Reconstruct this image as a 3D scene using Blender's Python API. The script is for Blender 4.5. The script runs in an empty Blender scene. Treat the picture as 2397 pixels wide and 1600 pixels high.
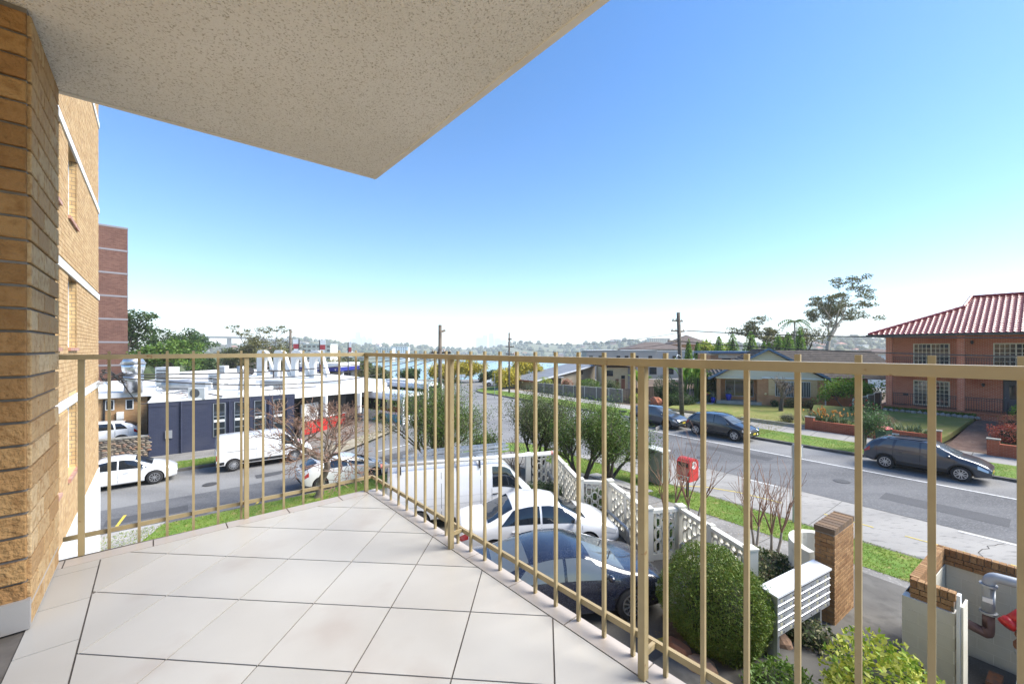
import bpy, bmesh, math, random
import numpy as np
from mathutils import Vector, Matrix, geometry, noise
random.seed(11); NR = np.random.RandomState(5)
SC = bpy.context.scene; COL = SC.collection
R_ = math.radians
# ---------------------------------------------------------------- camera, sky, sun, exposure
CZ, FPX, CX, HY = 7.0, 945.0, 1198.5, 815.0          # eye height, focal length / principal point in photo pixels
cam = bpy.data.cameras.new('camera'); cam.sensor_width = 36.0; cam.lens = FPX*36.0/2397.0
cam.shift_y = (HY-800.0)/2397.0; cam.clip_start = 0.05; cam.clip_end = 20000
camo = bpy.data.objects.new('camera', cam); COL.objects.link(camo)
camo.location = (0, 0, CZ); camo.rotation_euler = (R_(90), 0, 0); SC.camera = camo
SUN_EL, SUN_HEAD = 45, 90
world = bpy.data.worlds.new('World'); SC.world = world; world.use_nodes = True
wn, wl = world.node_tree.nodes, world.node_tree.links
bg = wn['Background']
sky = wn.new('ShaderNodeTexSky'); sky.sky_type = 'NISHITA'; sky.sun_disc = False
sky.sun_elevation = R_(SUN_EL); sky.sun_rotation = R_(SUN_HEAD)
sky.altitude = 20; sky.air_density = 1.0; sky.dust_density = 0.35; sky.ozone_density = 3
hs = wn.new('ShaderNodeHueSaturation'); hs.inputs['Saturation'].default_value = 1.28; hs.inputs['Hue'].default_value = 0.502
wl.new(sky.outputs[0], hs.inputs['Color']); wl.new(hs.outputs[0], bg.inputs['Color']); bg.inputs['Strength'].default_value = 0.088
sd = bpy.data.lights.new('sun', 'SUN'); sd.energy = 3.3; sd.angle = R_(36); sd.color = (1.0, 0.955, 0.88)
so = bpy.data.objects.new('sun', sd); COL.objects.link(so)
_sv = Vector((math.sin(R_(SUN_HEAD))*math.cos(R_(SUN_EL)), math.cos(R_(SUN_HEAD))*math.cos(R_(SUN_EL)), math.sin(R_(SUN_EL))))
so.rotation_euler = _sv.to_track_quat('Z', 'Y').to_euler(); so.location = (0, 0, 60)
SC.view_settings.view_transform = 'Standard'; SC.view_settings.look = 'None'
SC.view_settings.exposure = 1.54; SC.view_settings.gamma = 1.0; SC.view_settings.use_curve_mapping = False
SC.render.engine = 'CYCLES'; SC.cycles.use_denoising = True; SC.cycles.max_bounces = 7
SC.cycles.diffuse_bounces = 4; SC.cycles.glossy_bounces = 3; SC.cycles.transmission_bounces = 4
SC.cycles.transparent_max_bounces = 6; SC.cycles.volume_bounces = 1; SC.cycles.sample_clamp_indirect = 6.0
SC.cycles.caustics_reflective = False; SC.cycles.caustics_refractive = False
# ---------------------------------------------------------------- helpers: directions and rays
def hd(h): return Vector((math.sin(R_(h)), math.cos(R_(h)), 0.0))
def rz_of(h): return R_(90.0-h)                      # z-rotation that points local +X along heading h
def gp(px, py, z):                                   # where a sight line meets the level z
    Y = FPX*(CZ-z)/(py-HY); return Vector(((px-CX)/FPX*Y, Y, z))
def yp(px, Y, z=0.0): return Vector(((px-CX)/FPX*Y, Y, z))
def zy(py, Y): return CZ-(py-HY)/FPX*Y
HR, HL = -36.5, 51.0                                 # headings of the two streets
dR, nR = hd(HR), hd(HR+90); dL, nL = hd(HL), hd(HL-90)
def RR(a, s, z=0.0): v = dR*a+nR*s; return Vector((v.x, v.y, z))
def LL(b, t, z=0.0): v = dL*b+nL*t; return Vector((v.x, v.y, z))
def rs(px, s, z=0.0):                                # sight line meets the vertical plane at R-offset s
    k = (px-CX)/FPX; Y = s/(k*nR.x+nR.y); return Vector((k*Y, Y, z))
def lt(px, t, z=0.0):
    k = (px-CX)/FPX; Y = t/(k*nL.x+nL.y); return Vector((k*Y, Y, z))
def sm(x, a, b):
    x = min(1, max(0, (x-a)/(b-a))); return x*x*(3-2*x)
def gz(x, y):                                        # street and yard level
    s = x*nR.x+y*nR.y; t = x*nL.x+y*nL.y; a = x*dR.x+y*dR.y
    base = 0.8*sm(s, 3, 16.5)
    w = 1-sm(t, 10.5, 20.0)
    yard = 1.2-0.4*sm(s, 9.0, 16.5)
    z = base+(yard-base)*w
    z += 0.35*sm(s, 30, 36)*(1-sm(a, 40, 60))
    return z
# ---------------------------------------------------------------- helpers: materials
MATS = {}
def _n(nt, t, **kw):
    n = nt.nodes.new(t)
    for k, v in kw.items(): setattr(n, k, v)
    return n
def mat(name, c, rough=0.6, metal=0.0, c2=None, scale=3.0, detail=6.0, bump=0.0, bscale=None, spec=0.5, coat=0.0, lo=0.35, hi=0.65, c3=None, scale3=20.0, trans=0.0, vec='Object', c3lo=0.55, c3hi=0.7, stretch=None, objvar=0.0):
    if name in MATS: return MATS[name]
    m = bpy.data.materials.new(name); m.use_nodes = True; MATS[name] = m
    nt = m.node_tree; b = nt.nodes['Principled BSDF']; L = nt.links.new
    b.inputs['Base Color'].default_value = (*c, 1); b.inputs['Roughness'].default_value = rough
    b.inputs['Metallic'].default_value = metal; b.inputs['Specular IOR Level'].default_value = spec
    if coat: b.inputs['Coat Weight'].default_value = coat; b.inputs['Coat Roughness'].default_value = 0.04
    tc = _n(nt, 'ShaderNodeTexCoord')
    src = tc.outputs[vec] if vec != 'Position' else _n(nt, 'ShaderNodeNewGeometry').outputs['Position']
    if stretch:
        mp = _n(nt, 'ShaderNodeMapping'); mp.inputs['Rotation'].default_value = (0, 0, -stretch[0]); mp.inputs['Scale'].default_value = (stretch[1], 1, 1); L(src, mp.inputs['Vector']); src = mp.outputs[0]
    col = None
    if c2 is not None:
        nz = _n(nt, 'ShaderNodeTexNoise'); nz.inputs['Scale'].default_value = scale; nz.inputs['Detail'].default_value = detail; L(src, nz.inputs['Vector'])
        mr = _n(nt, 'ShaderNodeMapRange'); mr.inputs[1].default_value = lo; mr.inputs[2].default_value = hi; L(nz.outputs['Fac'], mr.inputs[0])
        mx = _n(nt, 'ShaderNodeMix', data_type='RGBA'); mx.inputs[6].default_value = (*c, 1); mx.inputs[7].default_value = (*c2, 1)
        L(mr.outputs[0], mx.inputs[0]); col = mx.outputs[2]
        if c3 is not None:
            n3 = _n(nt, 'ShaderNodeTexNoise'); n3.inputs['Scale'].default_value = scale3; n3.inputs['Detail'].default_value = 4; L(src, n3.inputs['Vector'])
            m3 = _n(nt, 'ShaderNodeMapRange'); m3.inputs[1].default_value = c3lo; m3.inputs[2].default_value = c3hi; L(n3.outputs['Fac'], m3.inputs[0])
            x3 = _n(nt, 'ShaderNodeMix', data_type='RGBA'); x3.inputs[7].default_value = (*c3, 1); L(col, x3.inputs[6]); L(m3.outputs[0], x3.inputs[0]); col = x3.outputs[2]
        if objvar:
            oi = _n(nt, 'ShaderNodeObjectInfo'); mo_ = _n(nt, 'ShaderNodeMapRange'); mo_.inputs[3].default_value = 1-objvar; mo_.inputs[4].default_value = 1+objvar*0.5; L(oi.outputs['Random'], mo_.inputs[0])
            mm = _n(nt, 'ShaderNodeMix', data_type='RGBA', blend_type='MULTIPLY'); mm.inputs[0].default_value = 1.0; L(col, mm.inputs[6]); L(mo_.outputs[0], mm.inputs[7]); col = mm.outputs[2]
        L(col, b.inputs['Base Color'])
    if bump:
        nb = _n(nt, 'ShaderNodeTexNoise'); nb.inputs['Scale'].default_value = bscale or scale*6; nb.inputs['Detail'].default_value = 5; L(src, nb.inputs['Vector'])
        bp = _n(nt, 'ShaderNodeBump'); bp.inputs['Strength'].default_value = min(1, bump); bp.inputs['Distance'].default_value = 0.02*bump
        L(nb.outputs['Fac'], bp.inputs['Height']); L(bp.outputs[0], b.inputs['Normal'])
    return m
def glass(name, c=(0.02, 0.026, 0.032), rough=0.04, spec=0.8):
    return mat(name, c, rough, 0.0, spec=spec)
def vary(name, cols, rough=0.8, scale=1.2, bump=0.0, bscale=30, trans=0.0, spec=0.3, noise_c=None, nscale=4, per='island'):
    """colour picked per piece (per mesh island or per object) from a ramp"""
    if name in MATS: return MATS[name]
    m = bpy.data.materials.new(name); m.use_nodes = True; MATS[name] = m
    nt = m.node_tree; b = nt.nodes['Principled BSDF']; L = nt.links.new
    b.inputs['Roughness'].default_value = rough; b.inputs['Specular IOR Level'].default_value = spec
    if per == 'island': src = _n(nt, 'ShaderNodeNewGeometry').outputs['Random Per Island']
    else: src = _n(nt, 'ShaderNodeObjectInfo').outputs['Random']
    cr = _n(nt, 'ShaderNodeValToRGB'); cr.color_ramp.interpolation = 'LINEAR'
    L(src, cr.inputs[0])
    els = cr.color_ramp.elements
    while len(els) < len(cols): els.new(0.5)
    for i, c in enumerate(cols): els[i].position = i/max(1, len(cols)-1); els[i].color = (*c, 1)
    out = cr.outputs[0]
    if noise_c is not None:
        tc = _n(nt, 'ShaderNodeTexCoord')
        nz = _n(nt, 'ShaderNodeTexNoise'); nz.inputs['Scale'].default_value = nscale; nz.inputs['Detail'].default_value = 6
        geo = _n(nt, 'ShaderNodeNewGeometry'); L(geo.outputs['Position'], nz.inputs['Vector'])
        mr = _n(nt, 'ShaderNodeMapRange'); mr.inputs[1].default_value = 0.48; mr.inputs[2].default_value = 0.72; L(nz.outputs['Fac'], mr.inputs[0])
        mx = _n(nt, 'ShaderNodeMix', data_type='RGBA'); mx.inputs[7].default_value = (*noise_c, 1); L(out, mx.inputs[6]); L(mr.outputs[0], mx.inputs[0]); out = mx.outputs[2]
    L(out, b.inputs['Base Color'])
    if bump:
        nb = _n(nt, 'ShaderNodeTexNoise'); nb.inputs['Scale'].default_value = bscale; nb.inputs['Detail'].default_value = 5
        geo2 = _n(nt, 'ShaderNodeNewGeometry'); L(geo2.outputs['Position'], nb.inputs['Vector'])
        bp = _n(nt, 'ShaderNodeBump'); bp.inputs['Strength'].default_value = min(1, bump); bp.inputs['Distance'].default_value = 0.016; L(nb.outputs['Fac'], bp.inputs['Height']); L(bp.outputs[0], b.inputs['Normal'])
    if trans:
        ms = _n(nt, 'ShaderNodeMixShader'); tr = _n(nt, 'ShaderNodeBsdfTranslucent'); ms.inputs[0].default_value = trans
        L(out, tr.inputs['Color']); L(b.outputs[0], ms.inputs[1]); L(tr.outputs[0], ms.inputs[2]); L(ms.outputs[0], nt.nodes['Material Output'].inputs['Surface'])
    return m
def brickmat(name, c1, c2, mortar, bw=0.23, bh=0.086, mo=0.012, rough=0.85, bump=0.6, axis='xz', dirt=None, dscale=0.8):
    if name in MATS: return MATS[name]
    m = bpy.data.materials.new(name); m.use_nodes = True; MATS[name] = m
    nt = m.node_tree; b = nt.nodes['Principled BSDF']; L = nt.links.new
    b.inputs['Roughness'].default_value = rough; b.inputs['Specular IOR Level'].default_value = 0.25
    tc = _n(nt, 'ShaderNodeTexCoord'); sp = _n(nt, 'ShaderNodeSeparateXYZ'); L(tc.outputs['Object'], sp.inputs[0])
    ad = _n(nt, 'ShaderNodeMath', operation='ADD'); L(sp.outputs[0], ad.inputs[0]); L(sp.outputs[1], ad.inputs[1])
    cb = _n(nt, 'ShaderNodeCombineXYZ'); L(ad.outputs[0], cb.inputs[0]); L(sp.outputs[2], cb.inputs[1])
    bt = _n(nt, 'ShaderNodeTexBrick'); L(cb.outputs[0], bt.inputs['Vector'])
    bt.inputs['Scale'].default_value = 1.0; bt.inputs['Mortar Size'].default_value = mo/2; bt.inputs['Mortar Smooth'].default_value = 0.1
    bt.inputs['Brick Width'].default_value = bw; bt.inputs['Row Height'].default_value = bh; bt.inputs['Bias'].default_value = 0.0
    bt.inputs['Color1'].default_value = (*c1, 1); bt.inputs['Color2'].default_value = (*c2, 1); bt.inputs['Mortar'].default_value = (*mortar, 1)
    out = bt.outputs['Color']
    if dirt is not None:
        nz = _n(nt, 'ShaderNodeTexNoise'); nz.inputs['Scale'].default_value = dscale; nz.inputs['Detail'].default_value = 8; L(tc.outputs['Object'], nz.inputs['Vector'])
        mr = _n(nt, 'ShaderNodeMapRange'); mr.inputs[1].default_value = 0.5; mr.inputs[2].default_value = 0.75; mr.inputs[4].default_value = 0.7; L(nz.outputs['Fac'], mr.inputs[0])
        mx = _n(nt, 'ShaderNodeMix', data_type='RGBA'); mx.inputs[7].default_value = (*dirt, 1); L(out, mx.inputs[6]); L(mr.outputs[0], mx.inputs[0]); out = mx.outputs[2]
    L(out, b.inputs['Base Color'])
    bp = _n(nt, 'ShaderNodeBump'); bp.invert = True; bp.inputs['Strength'].default_value = bump; bp.inputs['Distance'].default_value = 0.01; L(bt.outputs['Fac'], bp.inputs['Height']); L(bp.outputs[0], b.inputs['Normal'])
    return m
# ---------------------------------------------------------------- helpers: mesh building
class MB:
    def __init__(s): s.v = []; s.f = []; s.m = []
    def add(s, vs, fs, mi=0):
        o = len(s.v); s.v += [tuple(v) for v in vs]
        for f in fs: s.f.append(tuple(i+o for i in f)); s.m.append(mi)
        return s
    def box(s, x0, x1, y0, y1, z0, z1, mi=0):
        if x0 > x1: x0, x1 = x1, x0
        if y0 > y1: y0, y1 = y1, y0
        if z0 > z1: z0, z1 = z1, z0
        vs = [(x0,y0,z0),(x1,y0,z0),(x1,y1,z0),(x0,y1,z0),(x0,y0,z1),(x1,y0,z1),(x1,y1,z1),(x0,y1,z1)]
        return s.add(vs, [(0,3,2,1),(4,5,6,7),(0,1,5,4),(1,2,6,5),(2,3,7,6),(3,0,4,7)], mi)
    def beam(s, p, q, w, h, up=(0,0,1), mi=0):
        p, q = Vector(p), Vector(q); d = (q-p).normalized(); up = Vector(up)
        if abs(d.dot(up)) > 0.98: up = Vector((1,0,0))
        sx = d.cross(up).normalized(); sz = sx.cross(d).normalized(); a, b = sx*(w/2), sz*(h/2)
        vs = [p-a-b, p+a-b, p+a+b, p-a+b, q-a-b, q+a-b, q+a+b, q-a+b]
        return s.add(vs, [(0,1,2,3),(7,6,5,4),(0,4,5,1),(1,5,6,2),(2,6,7,3),(3,7,4,0)], mi)
    def tube(s, pts, rads, n=8, mi=0, cap=True):
        pts = [Vector(p) for p in pts]
        if not hasattr(rads, '__len__'): rads = [rads]*len(pts)
        vs, fs = [], []; prev = None
        for i, p in enumerate(pts):
            d = (pts[min(i+1, len(pts)-1)]-pts[max(i-1, 0)])
            d = d.normalized() if d.length > 1e-9 else Vector((0,0,1))
            if prev is None:
                u = d.cross(Vector((0,0,1)) if abs(d.z) < 0.9 else Vector((1,0,0))).normalized()
            else:
                u = (prev-d*prev.dot(d)); u = u.normalized() if u.length > 1e-6 else d.orthogonal().normalized()
            prev = u; w = d.cross(u)
            for k in range(n):
                a = 2*math.pi*k/n; vs.append(p+(u*math.cos(a)+w*math.sin(a))*rads[i])
        for i in range(len(pts)-1):
            for k in range(n):
                fs.append((i*n+k, i*n+(k+1) % n, (i+1)*n+(k+1) % n, (i+1)*n+k))
        if cap and n > 2:
            fs.append(tuple(range(n-1, -1, -1))); fs.append(tuple((len(pts)-1)*n+k for k in range(n)))
        return s.add(vs, fs, mi)
    def lathe(s, prof, n=20, mi=0, c=(0,0,0), axis='z'):
        vs, fs = [], []; c = Vector(c)
        for r, z in prof:
            for k in range(n):
                a = 2*math.pi*k/n; x, y = r*math.cos(a), r*math.sin(a)
                vs.append(c+(Vector((x, y, z)) if axis == 'z' else Vector((x, z, y)) if axis == 'y' else Vector((z, x, y))))
        m = len(prof)
        for i in range(m-1):
            for k in range(n): fs.append((i*n+k, i*n+(k+1) % n, (i+1)*n+(k+1) % n, (i+1)*n+k))
        fs.append(tuple(range(n-1, -1, -1))); fs.append(tuple((m-1)*n+k for k in range(n)))
        return s.add(vs, fs, mi)
    def prism(s, poly, z0, z1, mi=0):                # polygon in XY extruded in z
        n = len(poly); vs = [(p[0], p[1], z0) for p in poly]+[(p[0], p[1], z1) for p in poly]
        fs = [tuple(range(n-1, -1, -1)), tuple(range(n, 2*n))]+[(i, (i+1) % n, n+(i+1) % n, n+i) for i in range(n)]
        return s.add(vs, fs, mi)
    def prismy(s, poly, y0, y1, mi=0):               # polygon in XZ extruded in y
        n = len(poly); vs = [(p[0], y0, p[1]) for p in poly]+[(p[0], y1, p[1]) for p in poly]
        fs = [tuple(range(n)), tuple(range(2*n-1, n-1, -1))]+[(i, n+i, n+(i+1) % n, (i+1) % n) for i in range(n)]
        return s.add(vs, fs, mi)
    def prismx(s, poly, x0, x1, mi=0):               # polygon in YZ extruded in x
        n = len(poly); vs = [(x0, p[0], p[1]) for p in poly]+[(x1, p[0], p[1]) for p in poly]
        fs = [tuple(range(n-1, -1, -1)), tuple(range(n, 2*n))]+[(i, (i+1) % n, n+(i+1) % n, n+i) for i in range(n)]
        return s.add(vs, fs, mi)
    def blob(s, c, r, sub=1, jit=0.2, mi=0, rng=random):
        bm = bmesh.new(); bmesh.ops.create_icosphere(bm, subdivisions=sub, radius=1.0)
        vs = []
        for v in bm.verts:
            k = 1+rng.uniform(-jit, jit); vs.append((c[0]+v.co.x*r[0]*k, c[1]+v.co.y*r[1]*k, c[2]+v.co.z*r[2]*k))
        fs = [tuple(v.index for v in f.verts) for f in bm.faces]; bm.free()
        return s.add(vs, fs, mi)
    def quad(s, a, b, c, d, mi=0): return s.add([a, b, c, d], [(0,1,2,3)], mi)
    def mesh(s, name, mats, smooth=False):
        me = bpy.data.meshes.new(name); me.from_pydata(s.v, [], s.f); me.validate()
        for m in (mats if isinstance(mats, (list, tuple)) else [mats]): me.materials.append(m)
        if len(me.polygons) == len(s.m): me.polygons.foreach_set('material_index', s.m)
        if smooth: me.polygons.foreach_set('use_smooth', [True]*len(me.polygons))
        me.update(); return me
    def build(s, name, mats, parent=None, smooth=False, loc=None, rz=None):
        return link(name, s.mesh(name, mats, smooth), parent, loc, rz)
def link(name, data, parent=None, loc=None, rz=None):
    o = bpy.data.objects.new(name, data); COL.objects.link(o)
    if parent is not None: o.parent = parent
    if loc is not None: o.location = loc
    if rz is not None: o.rotation_euler = (0, 0, rz)
    return o
def tag(o, label=None, cat=None, group=None, kind=None):
    if label: o['label'] = label
    if cat: o['category'] = cat
    if group: o['group'] = group
    if kind: o['kind'] = kind
    return o
def thing(name, label, cat, loc=(0,0,0), rz=0.0, group=None):
    o = bpy.data.objects.new(name, None); COL.objects.link(o); o.location = loc; o.rotation_euler = (0, 0, rz)
    o.empty_display_size = 0.2
    return tag(o, label, cat, group)
def struct(o): o['kind'] = 'structure'; return o
def stuff(o): o['kind'] = 'stuff'; return o
def copy_tree(o, parent=None):
    c = o.copy(); COL.objects.link(c); c.parent = parent
    for ch in [x for x in bpy.data.objects if x.parent == o]: copy_tree(ch, c)
    return c
def fast_mesh(name, V, Fq, mats, smooth=False, mi=None):
    me = bpy.data.meshes.new(name); k = Fq.shape[1]
    me.vertices.add(len(V)); me.vertices.foreach_set('co', V.astype(np.float32).ravel())
    me.loops.add(Fq.size); me.loops.foreach_set('vertex_index', Fq.astype(np.int32).ravel())
    me.polygons.add(len(Fq)); me.polygons.foreach_set('loop_start', np.arange(0, Fq.size, k, dtype=np.int32))
    me.polygons.foreach_set('loop_total', np.full(len(Fq), k, dtype=np.int32))
    for m in (mats if isinstance(mats, (list, tuple)) else [mats]): me.materials.append(m)
    if mi is not None: me.polygons.foreach_set('material_index', mi.astype(np.int32))
    if smooth: me.polygons.foreach_set('use_smooth', np.ones(len(Fq), dtype=bool))
    me.update(calc_edges=True); me.validate(); return me
def leaves_mesh(name, centers, size, m, aspect=2.2, up=0.0, jitter=0.35, droop=0.0):
    """one small bent leaf (two quads) at each centre"""
    C = np.asarray(centers, dtype=float); n = len(C)
    d = NR.normal(size=(n, 3)); d[:, 2] = d[:, 2]*(1-0.5*abs(up))+up-droop; d /= np.linalg.norm(d, axis=1)[:, None]
    r = NR.normal(size=(n, 3)); w = np.cross(d, r); w /= np.linalg.norm(w, axis=1)[:, None]+1e-9
    nn = np.cross(d, w)
    L = size*(1+NR.uniform(-jitter, jitter, n))[:, None]; W = L/aspect
    a = C-d*L/2; b = C+d*L/2
    V = np.stack([a, C+w*W/2+nn*W*0.15, b, C-w*W/2+nn*W*0.15], axis=1).reshape(-1, 3)
    Fq = np.arange(4*n).reshape(n, 4)
    return fast_mesh(name, V, Fq, m)
def patch(name, poly, m, zoff=0.0, step=1.5, skirt=0.0, zf=gz, parent=None, label=None):
    """ground-following sheet bounded by a polygon, with an optional kerb-like skirt"""
    P = [Vector((p[0], p[1])) for p in poly]; dense = []
    for i, p in enumerate(P):
        q = P[(i+1) % len(P)]; k = max(1, int((q-p).length/step))
        for j in range(k): dense.append(p.lerp(q, j/k))
    nb = len(dense); xs = [p.x for p in dense]; ys = [p.y for p in dense]
    def inside(x, y):
        c = False; j = nb-1
        for i in range(nb):
            if (dense[i].y > y) != (dense[j].y > y) and x < (dense[j].x-dense[i].x)*(y-dense[i].y)/(dense[j].y-dense[i].y)+dense[i].x: c = not c
            j = i
        return c
    pts = list(dense); x = min(xs)+step/2
    while x < max(xs):
        y = min(ys)+step/2
        while y < max(ys):
            if inside(x, y): pts.append(Vector((x+0.01*random.random(), y)))
            y += step
        x += step
    r = geometry.delaunay_2d_cdt(pts, [], [list(range(nb))], 1, 1e-4)
    vs = [(v.x, v.y, zf(v.x, v.y)+zoff) for v in r[0]]; fs = [tuple(f) for f in r[2]]
    mb = MB(); mb.add(vs, fs)
    if skirt:
        vv = []
        for p in dense: z = zf(p.x, p.y)+zoff; vv += [(p.x, p.y, z), (p.x, p.y, z-skirt)]
        mb.add(vv, [(2*i, 2*i+1, 2*((i+1) % nb)+1, 2*((i+1) % nb)) for i in range(nb)])
    me = mb.mesh(name, m)
    bm = bmesh.new(); bm.from_mesh(me); bmesh.ops.recalc_face_normals(bm, faces=bm.faces)
    up = sum(f.normal.z for f in bm.faces)
    if up < 0: bmesh.ops.reverse_faces(bm, faces=bm.faces)
    bm.to_mesh(me); bm.free()
    o = link(name, me, parent)
    if parent is None: struct(o)
    return o
def arc(p0, pc, p1, n=8):
    return [((1-t)**2)*Vector(p0)+2*t*(1-t)*Vector(pc)+t*t*Vector(p1) for t in [i/n for i in range(n+1)]]
def clip_poly(poly, a, b, c):                        # keep a*x+b*y<=c
    out = []
    for i in range(len(poly)):
        p, q = poly[i], poly[(i+1) % len(poly)]; fp, fq = a*p[0]+b*p[1]-c, a*q[0]+b*q[1]-c
        if fp <= 0: out.append(p)
        if (fp < 0 < fq) or (fq < 0 < fp):
            t = fp/(fp-fq); out.append((p[0]+(q[0]-p[0])*t, p[1]+(q[1]-p[1])*t))
    return out
def text(name, s, size, m, parent, loc, rot, depth=0.002):
    cu = bpy.data.curves.new(name, 'FONT'); cu.body = s; cu.size = size; cu.extrude = depth; cu.offset = size*0.035; cu.align_x = 'CENTER'; cu.align_y = 'CENTER'
    t = link(name, cu); bpy.context.view_layer.update(); me = bpy.data.meshes.new_from_object(t.evaluated_get(bpy.context.evaluated_depsgraph_get())); bpy.data.objects.remove(t)
    me.materials.clear(); me.materials.append(m); o = link(name, me, parent, loc); o.rotation_euler = rot; return stuff(o)
# ---------------------------------------------------------------- common materials
M_white = mat('white_paint', (0.78, 0.78, 0.76), 0.5, c2=(0.70, 0.70, 0.67), scale=1.5)
M_cream = mat('cream_paint', (0.72, 0.68, 0.56), 0.55, c2=(0.62, 0.58, 0.47), scale=2.0)
M_glass = glass('window_glass')
M_black = mat('black_plastic', (0.018, 0.018, 0.02), 0.55)
M_rubber = mat('rubber', (0.022, 0.022, 0.024), 0.8)
M_alu = mat('aluminium', (0.62, 0.64, 0.66), 0.35, 0.9, c2=(0.5, 0.52, 0.55), scale=4)
M_galv = mat('galvanised_steel', (0.42, 0.44, 0.46), 0.45, 0.6, c2=(0.32, 0.34, 0.36), scale=3)
M_dark = mat('dark_interior', (0.02, 0.02, 0.022), 0.9)
M_timber = mat('weathered_pole_timber', (0.16, 0.13, 0.10), 0.9, c2=(0.08, 0.065, 0.05), scale=5, bump=0.4)
M_wire = mat('wire', (0.03, 0.03, 0.032), 0.7)
M_concrete = mat('concrete', (0.40, 0.385, 0.36), 0.85, c2=(0.29, 0.28, 0.265), scale=1.2, bump=0.25, bscale=40, c3=(0.46, 0.44, 0.42), scale3=12)
# ================================================================ the balcony we stand on
FZ = CZ-1.06                                         # balcony floor level
VB, UB = hd(-41.5), hd(48.5)
def bw_(u, w, z=0.0): p = UB*u+VB*w; return Vector((p.x, p.y, z))
WALL_U, EDGE_U, EDGE_W = -0.364, 1.2535, 2.983
M_tile = mat('floor_tile', (0.41, 0.385, 0.345), 0.36, c2=(0.465, 0.445, 0.405), scale=1.7, detail=8, c3=(0.37, 0.325, 0.285), scale3=3.1, bump=0.04, bscale=30, c3lo=0.56, c3hi=0.82, objvar=0.06, vec='Position')
M_tileb = mat('border_tile', (0.40, 0.355, 0.315), 0.36, c2=(0.45, 0.405, 0.365), vec='Position', objvar=0.06, scale=2.6, detail=8, c3=(0.40, 0.34, 0.29), scale3=7, c3lo=0.6, c3hi=0.8)
M_grout = mat('grout', (0.085, 0.075, 0.066), 0.9, c2=(0.15, 0.135, 0.12), scale=8)
M_skirt = mat('grey_skirting', (0.30, 0.28, 0.265), 0.4, c2=(0.36, 0.34, 0.32), scale=3)
slab_poly = [bw_(EDGE_U, EDGE_W), bw_(WALL_U-0.3, EDGE_W+0.055), bw_(WALL_U-0.3, -1.6), bw_(EDGE_U, -1.6)]
floor = MB().prism([(p.x, p.y) for p in slab_poly], FZ-0.19, FZ-0.004).build('balcony_floor', [M_grout]); struct(floor)
def tile_obj(poly, m, nm='tile', th=0.012, top=FZ):
    c = Vector((sum(p[0] for p in poly)/len(poly), sum(p[1] for p in poly)/len(poly), 0))
    mb = MB().prism([(p[0]-c.x, p[1]-c.y) for p in poly], -th, 0.0)
    return mb.build(nm, m, floor, loc=(c.x, c.y, top))
IN_U0, IN_U1 = -0.205, 1.1735
def lim(poly, u0, u1, w0, w1):
    for a, b, c in ((UB.x, UB.y, u1), (-UB.x, -UB.y, -u0), (VB.x, VB.y, w1), (-VB.x, -VB.y, -w0)):
        poly = clip_poly(poly, a, b, c)
        if len(poly) < 3: return []
    return poly
e1, e2, T0, TS = hd(4.6), hd(94.6), Vector((-1.1546, 1.7065, 0)), 0.33
g = 0.0029
for i in range(-12, 9):
    for j in range(-9, 12):
        o = T0+e1*(TS*i)+e2*(TS*j)
        q = [o+e1*g+e2*g, o+e1*g+e2*(TS-g), o+e1*(TS-g)+e2*(TS-g), o+e1*(TS-g)+e2*g]
        q = lim([(p.x, p.y) for p in q], IN_U0+g, IN_U1-g, -1.55, EDGE_W-0.085-g)
        if len(q) >= 3:
            area = abs(sum(q[k][0]*q[(k+1) % len(q)][1]-q[(k+1) % len(q)][0]*q[k][1] for k in range(len(q))))/2
            if area > 2e-4: tile_obj(q, M_tile)
def band(u0, u1, w0, w1):
    return [(p.x, p.y) for p in (bw_(u0, w0), bw_(u1, w0), bw_(u1, w1), bw_(u0, w1))]
w = EDGE_W-0.004
while w > -1.5:
    w2 = max(w-0.325, -1.55); tile_obj(band(IN_U1+g, EDGE_U+0.006, w2+g, w-g), M_tileb, 'border_tile'); w = w2
u = IN_U1-0.19
us = [IN_U1-g]
while u > WALL_U: us.append(u); u -= 0.33
us.append(WALL_U)
for k in range(len(us)-1):
    tile_obj(band(us[k+1]+g, us[k]-g, EDGE_W-0.085+g, EDGE_W+0.012), M_tileb, 'border_tile')
w = EDGE_W-0.17
prev = EDGE_W-0.085
while prev > -1.5:
    w = max(w, -1.55); tile_obj(band(WALL_U, IN_U0-g, w+g, prev-g), M_tile, 'border_tile'); prev = w; w -= 0.33
for k, (w0, w1) in enumerate(((2.37, 2.52), (2.52, 2.85), (2.85, 2.95))):
    tile_obj(band(WALL_U-0.001, WALL_U+0.011, w0+g, w1-g), M_tileb, 'skirting_tile', 0.095, FZ+0.1)
tile_obj(band(WALL_U-0.7, WALL_U+0.011, 2.345, 2.369), M_skirt, 'skirting_tile', 0.11, FZ+0.115)
tr = MB()
for k, (o0, o1, h) in enumerate(((2.10, 2.34, 0.004), (2.30, 2.325, 0.03), (2.22, 2.235, 0.025), (2.14, 2.155, 0.025))):
    tr.prism(band(WALL_U-0.75, WALL_U-0.06, o0, o1), FZ+0.001, FZ+0.004+h)
tag(tr.build('sliding_door_track', M_alu), 'grey metal sliding door track at the foot of the brick pier', 'door track')
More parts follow.
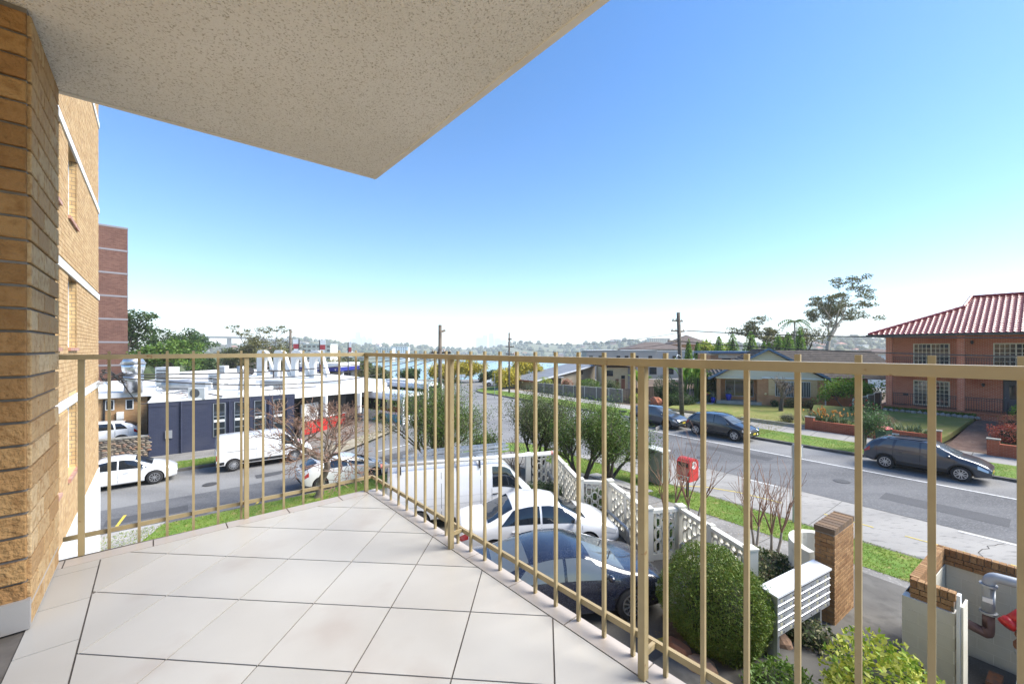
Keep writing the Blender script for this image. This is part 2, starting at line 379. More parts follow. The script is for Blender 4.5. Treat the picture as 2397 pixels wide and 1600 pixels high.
# soffit of the balcony above
M_soffit = mat('soffit_render', (0.93, 0.92, 0.885), 0.95, c2=(0.86, 0.845, 0.795), scale=1.6, detail=4, bump=0.9, bscale=110, c3=(0.52, 0.49, 0.42), scale3=120, c3lo=0.55, c3hi=0.68)
M_soffedge = mat('soffit_edge', (0.80, 0.785, 0.74), 0.9, c2=(0.70, 0.68, 0.63), scale=5)
SZ = CZ+1.288
ceil_poly = [bw_(EDGE_U, EDGE_W), bw_(WALL_U-0.9, EDGE_W+0.08), bw_(WALL_U-0.9, -1.6), bw_(EDGE_U, -1.6)]
ceil = MB().prism([(p.x, p.y) for p in ceil_poly], SZ, SZ+0.16).build('balcony_ceiling', [M_soffit]); struct(ceil)
ed = MB()
ed.prism(band(EDGE_U-0.03, EDGE_U+0.004, -1.6, EDGE_W+0.004), SZ-0.006, SZ+0.165)
ed.prism([(p.x, p.y) for p in (bw_(WALL_U-0.9, EDGE_W+0.052), bw_(EDGE_U-0.031, EDGE_W-0.028), bw_(EDGE_U-0.031, EDGE_W+0.003), bw_(WALL_U-0.9, EDGE_W+0.083))], SZ-0.006, SZ+0.165)
ed.build('edge_strip', M_soffedge, ceil)
# ---- railing
M_rail = mat('beige_rail_paint', (0.36, 0.28, 0.15), 0.38, c2=(0.31, 0.24, 0.125), scale=14, c3=(0.22, 0.13, 0.05), scale3=30, c3lo=0.68, c3hi=0.74)
RT = FZ+1.028
hLE = hd(50.5)
cpost = Vector((-1.083, 3.0, 0))
rail = thing('balcony_railing', 'beige painted metal railing round the edge of the tiled balcony', 'railing', (0, 0, 0))
def bar(name, p, q, w, h, par=rail): return MB().beam(p, q, w, h).build(name, M_rail, par)
def at(p, z): return Vector((p.x, p.y, z))
oR, oL = UB*0.075, hd(50.5-90)*0.075                 # outward offset of the baluster line
lend = cpost-hLE*1.535; rend = cpost-VB*4.3
bar('top_rail', at(cpost+hLE*0.012, RT-0.0125), at(lend, RT-0.0125), 0.042, 0.025)
bar('top_rail', at(cpost-VB*0.021, RT-0.0127), at(rend, RT-0.0127), 0.042, 0.025)
for p in (cpost, cpost-hLE*0.748, cpost-hLE*1.46, cpost-VB*1.145, cpost-VB*2.271, cpost-VB*3.40):
    post = MB().beam(at(p, FZ+0.001), at(p, RT-0.026), 0.024, 0.024, up=VB).build('post', M_rail, rail)
BZ = FZ+0.075
cb_out = cpost+oR+oL
bar('bottom_rail', at(cb_out, BZ), at(lend+oL, BZ), 0.014, 0.022)
bar('bottom_rail', at(cb_out-VB*0.008, BZ), at(rend+oR, BZ), 0.014, 0.022)
for p, o in ((cpost-hLE*0.748, oL), (cpost-VB*1.145, oR), (cpost-VB*2.271, oR), (cpost-VB*3.40, oR)):
    bar('bracket', at(p+o.normalized()*0.013, BZ+0.0005), at(p+o*0.9, BZ+0.0005), 0.012, 0.018)
    bar('top_bracket', at(p+o.normalized()*0.022, RT-0.014), at(p+o*0.9, RT-0.014), 0.010, 0.008)
bal_me = MB().beam((0, 0, -0.30), (0, 0, 1.0), 0.0125, 0.0125, up=(0, 1, 0)).mesh('baluster', M_rail)
def baluster(p, h):
    o = link('baluster', bal_me, rail, (p.x, p.y, FZ+0.045), rz_of(h))
for k in range(12):
    t = 0.055+0.119*k
    if t < 1.52: baluster(cpost+oL*0.82-hLE*t, 50.5)
for k in range(36):
    t = 0.045+0.1195*k
    baluster(cpost+oR*0.82-VB*t, -41.5)
for t in (0.03, 0.10):                                # two flat bars tying the balusters to the top rail
    pass
bar('baluster_strap', at(cb_out*1.0, RT-0.016), at(lend+oL, RT-0.016), 0.004, 0.016)
bar('baluster_strap', at(cb_out-VB*0.004, RT-0.016), at(rend+oR, RT-0.016), 0.004, 0.016)
# ---- bricks
YB = [(0.36, 0.21, 0.095), (0.47, 0.30, 0.145), (0.54, 0.38, 0.20), (0.62, 0.46, 0.27), (0.42, 0.26, 0.12)]
M_ybo = vary('yellow_brick_piece', [(0.40, 0.245, 0.115), (0.48, 0.31, 0.15), (0.53, 0.37, 0.195), (0.59, 0.43, 0.245), (0.43, 0.27, 0.125)], 0.9, bump=1.0, bscale=48, per='object', noise_c=(0.38, 0.22, 0.095), nscale=26)
M_ybi = vary('yellow_brick_mass', [(0.44, 0.285, 0.14), (0.50, 0.34, 0.175), (0.55, 0.39, 0.21), (0.47, 0.31, 0.155)], 0.9, bump=0.6, bscale=60, per='island', noise_c=(0.40, 0.26, 0.14), nscale=6)
M_mort = mat('mortar', (0.17, 0.155, 0.135), 0.95, c2=(0.23, 0.21, 0.19), scale=12)
_bm_cache = {}
def brick_mesh(L, H, D, m):
    k = (round(L, 3), round(H, 3), round(D, 3), m.name)
    if k not in _bm_cache:
        e = 0.003
        mb = MB(); vs = []
        for y, i in ((0, 0), (D-e, 0), (D, e)):
            vs += [(i, y, i), (L-i, y, i), (L-i, y, H-i), (i, y, H-i)]
        fs = [(0, 1, 2, 3)]+[(4*a+b, 4*a+4+b, 4*a+4+(b+1) % 4, 4*a+(b+1) % 4) for a in (0, 1) for b in range(4)]+[(11, 10, 9, 8)]
        mb.add(vs, fs); _bm_cache[k] = mb.mesh('brick', m)
    return _bm_cache[k]
def lay_bricks(parent, org, h, length, z0, z1, nrm_left=True, bl=0.23, bh=0.076, jo=0.010, proud=0.012, openings=(), budget=300, mo=None, mi=None, start=0, soldier=False, nm='brick'):
    """bricks on a vertical face: org at its foot, running along heading h; local +y points outward"""
    mo = mo or M_ybo; mi = mi or M_ybi
    d = hd(h); nv = hd(h-90) if nrm_left else hd(h+90)
    items = []; row = start; z = z0
    while z+bh*0.6 <= z1:
        x = -(bl+jo)/2*(row % 2) if not soldier else 0.0
        while x < length-0.01:
            a, b = max(x, 0), min(x+bl, length); segs = [(a, b)]
            for (oa, ob, oz0, oz1) in openings:
                if z+bh > oz0+0.005 and z < oz1-0.005:
                    ns = []
                    for (p, q) in segs:
                        if q <= oa or p >= ob: ns.append((p, q))
                        else:
                            if p < oa: ns.append((p, oa))
                            if q > ob: ns.append((ob, q))
                    segs = ns
            for p, q in segs:
                if q-p > 0.025: items.append((p, q, z))
            x += bl+jo
        z += bh+jo; row += 1
    cen = []
    for (p, q, z) in items:
        c = org+d*((p+q)/2); cen.append(((c.x)**2+(c.y)**2+(z-CZ)**2))
    order = np.argsort(cen); near = set(order[:budget].tolist())
    mb = MB(); rz = rz_of(h)
    for k, (p, q, z) in enumerate(items):
        pr = proud+random.uniform(-0.002, 0.002); hh = min(bh, z1-z)
        if k in near:
            if nrm_left:
                o = link(nm, brick_mesh(round(q-p, 2), hh, proud+0.03, mo), parent, None)
                l = org+d*p-nv*0.03
                o.location = (l.x, l.y, z); o.rotation_euler = (0, 0, rz); o.scale = (1, pr/proud if proud else 1, 1)
            else:
                o = link(nm, brick_mesh(round(q-p, 2), hh, proud+0.03, mo), parent, None)
                l = org+d*q-nv*0.03
                o.location = (l.x, l.y, z); o.rotation_euler = (0, 0, rz+math.pi)
        else:
            a = org+d*p; b = org+d*q; n = nv*pr; i = nv*0.02
            vs = [a-i, b-i, b+n, a+n]
            mb.add([(v.x, v.y, z) for v in vs]+[(v.x, v.y, z+hh) for v in vs], [(0,1,2,3),(7,6,5,4),(0,4,5,1),(1,5,6,2),(2,6,7,3),(3,7,4,0)])
    if mb.v: stuff(mb.build('brickwork', mi, parent))
# ---- the block of flats: the brick pier beside us and its long side wall
flats = thing('apartment_building', 'tan brick block of flats at the left with white bands between its storeys', 'building')
M_ybt = brickmat('tan_brick_far', (0.52, 0.34, 0.16), (0.62, 0.44, 0.22), (0.20, 0.17, 0.14), dirt=(0.36, 0.24, 0.13))
pier = MB().prism(band(WALL_U-1.0, WALL_U, 2.37, 2.95), 0.0, SZ).build('pier', M_mort, flats)
pc = bw_(WALL_U, 2.37)
lay_bricks(pier, pc, -41.5, 0.58, FZ+0.012, SZ-0.01, nrm_left=False, budget=150)
M_ybe = vary('shaded_orange_brick', [(0.27, 0.145, 0.055), (0.36, 0.20, 0.08), (0.42, 0.25, 0.105), (0.31, 0.165, 0.065)], 0.9, bump=1.0, bscale=55, per='object', noise_c=(0.26, 0.135, 0.05), nscale=22)  # end-face bricks: partly their own orange tone, partly shade put into the colour
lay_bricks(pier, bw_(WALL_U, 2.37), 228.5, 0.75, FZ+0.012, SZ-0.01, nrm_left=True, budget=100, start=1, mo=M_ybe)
WU = -1.3
bz = [3.2, 5.85, 8.47, 11.1, 13.7]
wins = [(9.55, 10.9), (11.84, 13.06)]
ops = []
W0 = 8.6
REC = 0.15
wg = MB().prism(band(WU-9, WU-REC, 2.951, 17.6), 3.2, 15.5)
for a_, c_ in ((2.951, 9.55), (10.9, 11.84), (13.06, 17.6)): wg.prism(band(WU-REC, WU, a_, c_), 3.2, 15.5)
for a_, c_ in wins:
    zl = 3.2
    for b in bz[1:4]: wg.prism(band(WU-REC, WU, a_, c_), zl, b-1.45); zl = b
    wg.prism(band(WU-REC, WU, a_, c_), zl, 15.5)
wing = wg.build('side_wall', [M_ybt], flats)
for b in bz[1:4]:
    for a, c in wins: ops.append((a-W0, c-W0, b-1.45, b+0.2))
for b in bz: ops.append((0, 20, b, b+0.17))
lay_bricks(wing, bw_(WU, W0), -41.5, 17.6-W0, 3.2, 15.3, nrm_left=False, openings=ops, budget=300)
M_ybr = M_ybt
for b in bz[0:5]:
    MB().prism(band(WU, WU+0.035, 2.96, 17.63), b, b+0.165).build('white_band', M_white, wing)
M_sill = mat('terracotta_sill', (0.36, 0.17, 0.11), 0.7, c2=(0.48, 0.3, 0.24), scale=6)
M_frame = mat('pale_blue_frame', (0.62, 0.68, 0.74), 0.4)
for b in bz[1:4]:
    for a, c in wins:
        # dark recess of the opening with frame, pane and sill
        rec = MB()
        wnd = MB().prism(band(WU-REC+0.001, WU-REC+0.004, a, c), b-1.45, b).build('window', M_dark, wing)
        fr = MB()
        for p, q in ((a, a+0.05), (c-0.05, c), ((a+c)/2-0.025, (a+c)/2+0.025)): fr.prism(band(WU-REC+0.004, WU-REC+0.04, p, q), b-1.45, b-0.001)
        for p, q in ((b-1.45, b-1.40), (b-0.05, b-0.001)): fr.prism(band(WU-REC+0.004, WU-REC+0.039, a+0.05, c-0.05), p, q)
        fr.build('frame', M_frame, wnd)
        MB().prism(band(WU-REC+0.0045, WU-REC+0.012, a+0.05, c-0.05), b-1.40, b-0.05).build('pane', M_glass, wnd)
        sl = MB()
        k = a-0.03
        while k < c: 
            sl.prism(band(WU-REC+0.005, WU+0.05, k, min(k+0.105, c+0.03)), b-1.52, b-1.455); k += 0.115
        sl.build('sill', M_sill, wnd)
# white weatherboards at street level
M_wb = mat('white_weatherboard', (0.74, 0.75, 0.77), 0.5, c2=(0.66, 0.67, 0.69), scale=2)
gw = MB().prism(band(WU-9, WU-0.03, 2.951, 17.55), -0.3, 3.2).build('ground_storey', M_wb, flats)
z = 0.05
while z < 3.15:
    MB().prism([(p.x, p.y) for p in (bw_(WU-0.029, 9), bw_(WU+0.0, 9), bw_(WU+0.0, 17.58), bw_(WU-0.029, 17.58))], z, z+0.17).build('weatherboard', M_wb, gw); z += 0.2
MB().prism(band(WU-0.1, WU+0.05, 17.5, 17.62), -0.2, 3.19).build('corner_post', M_white, gw)
# end wall bricks of the wing seen from the street are plain brick texture
MB().prism(band(WU-9, WU-0.02, 17.6, 17.61), 3.2, 15.5).build('end_wall', M_ybt, wing)
# roof slab on top and the storeys under our balcony
MB().prism(band(-9.5, EDGE_U-0.9, -6, 2.36), -0.3, FZ-0.2).build('lower_storeys', M_ybt, flats)
# service cables at the corner
cab = thing('service_cables', 'black looped power cables fixed to the corner of the brick flats', 'cables')
cc = bw_(WU+0.06, 17.3, 6.25)
for k in range(9):
    pts = []
    for j in range(9):
        t = j/8; a = math.pi*1.15*t
        pts.append(cc+UB*(0.06+0.5*t+0.12*math.sin(a)*((k % 3)-0.6))+VB*(-0.25*(k % 4)*(1-t)-0.1*math.sin(2*a))+Vector((0, 0, 0.14*math.sin(a*1.3+k)-0.10*k/9-0.12*t)))
    MB().tube(pts, 0.016, 5).build('cable', M_wire, cab)
for k in range(4):
    p = bw_(WU+0.04, 16.7+0.25*k, 5.98)
    MB().tube([p, p+UB*0.14, p+UB*0.17+Vector((0, 0, -0.09))], 0.025, 6).build('bracket', M_alu, cab)
# ================================================================ ground, water, streets
WZ = -23.0                                           # water level
def far_z(x, y):
    """land away from the streets: falls to the bay ahead, rises again on the far shore"""
    r = math.hypot(x, y); k = x/max(y, 1.0)
    near = gz(x, y)
    fall = sm(y, 75, 250)*(1-sm(abs(k-0.03), 0.50, 0.75)*0.55)
    z = near+(-27.0-near)*fall
    shore = 930+90*math.sin(k*6+1)+260*sm(-k, 0.22, 0.7)*-1.0-420*sm(k, 0.10, 0.38)
    up = sm(y, shore-20, shore+60)
    hill = WZ+2+(38+12*math.sin(k*9)+7*math.sin(k*23+1.2))*sm(y, shore, shore+750)
    return z*(1-up)+hill*up
M_ground = mat('ground_cover', (0.075, 0.095, 0.03), 0.95, c2=(0.14, 0.125, 0.06), scale=0.05, detail=10, bump=0.3, bscale=2)
xs = sorted(set([-4500, -3500, -2700, -2100, -1650, -1300]+list(range(-1050, -240, 60))+list(range(-240, -80, 20))+list(range(-80, 81, 5))+list(range(100, 241, 20))+list(range(300, 1051, 60))+[1300, 1650, 2100, 2700, 3500, 4500]))
ys = sorted(set([-300, -150, -80, -50]+list(range(-40, 91, 5))+list(range(100, 301, 20))+list(range(330, 1800, 45))+[1850, 1950, 2100, 2300, 2600, 3000, 3600, 4500]))
gb = MB(); nx = len(xs)
for y in ys:
    for x in xs:
        z = far_z(x, max(y, -20)); z = z-0.6 if y < 95 else z
        gb.v.append((x, y, z))
for j in range(len(ys)-1):
    for i in range(nx-1): gb.f.append((j*nx+i, j*nx+i+1, (j+1)*nx+i+1, (j+1)*nx+i)); gb.m.append(0)
struct(gb.build('ground', M_ground, smooth=True))
M_water = mat('bay_water', (0.16, 0.30, 0.36), 0.22, c2=(0.22, 0.36, 0.42), scale=0.01, bump=0.15, bscale=0.8, spec=0.5)
struct(MB().quad((-4400, 90, WZ), (4400, 90, WZ), (4400, 2400, WZ), (-4400, 2400, WZ)).build('water', M_water))
# ---- road surface (one sheet under everything near)
def asphalt(name, c, c2, c3):
    return mat(name, c, 0.85, c2=c2, scale=0.5, stretch=(rz_of(HR), 0.22), detail=9, c3=c3, scale3=60, bump=0.5, bscale=90, c3lo=0.52, c3hi=0.68, lo=0.4, hi=0.6)
M_asph = asphalt('asphalt', (0.075, 0.075, 0.078), (0.125, 0.124, 0.125), (0.20, 0.20, 0.20))
M_asph2 = asphalt('old_asphalt', (0.15, 0.148, 0.145), (0.215, 0.212, 0.205), (0.28, 0.275, 0.27))
M_asph3 = asphalt('patched_asphalt', (0.055, 0.055, 0.058), (0.075, 0.075, 0.08), (0.10, 0.10, 0.10))
M_bay = mat('bus_bay_concrete', (0.31, 0.295, 0.27), 0.85, c2=(0.22, 0.21, 0.195), scale=0.6, detail=10, stretch=(rz_of(HR), 0.3), c3=(0.16, 0.152, 0.14), scale3=9, c3lo=0.56, c3hi=0.72, bump=0.2, bscale=60)
M_path = mat('old_footpath', (0.24, 0.228, 0.21), 0.9, c2=(0.16, 0.152, 0.14), scale=0.9, detail=10, c3=(0.33, 0.315, 0.29), scale3=14, c3lo=0.55, c3hi=0.7, bump=0.35, bscale=50)
M_path2 = mat('pale_footpath', (0.37, 0.345, 0.31), 0.9, c2=(0.29, 0.27, 0.245), scale=0.9, detail=9, bump=0.25, bscale=50)
M_grass = mat('grass_base', (0.10, 0.19, 0.022), 0.95, c2=(0.17, 0.235, 0.035), scale=0.9, detail=9, c3=(0.28, 0.24, 0.085), scale3=3.2, c3lo=0.58, c3hi=0.72, bump=0.8, bscale=45)
M_dry = mat('dry_lawn', (0.235, 0.215, 0.055), 0.95, c2=(0.17, 0.20, 0.035), scale=0.35, detail=9, c3=(0.31, 0.24, 0.085), scale3=1.4, c3lo=0.52, c3hi=0.7, bump=0.7, bscale=40)
M_kerb = mat('kerb_stone', (0.15, 0.14, 0.125), 0.9, c2=(0.09, 0.085, 0.075), scale=3, bump=0.3)
M_line = mat('road_paint_white', (0.70, 0.70, 0.68), 0.7, c2=(0.42, 0.42, 0.41), scale=6, lo=0.5, hi=0.75)
M_yel = mat('road_paint_yellow', (0.62, 0.47, 0.06), 0.7, c2=(0.35, 0.30, 0.12), scale=5, lo=0.5, hi=0.7)
M_soil = mat('mulch', (0.10, 0.065, 0.04), 0.95, c2=(0.17, 0.12, 0.08), scale=8, bump=0.8, bscale=40)
M_yard = mat('yard_asphalt', (0.062, 0.058, 0.052), 0.9, c2=(0.10, 0.093, 0.082), scale=0.8, detail=9, c3=(0.16, 0.155, 0.145), scale3=45, c3lo=0.6, c3hi=0.75, bump=0.5, bscale=70)
patch('road', [(-75, -6), (-30, -20), (25, -22), (70, -25), (75, 35), (40, 80), (-6, 82), (-40, 78), (-75, 40)], M_asph2, -0.02, 3.0)
patch('road_surface_patch', [RR(a, s) for a, s in ((-30, 20.6), (26, 20.6), (27.5, 26.5), (-30, 26.5))], M_asph, -0.008, 2.0)
patch('road_surface_patch', [LL(b, t) for b, t in ((-30, 21.3), (9, 21.3), (12, 24.6), (-30, 24.9))], M_asph, -0.008, 2.0)
# bus bay concrete along the near kerb with a clipped far end
patch('bus_bay', [RR(a, s) for a, s in ((-30, 16.55), (17.2, 16.55), (13.4, 20.55), (-30, 20.55))], M_bay, -0.004, 1.5)
ZR = lambda x, y: gz(x, y)
def strip(name, p, q, w, m, zo=0.004):
    p, q = Vector(p), Vector(q); d = (q-p).normalized(); n = Vector((-d.y, d.x, 0))*(w/2)
    return patch(name, [p-n, q-n, q+n, p+n], m, zo, 1.2)
strip('road_marking', RR(-30, 26.55), RR(24, 26.55), 0.11, M_line)
for a in (-14, -6.6, 0.5, 7.5, 13.6): strip('road_marking', RR(a, 20.35), RR(a+1.5, 20.35), 0.10, M_line, 0.006)
for a, s in ((8.6, 18.4), ): 
    pts = [RR(10.2, 16.9), RR(9.4, 17.7), RR(8.2, 18.2), RR(6.6, 18.35)]
    for p, q in zip(pts[:-1], pts[1:]): strip('road_marking', p, q, 0.07, M_yel, 0.006)
for a in (4.4, 2.2, 0.0, -2.2): strip('road_marking', RR(a+0.8, 18.4), RR(a-0.6, 18.4), 0.06, M_yel, 0.006)
strip('road_marking', gp(885, 1065.4, 0.03), gp(965, 1051, 0.1), 0.14, M_line)
strip('road_marking', gp(271, 1228, 0.1), gp(293, 1202, 0.05), 0.10, M_yel)
strip('road_marking', LL(2.4, 21.2), LL(2.9, 22.2), 0.09, M_yel)
# cracks in the concrete
M_crack = mat('crack', (0.05, 0.045, 0.04), 0.95)
for a0 in (7.4, 1.6, -2.2):
    rng = random.Random(int(a0*10)+50); p = RR(a0, 16.7)
    ck = MB(); s = 16.7; a = a0
    pts = []
    while s < 20.4: pts.append((a, s)); s += 0.22; a += rng.uniform(-0.16, 0.12)
    for (a1, s1), (a2, s2) in zip(pts[:-1], pts[1:]):
        P, Q = RR(a1, s1), RR(a2, s2); P.z = gz(P.x, P.y)+0.002; Q.z = gz(Q.x, Q.y)+0.002
        w = dR*0.011; ck.quad(P-w, P+w, Q+w, Q-w)
    tag(ck.build('pavement_crack', M_crack), kind='structure')
# ---- patches, covers and stains on the roads
for k, (a, s, w, h) in enumerate(((1.0, 22.2, 3.4, 1.1), (9.5, 24.6, 5.0, 0.8), (16.0, 21.6, 2.2, 1.6), (-3.5, 25.0, 2.0, 1.0))): patch('road_repair', [RR(a, s), RR(a+w, s), RR(a+w, s+h), RR(a, s+h)], M_asph3, -0.003, 1.5)
for k, (b, t, w, h) in enumerate(((-2.5, 22.4, 2.6, 0.8), (3.0, 25.6, 4.0, 0.7), (8.0, 23.4, 1.6, 1.2))): patch('road_repair', [LL(b, t), LL(b+w, t), LL(b+w, t+h), LL(b, t+h)], M_asph3, -0.003, 1.5)
for k, a in enumerate((-4.0, 0.6, 5.2, 9.8, 14.0)): strip('bay_joint', RR(a, 16.6), RR(a, 20.5 if a < 13 else 19.6), 0.018, MATS.get('joint') or mat('joint', (0.07, 0.066, 0.06), 0.95), 0.001)
M_iron2 = mat('cast_iron', (0.06, 0.058, 0.055), 0.6, 0.3, c2=(0.10, 0.095, 0.09), scale=20)
for k, p in enumerate((RR(6.0, 23.6), LL(1.0, 26.0), RR(12.0, 22.4))):
    mh = MB().lathe([(0.32, 0.0), (0.32, 0.012), (0.30, 0.012)], 24).build('manhole_cover', M_iron2, loc=(p.x, p.y, gz(p.x, p.y)-0.004)); struct(mh)
# ---- our corner block
K0 = Vector((0.2, 27.7, 0))
cor = arc(RR(18.3, 16.5), K0, LL(13.6, 21.0), 8)
near_edge = [RR(-30, 16.5)]+[Vector(p) for p in cor]+[LL(-24, 21.0)]
def inset(edge, d):
    out = []
    for i, p in enumerate(edge):
        a = edge[max(i-1, 0)]; b = edge[min(i+1, len(edge)-1)]; t = (Vector(b)-Vector(a)).normalized(); n = Vector((-t.y, t.x, 0))
        out.append(Vector(p)+n*d)
    return out
KH = 0.13
patch('kerb', near_edge+inset(near_edge, 0.16)[::-1], M_kerb, KH, 1.0, 0.2)
v_out, v_in = inset(near_edge, 0.16), inset(near_edge, 2.15)
patch('grass_verge', v_out+v_in[::-1], M_grass, KH+0.012, 0.8)
patch('footpath', inset(near_edge, 2.15)+inset(near_edge, 3.85)[::-1], M_path, KH+0.004, 1.0)
f_in = inset(near_edge, 3.85)
patch('yard', f_in+[LL(-26, -6), Vector((10, -18, 0))], M_yard, KH-0.02, 1.2)
# footpath joints
jm = mat('joint', (0.07, 0.066, 0.06), 0.95)
for k in range(14):
    a = -6+1.9*k; strip('footpath_joint', RR(a, 12.66), RR(a, 14.34), 0.02, jm, KH+0.008)
# flat cover slabs set in the verge
for k in range(3):
    a0 = 13.2-1.05*k; patch('cover_slab', [RR(a0, 14.15), RR(a0-1.0, 14.15), RR(a0-1.0, 14.85), RR(a0, 14.85)], M_concrete, KH+0.05, 1.0, 0.06)
# pale concrete drive and steps on the left street
for k in range(5):
    t0, t1 = 14.6+0.75*k, 15.3+0.75*k
    patch('drive_slab', [LL(-9, t0), LL(1.2-0.5*k, t0), LL(1.2-0.5*k, t1), LL(-9, t1)], M_concrete, KH+0.03, 1.5, 0.06)
patch('drive_crossing', [LL(-4.0, 18.85), LL(-1.4, 18.85), LL(-0.6, 21.05), LL(-5.4, 21.05)], M_concrete, KH+0.016, 1.0)
patch('grass_patch', [LL(-9, 17.9), LL(-4.6, 18.3), LL(-4.9, 19.5), LL(-9, 19.5)], M_grass, KH+0.02, 0.8)
# ---- block across the left street
K1 = Vector((-7.75, 32.0, 0))
cor1 = arc(LL(9.6, 29.85), K1, RR(35.5, 12.9), 8)
left_edge = [LL(-40, 29.85)]+[Vector(p) for p in cor1]+[RR(60, 12.9)]
patch('kerb', left_edge+inset(left_edge, 0.18)[::-1], M_kerb, KH, 1.0, 0.2)
ge = [LL(-40, 29.85), LL(6.5, 29.85)]
patch('grass_verge', inset(ge, 0.18)+inset(ge, 2.0)[::-1], M_grass, KH+0.012, 0.8)
patch('footpath', inset(ge, 2.0)+inset(ge, 4.4)[::-1], M_path, KH+0.004, 1.2)
M_pave = mat('brown_paving', (0.23, 0.20, 0.17), 0.9, c2=(0.17, 0.15, 0.13), scale=1.2, detail=8, c3=(0.36, 0.32, 0.27), scale3=5, c3lo=0.6, c3hi=0.7)
patch('footpath', [LL(6.5, 30.03), LL(6.5, 36.5)]+[Vector((-26, 46, 0)), RR(60, 4), RR(60, 12.75)]+[v for v in inset(left_edge, 0.18)[-2:0:-1]], M_pave, KH+0.003, 1.5)
patch('grass_verge', [gp(750, 1075, .15), gp(820, 1056, .15), gp(925, 1022, .15), gp(870, 1023, .15), gp(760, 1052, .15)], mat('dry_verge', (0.36, 0.32, 0.24), 0.95, c2=(0.24, 0.20, 0.13), scale=2, bump=0.4), KH+0.016, 0.8)
patch('forecourt', [LL(-45, 34.3), LL(6.45, 34.3), LL(6.45, 36.4), Vector((-26.5, 46.2, 0)), Vector((-30, 75, 0)), Vector((-70, 60, 0))], M_concrete, KH, 3.0)
# ---- far side of the right street
cor2 = arc(RR(47, 29.85), RR(52, 29.85), RR(52.4, 35), 8)
far_edge = [RR(-30, 29.85)]+[Vector(p) for p in cor2]+[RR(53, 52)]
fe = far_edge[::-1]
patch('kerb', fe+inset(fe, 0.2)[::-1], M_kerb, KH, 1.0, 0.2)
patch('grass_verge', inset(fe, 0.2)+inset(fe, 2.7)[::-1], M_grass, KH+0.012, 0.9)
patch('footpath', inset(fe, 2.7)+inset(fe, 4.3)[::-1], M_path2, KH+0.004, 1.2)
for k in range(30): 
    a = -8+1.8*k; strip('footpath_joint', RR(a, 32.58), RR(a, 34.12), 0.03, jm, KH+0.008)
patch('garden_ground', inset(fe, 4.3)+[RR(-30, 60), RR(30, 75), RR(53, 62)], M_soil, KH-0.06, 2.5)
# ---- grass blades on the verges
def blades(name, edge, d0, d1, n, m, zo, hh=0.06, xy=None):
    P = []; segs = [(edge[i], edge[i+1]) for i in range(len(edge)-1)]
    ls = [(q-p).length for p, q in segs]; tot = sum(ls)
    for _ in range(n):
        r = random.random()*tot; i = 0
        while r > ls[i] and i < len(ls)-1: r -= ls[i]; i += 1
        p, q = segs[i]; t = (q-p).normalized(); nn = Vector((-t.y, t.x, 0))
        c = p+t*r+nn*random.uniform(d0, d1); P.append((c.x, c.y, gz(c.x, c.y)+zo+hh*0.4))
    me = leaves_mesh(name, P, hh*1.6, m, aspect=6, up=0.9)
    return stuff(link(name, me))
M_blade = vary('grass_blade', [(0.10, 0.21, 0.018), (0.17, 0.28, 0.03), (0.24, 0.30, 0.05), (0.36, 0.33, 0.12)], 0.7, trans=0.3)
tag(blades('grass', [RR(-6, 16.5), RR(18, 16.5)], 0.08, 2.25, 30000, M_blade, KH+0.012, 0.05), 'short green grass on the strip beside the bus bay', 'grass')
tag(blades('grass', [LL(13, 21.0), LL(-6, 21.0)], 0.2, 2.1, 9000, M_blade, KH+0.012, 0.06), 'yellowing grass around the bare street tree', 'grass')
tag(blades('grass', [LL(-12, 29.85), LL(6.4, 29.85)], 0.2, 1.95, 9000, M_blade, KH+0.012, 0.06), 'green grass strip behind the parked white van', 'grass')
tag(blades('grass', [RR(46, 29.85), RR(-10, 29.85)], 0.25, 2.6, 22000, M_blade, KH+0.012, 0.06), 'mown grass strip along the kerb of the brick houses', 'grass')
# ================================================================ vehicles
def paint(name, c, rough=0.28, metal=0.0, **k): return mat(name, c, rough, metal, coat=1.0, **k)
P_white = paint('white_car_paint', (0.76, 0.77, 0.78), c2=(0.72, 0.73, 0.74), scale=1.0)
P_grey = paint('dark_grey_car_paint', (0.045, 0.052, 0.068), 0.3, 0.3)
P_black = paint('black_car_paint', (0.012, 0.013, 0.016), 0.25)
P_navy = mat('wet_navy_paint', (0.006, 0.008, 0.022), 0.2, 0.0, coat=0.8, c2=(0.009, 0.012, 0.03), scale=6, c3=(0.07, 0.075, 0.085), scale3=60, c3lo=0.50, c3hi=0.70, bump=0.35, bscale=60)
P_slate = paint('slate_car_paint', (0.06, 0.068, 0.082), 0.3, 0.3)
M_cglass = glass('car_glass', (0.012, 0.016, 0.022), 0.02, 0.9)
M_cglass2 = glass('grey_car_glass', (0.10, 0.115, 0.125), 0.03, 0.9)
M_head = mat('headlight_lens', (0.62, 0.64, 0.66), 0.08, 0.3, spec=0.8)
M_tail = mat('tail_light_red', (0.42, 0.012, 0.012), 0.12, spec=0.7)
M_rim = mat('alloy_rim', (0.55, 0.56, 0.58), 0.3, 0.85)
M_chrome = mat('chrome', (0.75, 0.76, 0.78), 0.12, 1.0)
M_plate = mat('yellow_plate', (0.72, 0.55, 0.05), 0.5)
M_platew = mat('white_plate', (0.75, 0.75, 0.73), 0.5)
M_under = mat('arch_liner', (0.012, 0.012, 0.013), 0.9)
def curve(keys, k=0.07):
    xk = np.array([a for a, b in keys], float); zk = np.array([b for a, b in keys], float)
    g = np.linspace(xk[0], xk[-1], 400); v = np.interp(g, xk, zk); n = max(1, int(k/((xk[-1]-xk[0])/399)))
    if n > 1:
        pad = np.concatenate([np.full(n, v[0]), v, np.full(n, v[-1])]); ker = np.ones(2*n+1)/(2*n+1); v = np.convolve(pad, ker, 'valid')
    return lambda x: float(np.interp(x, g, v))
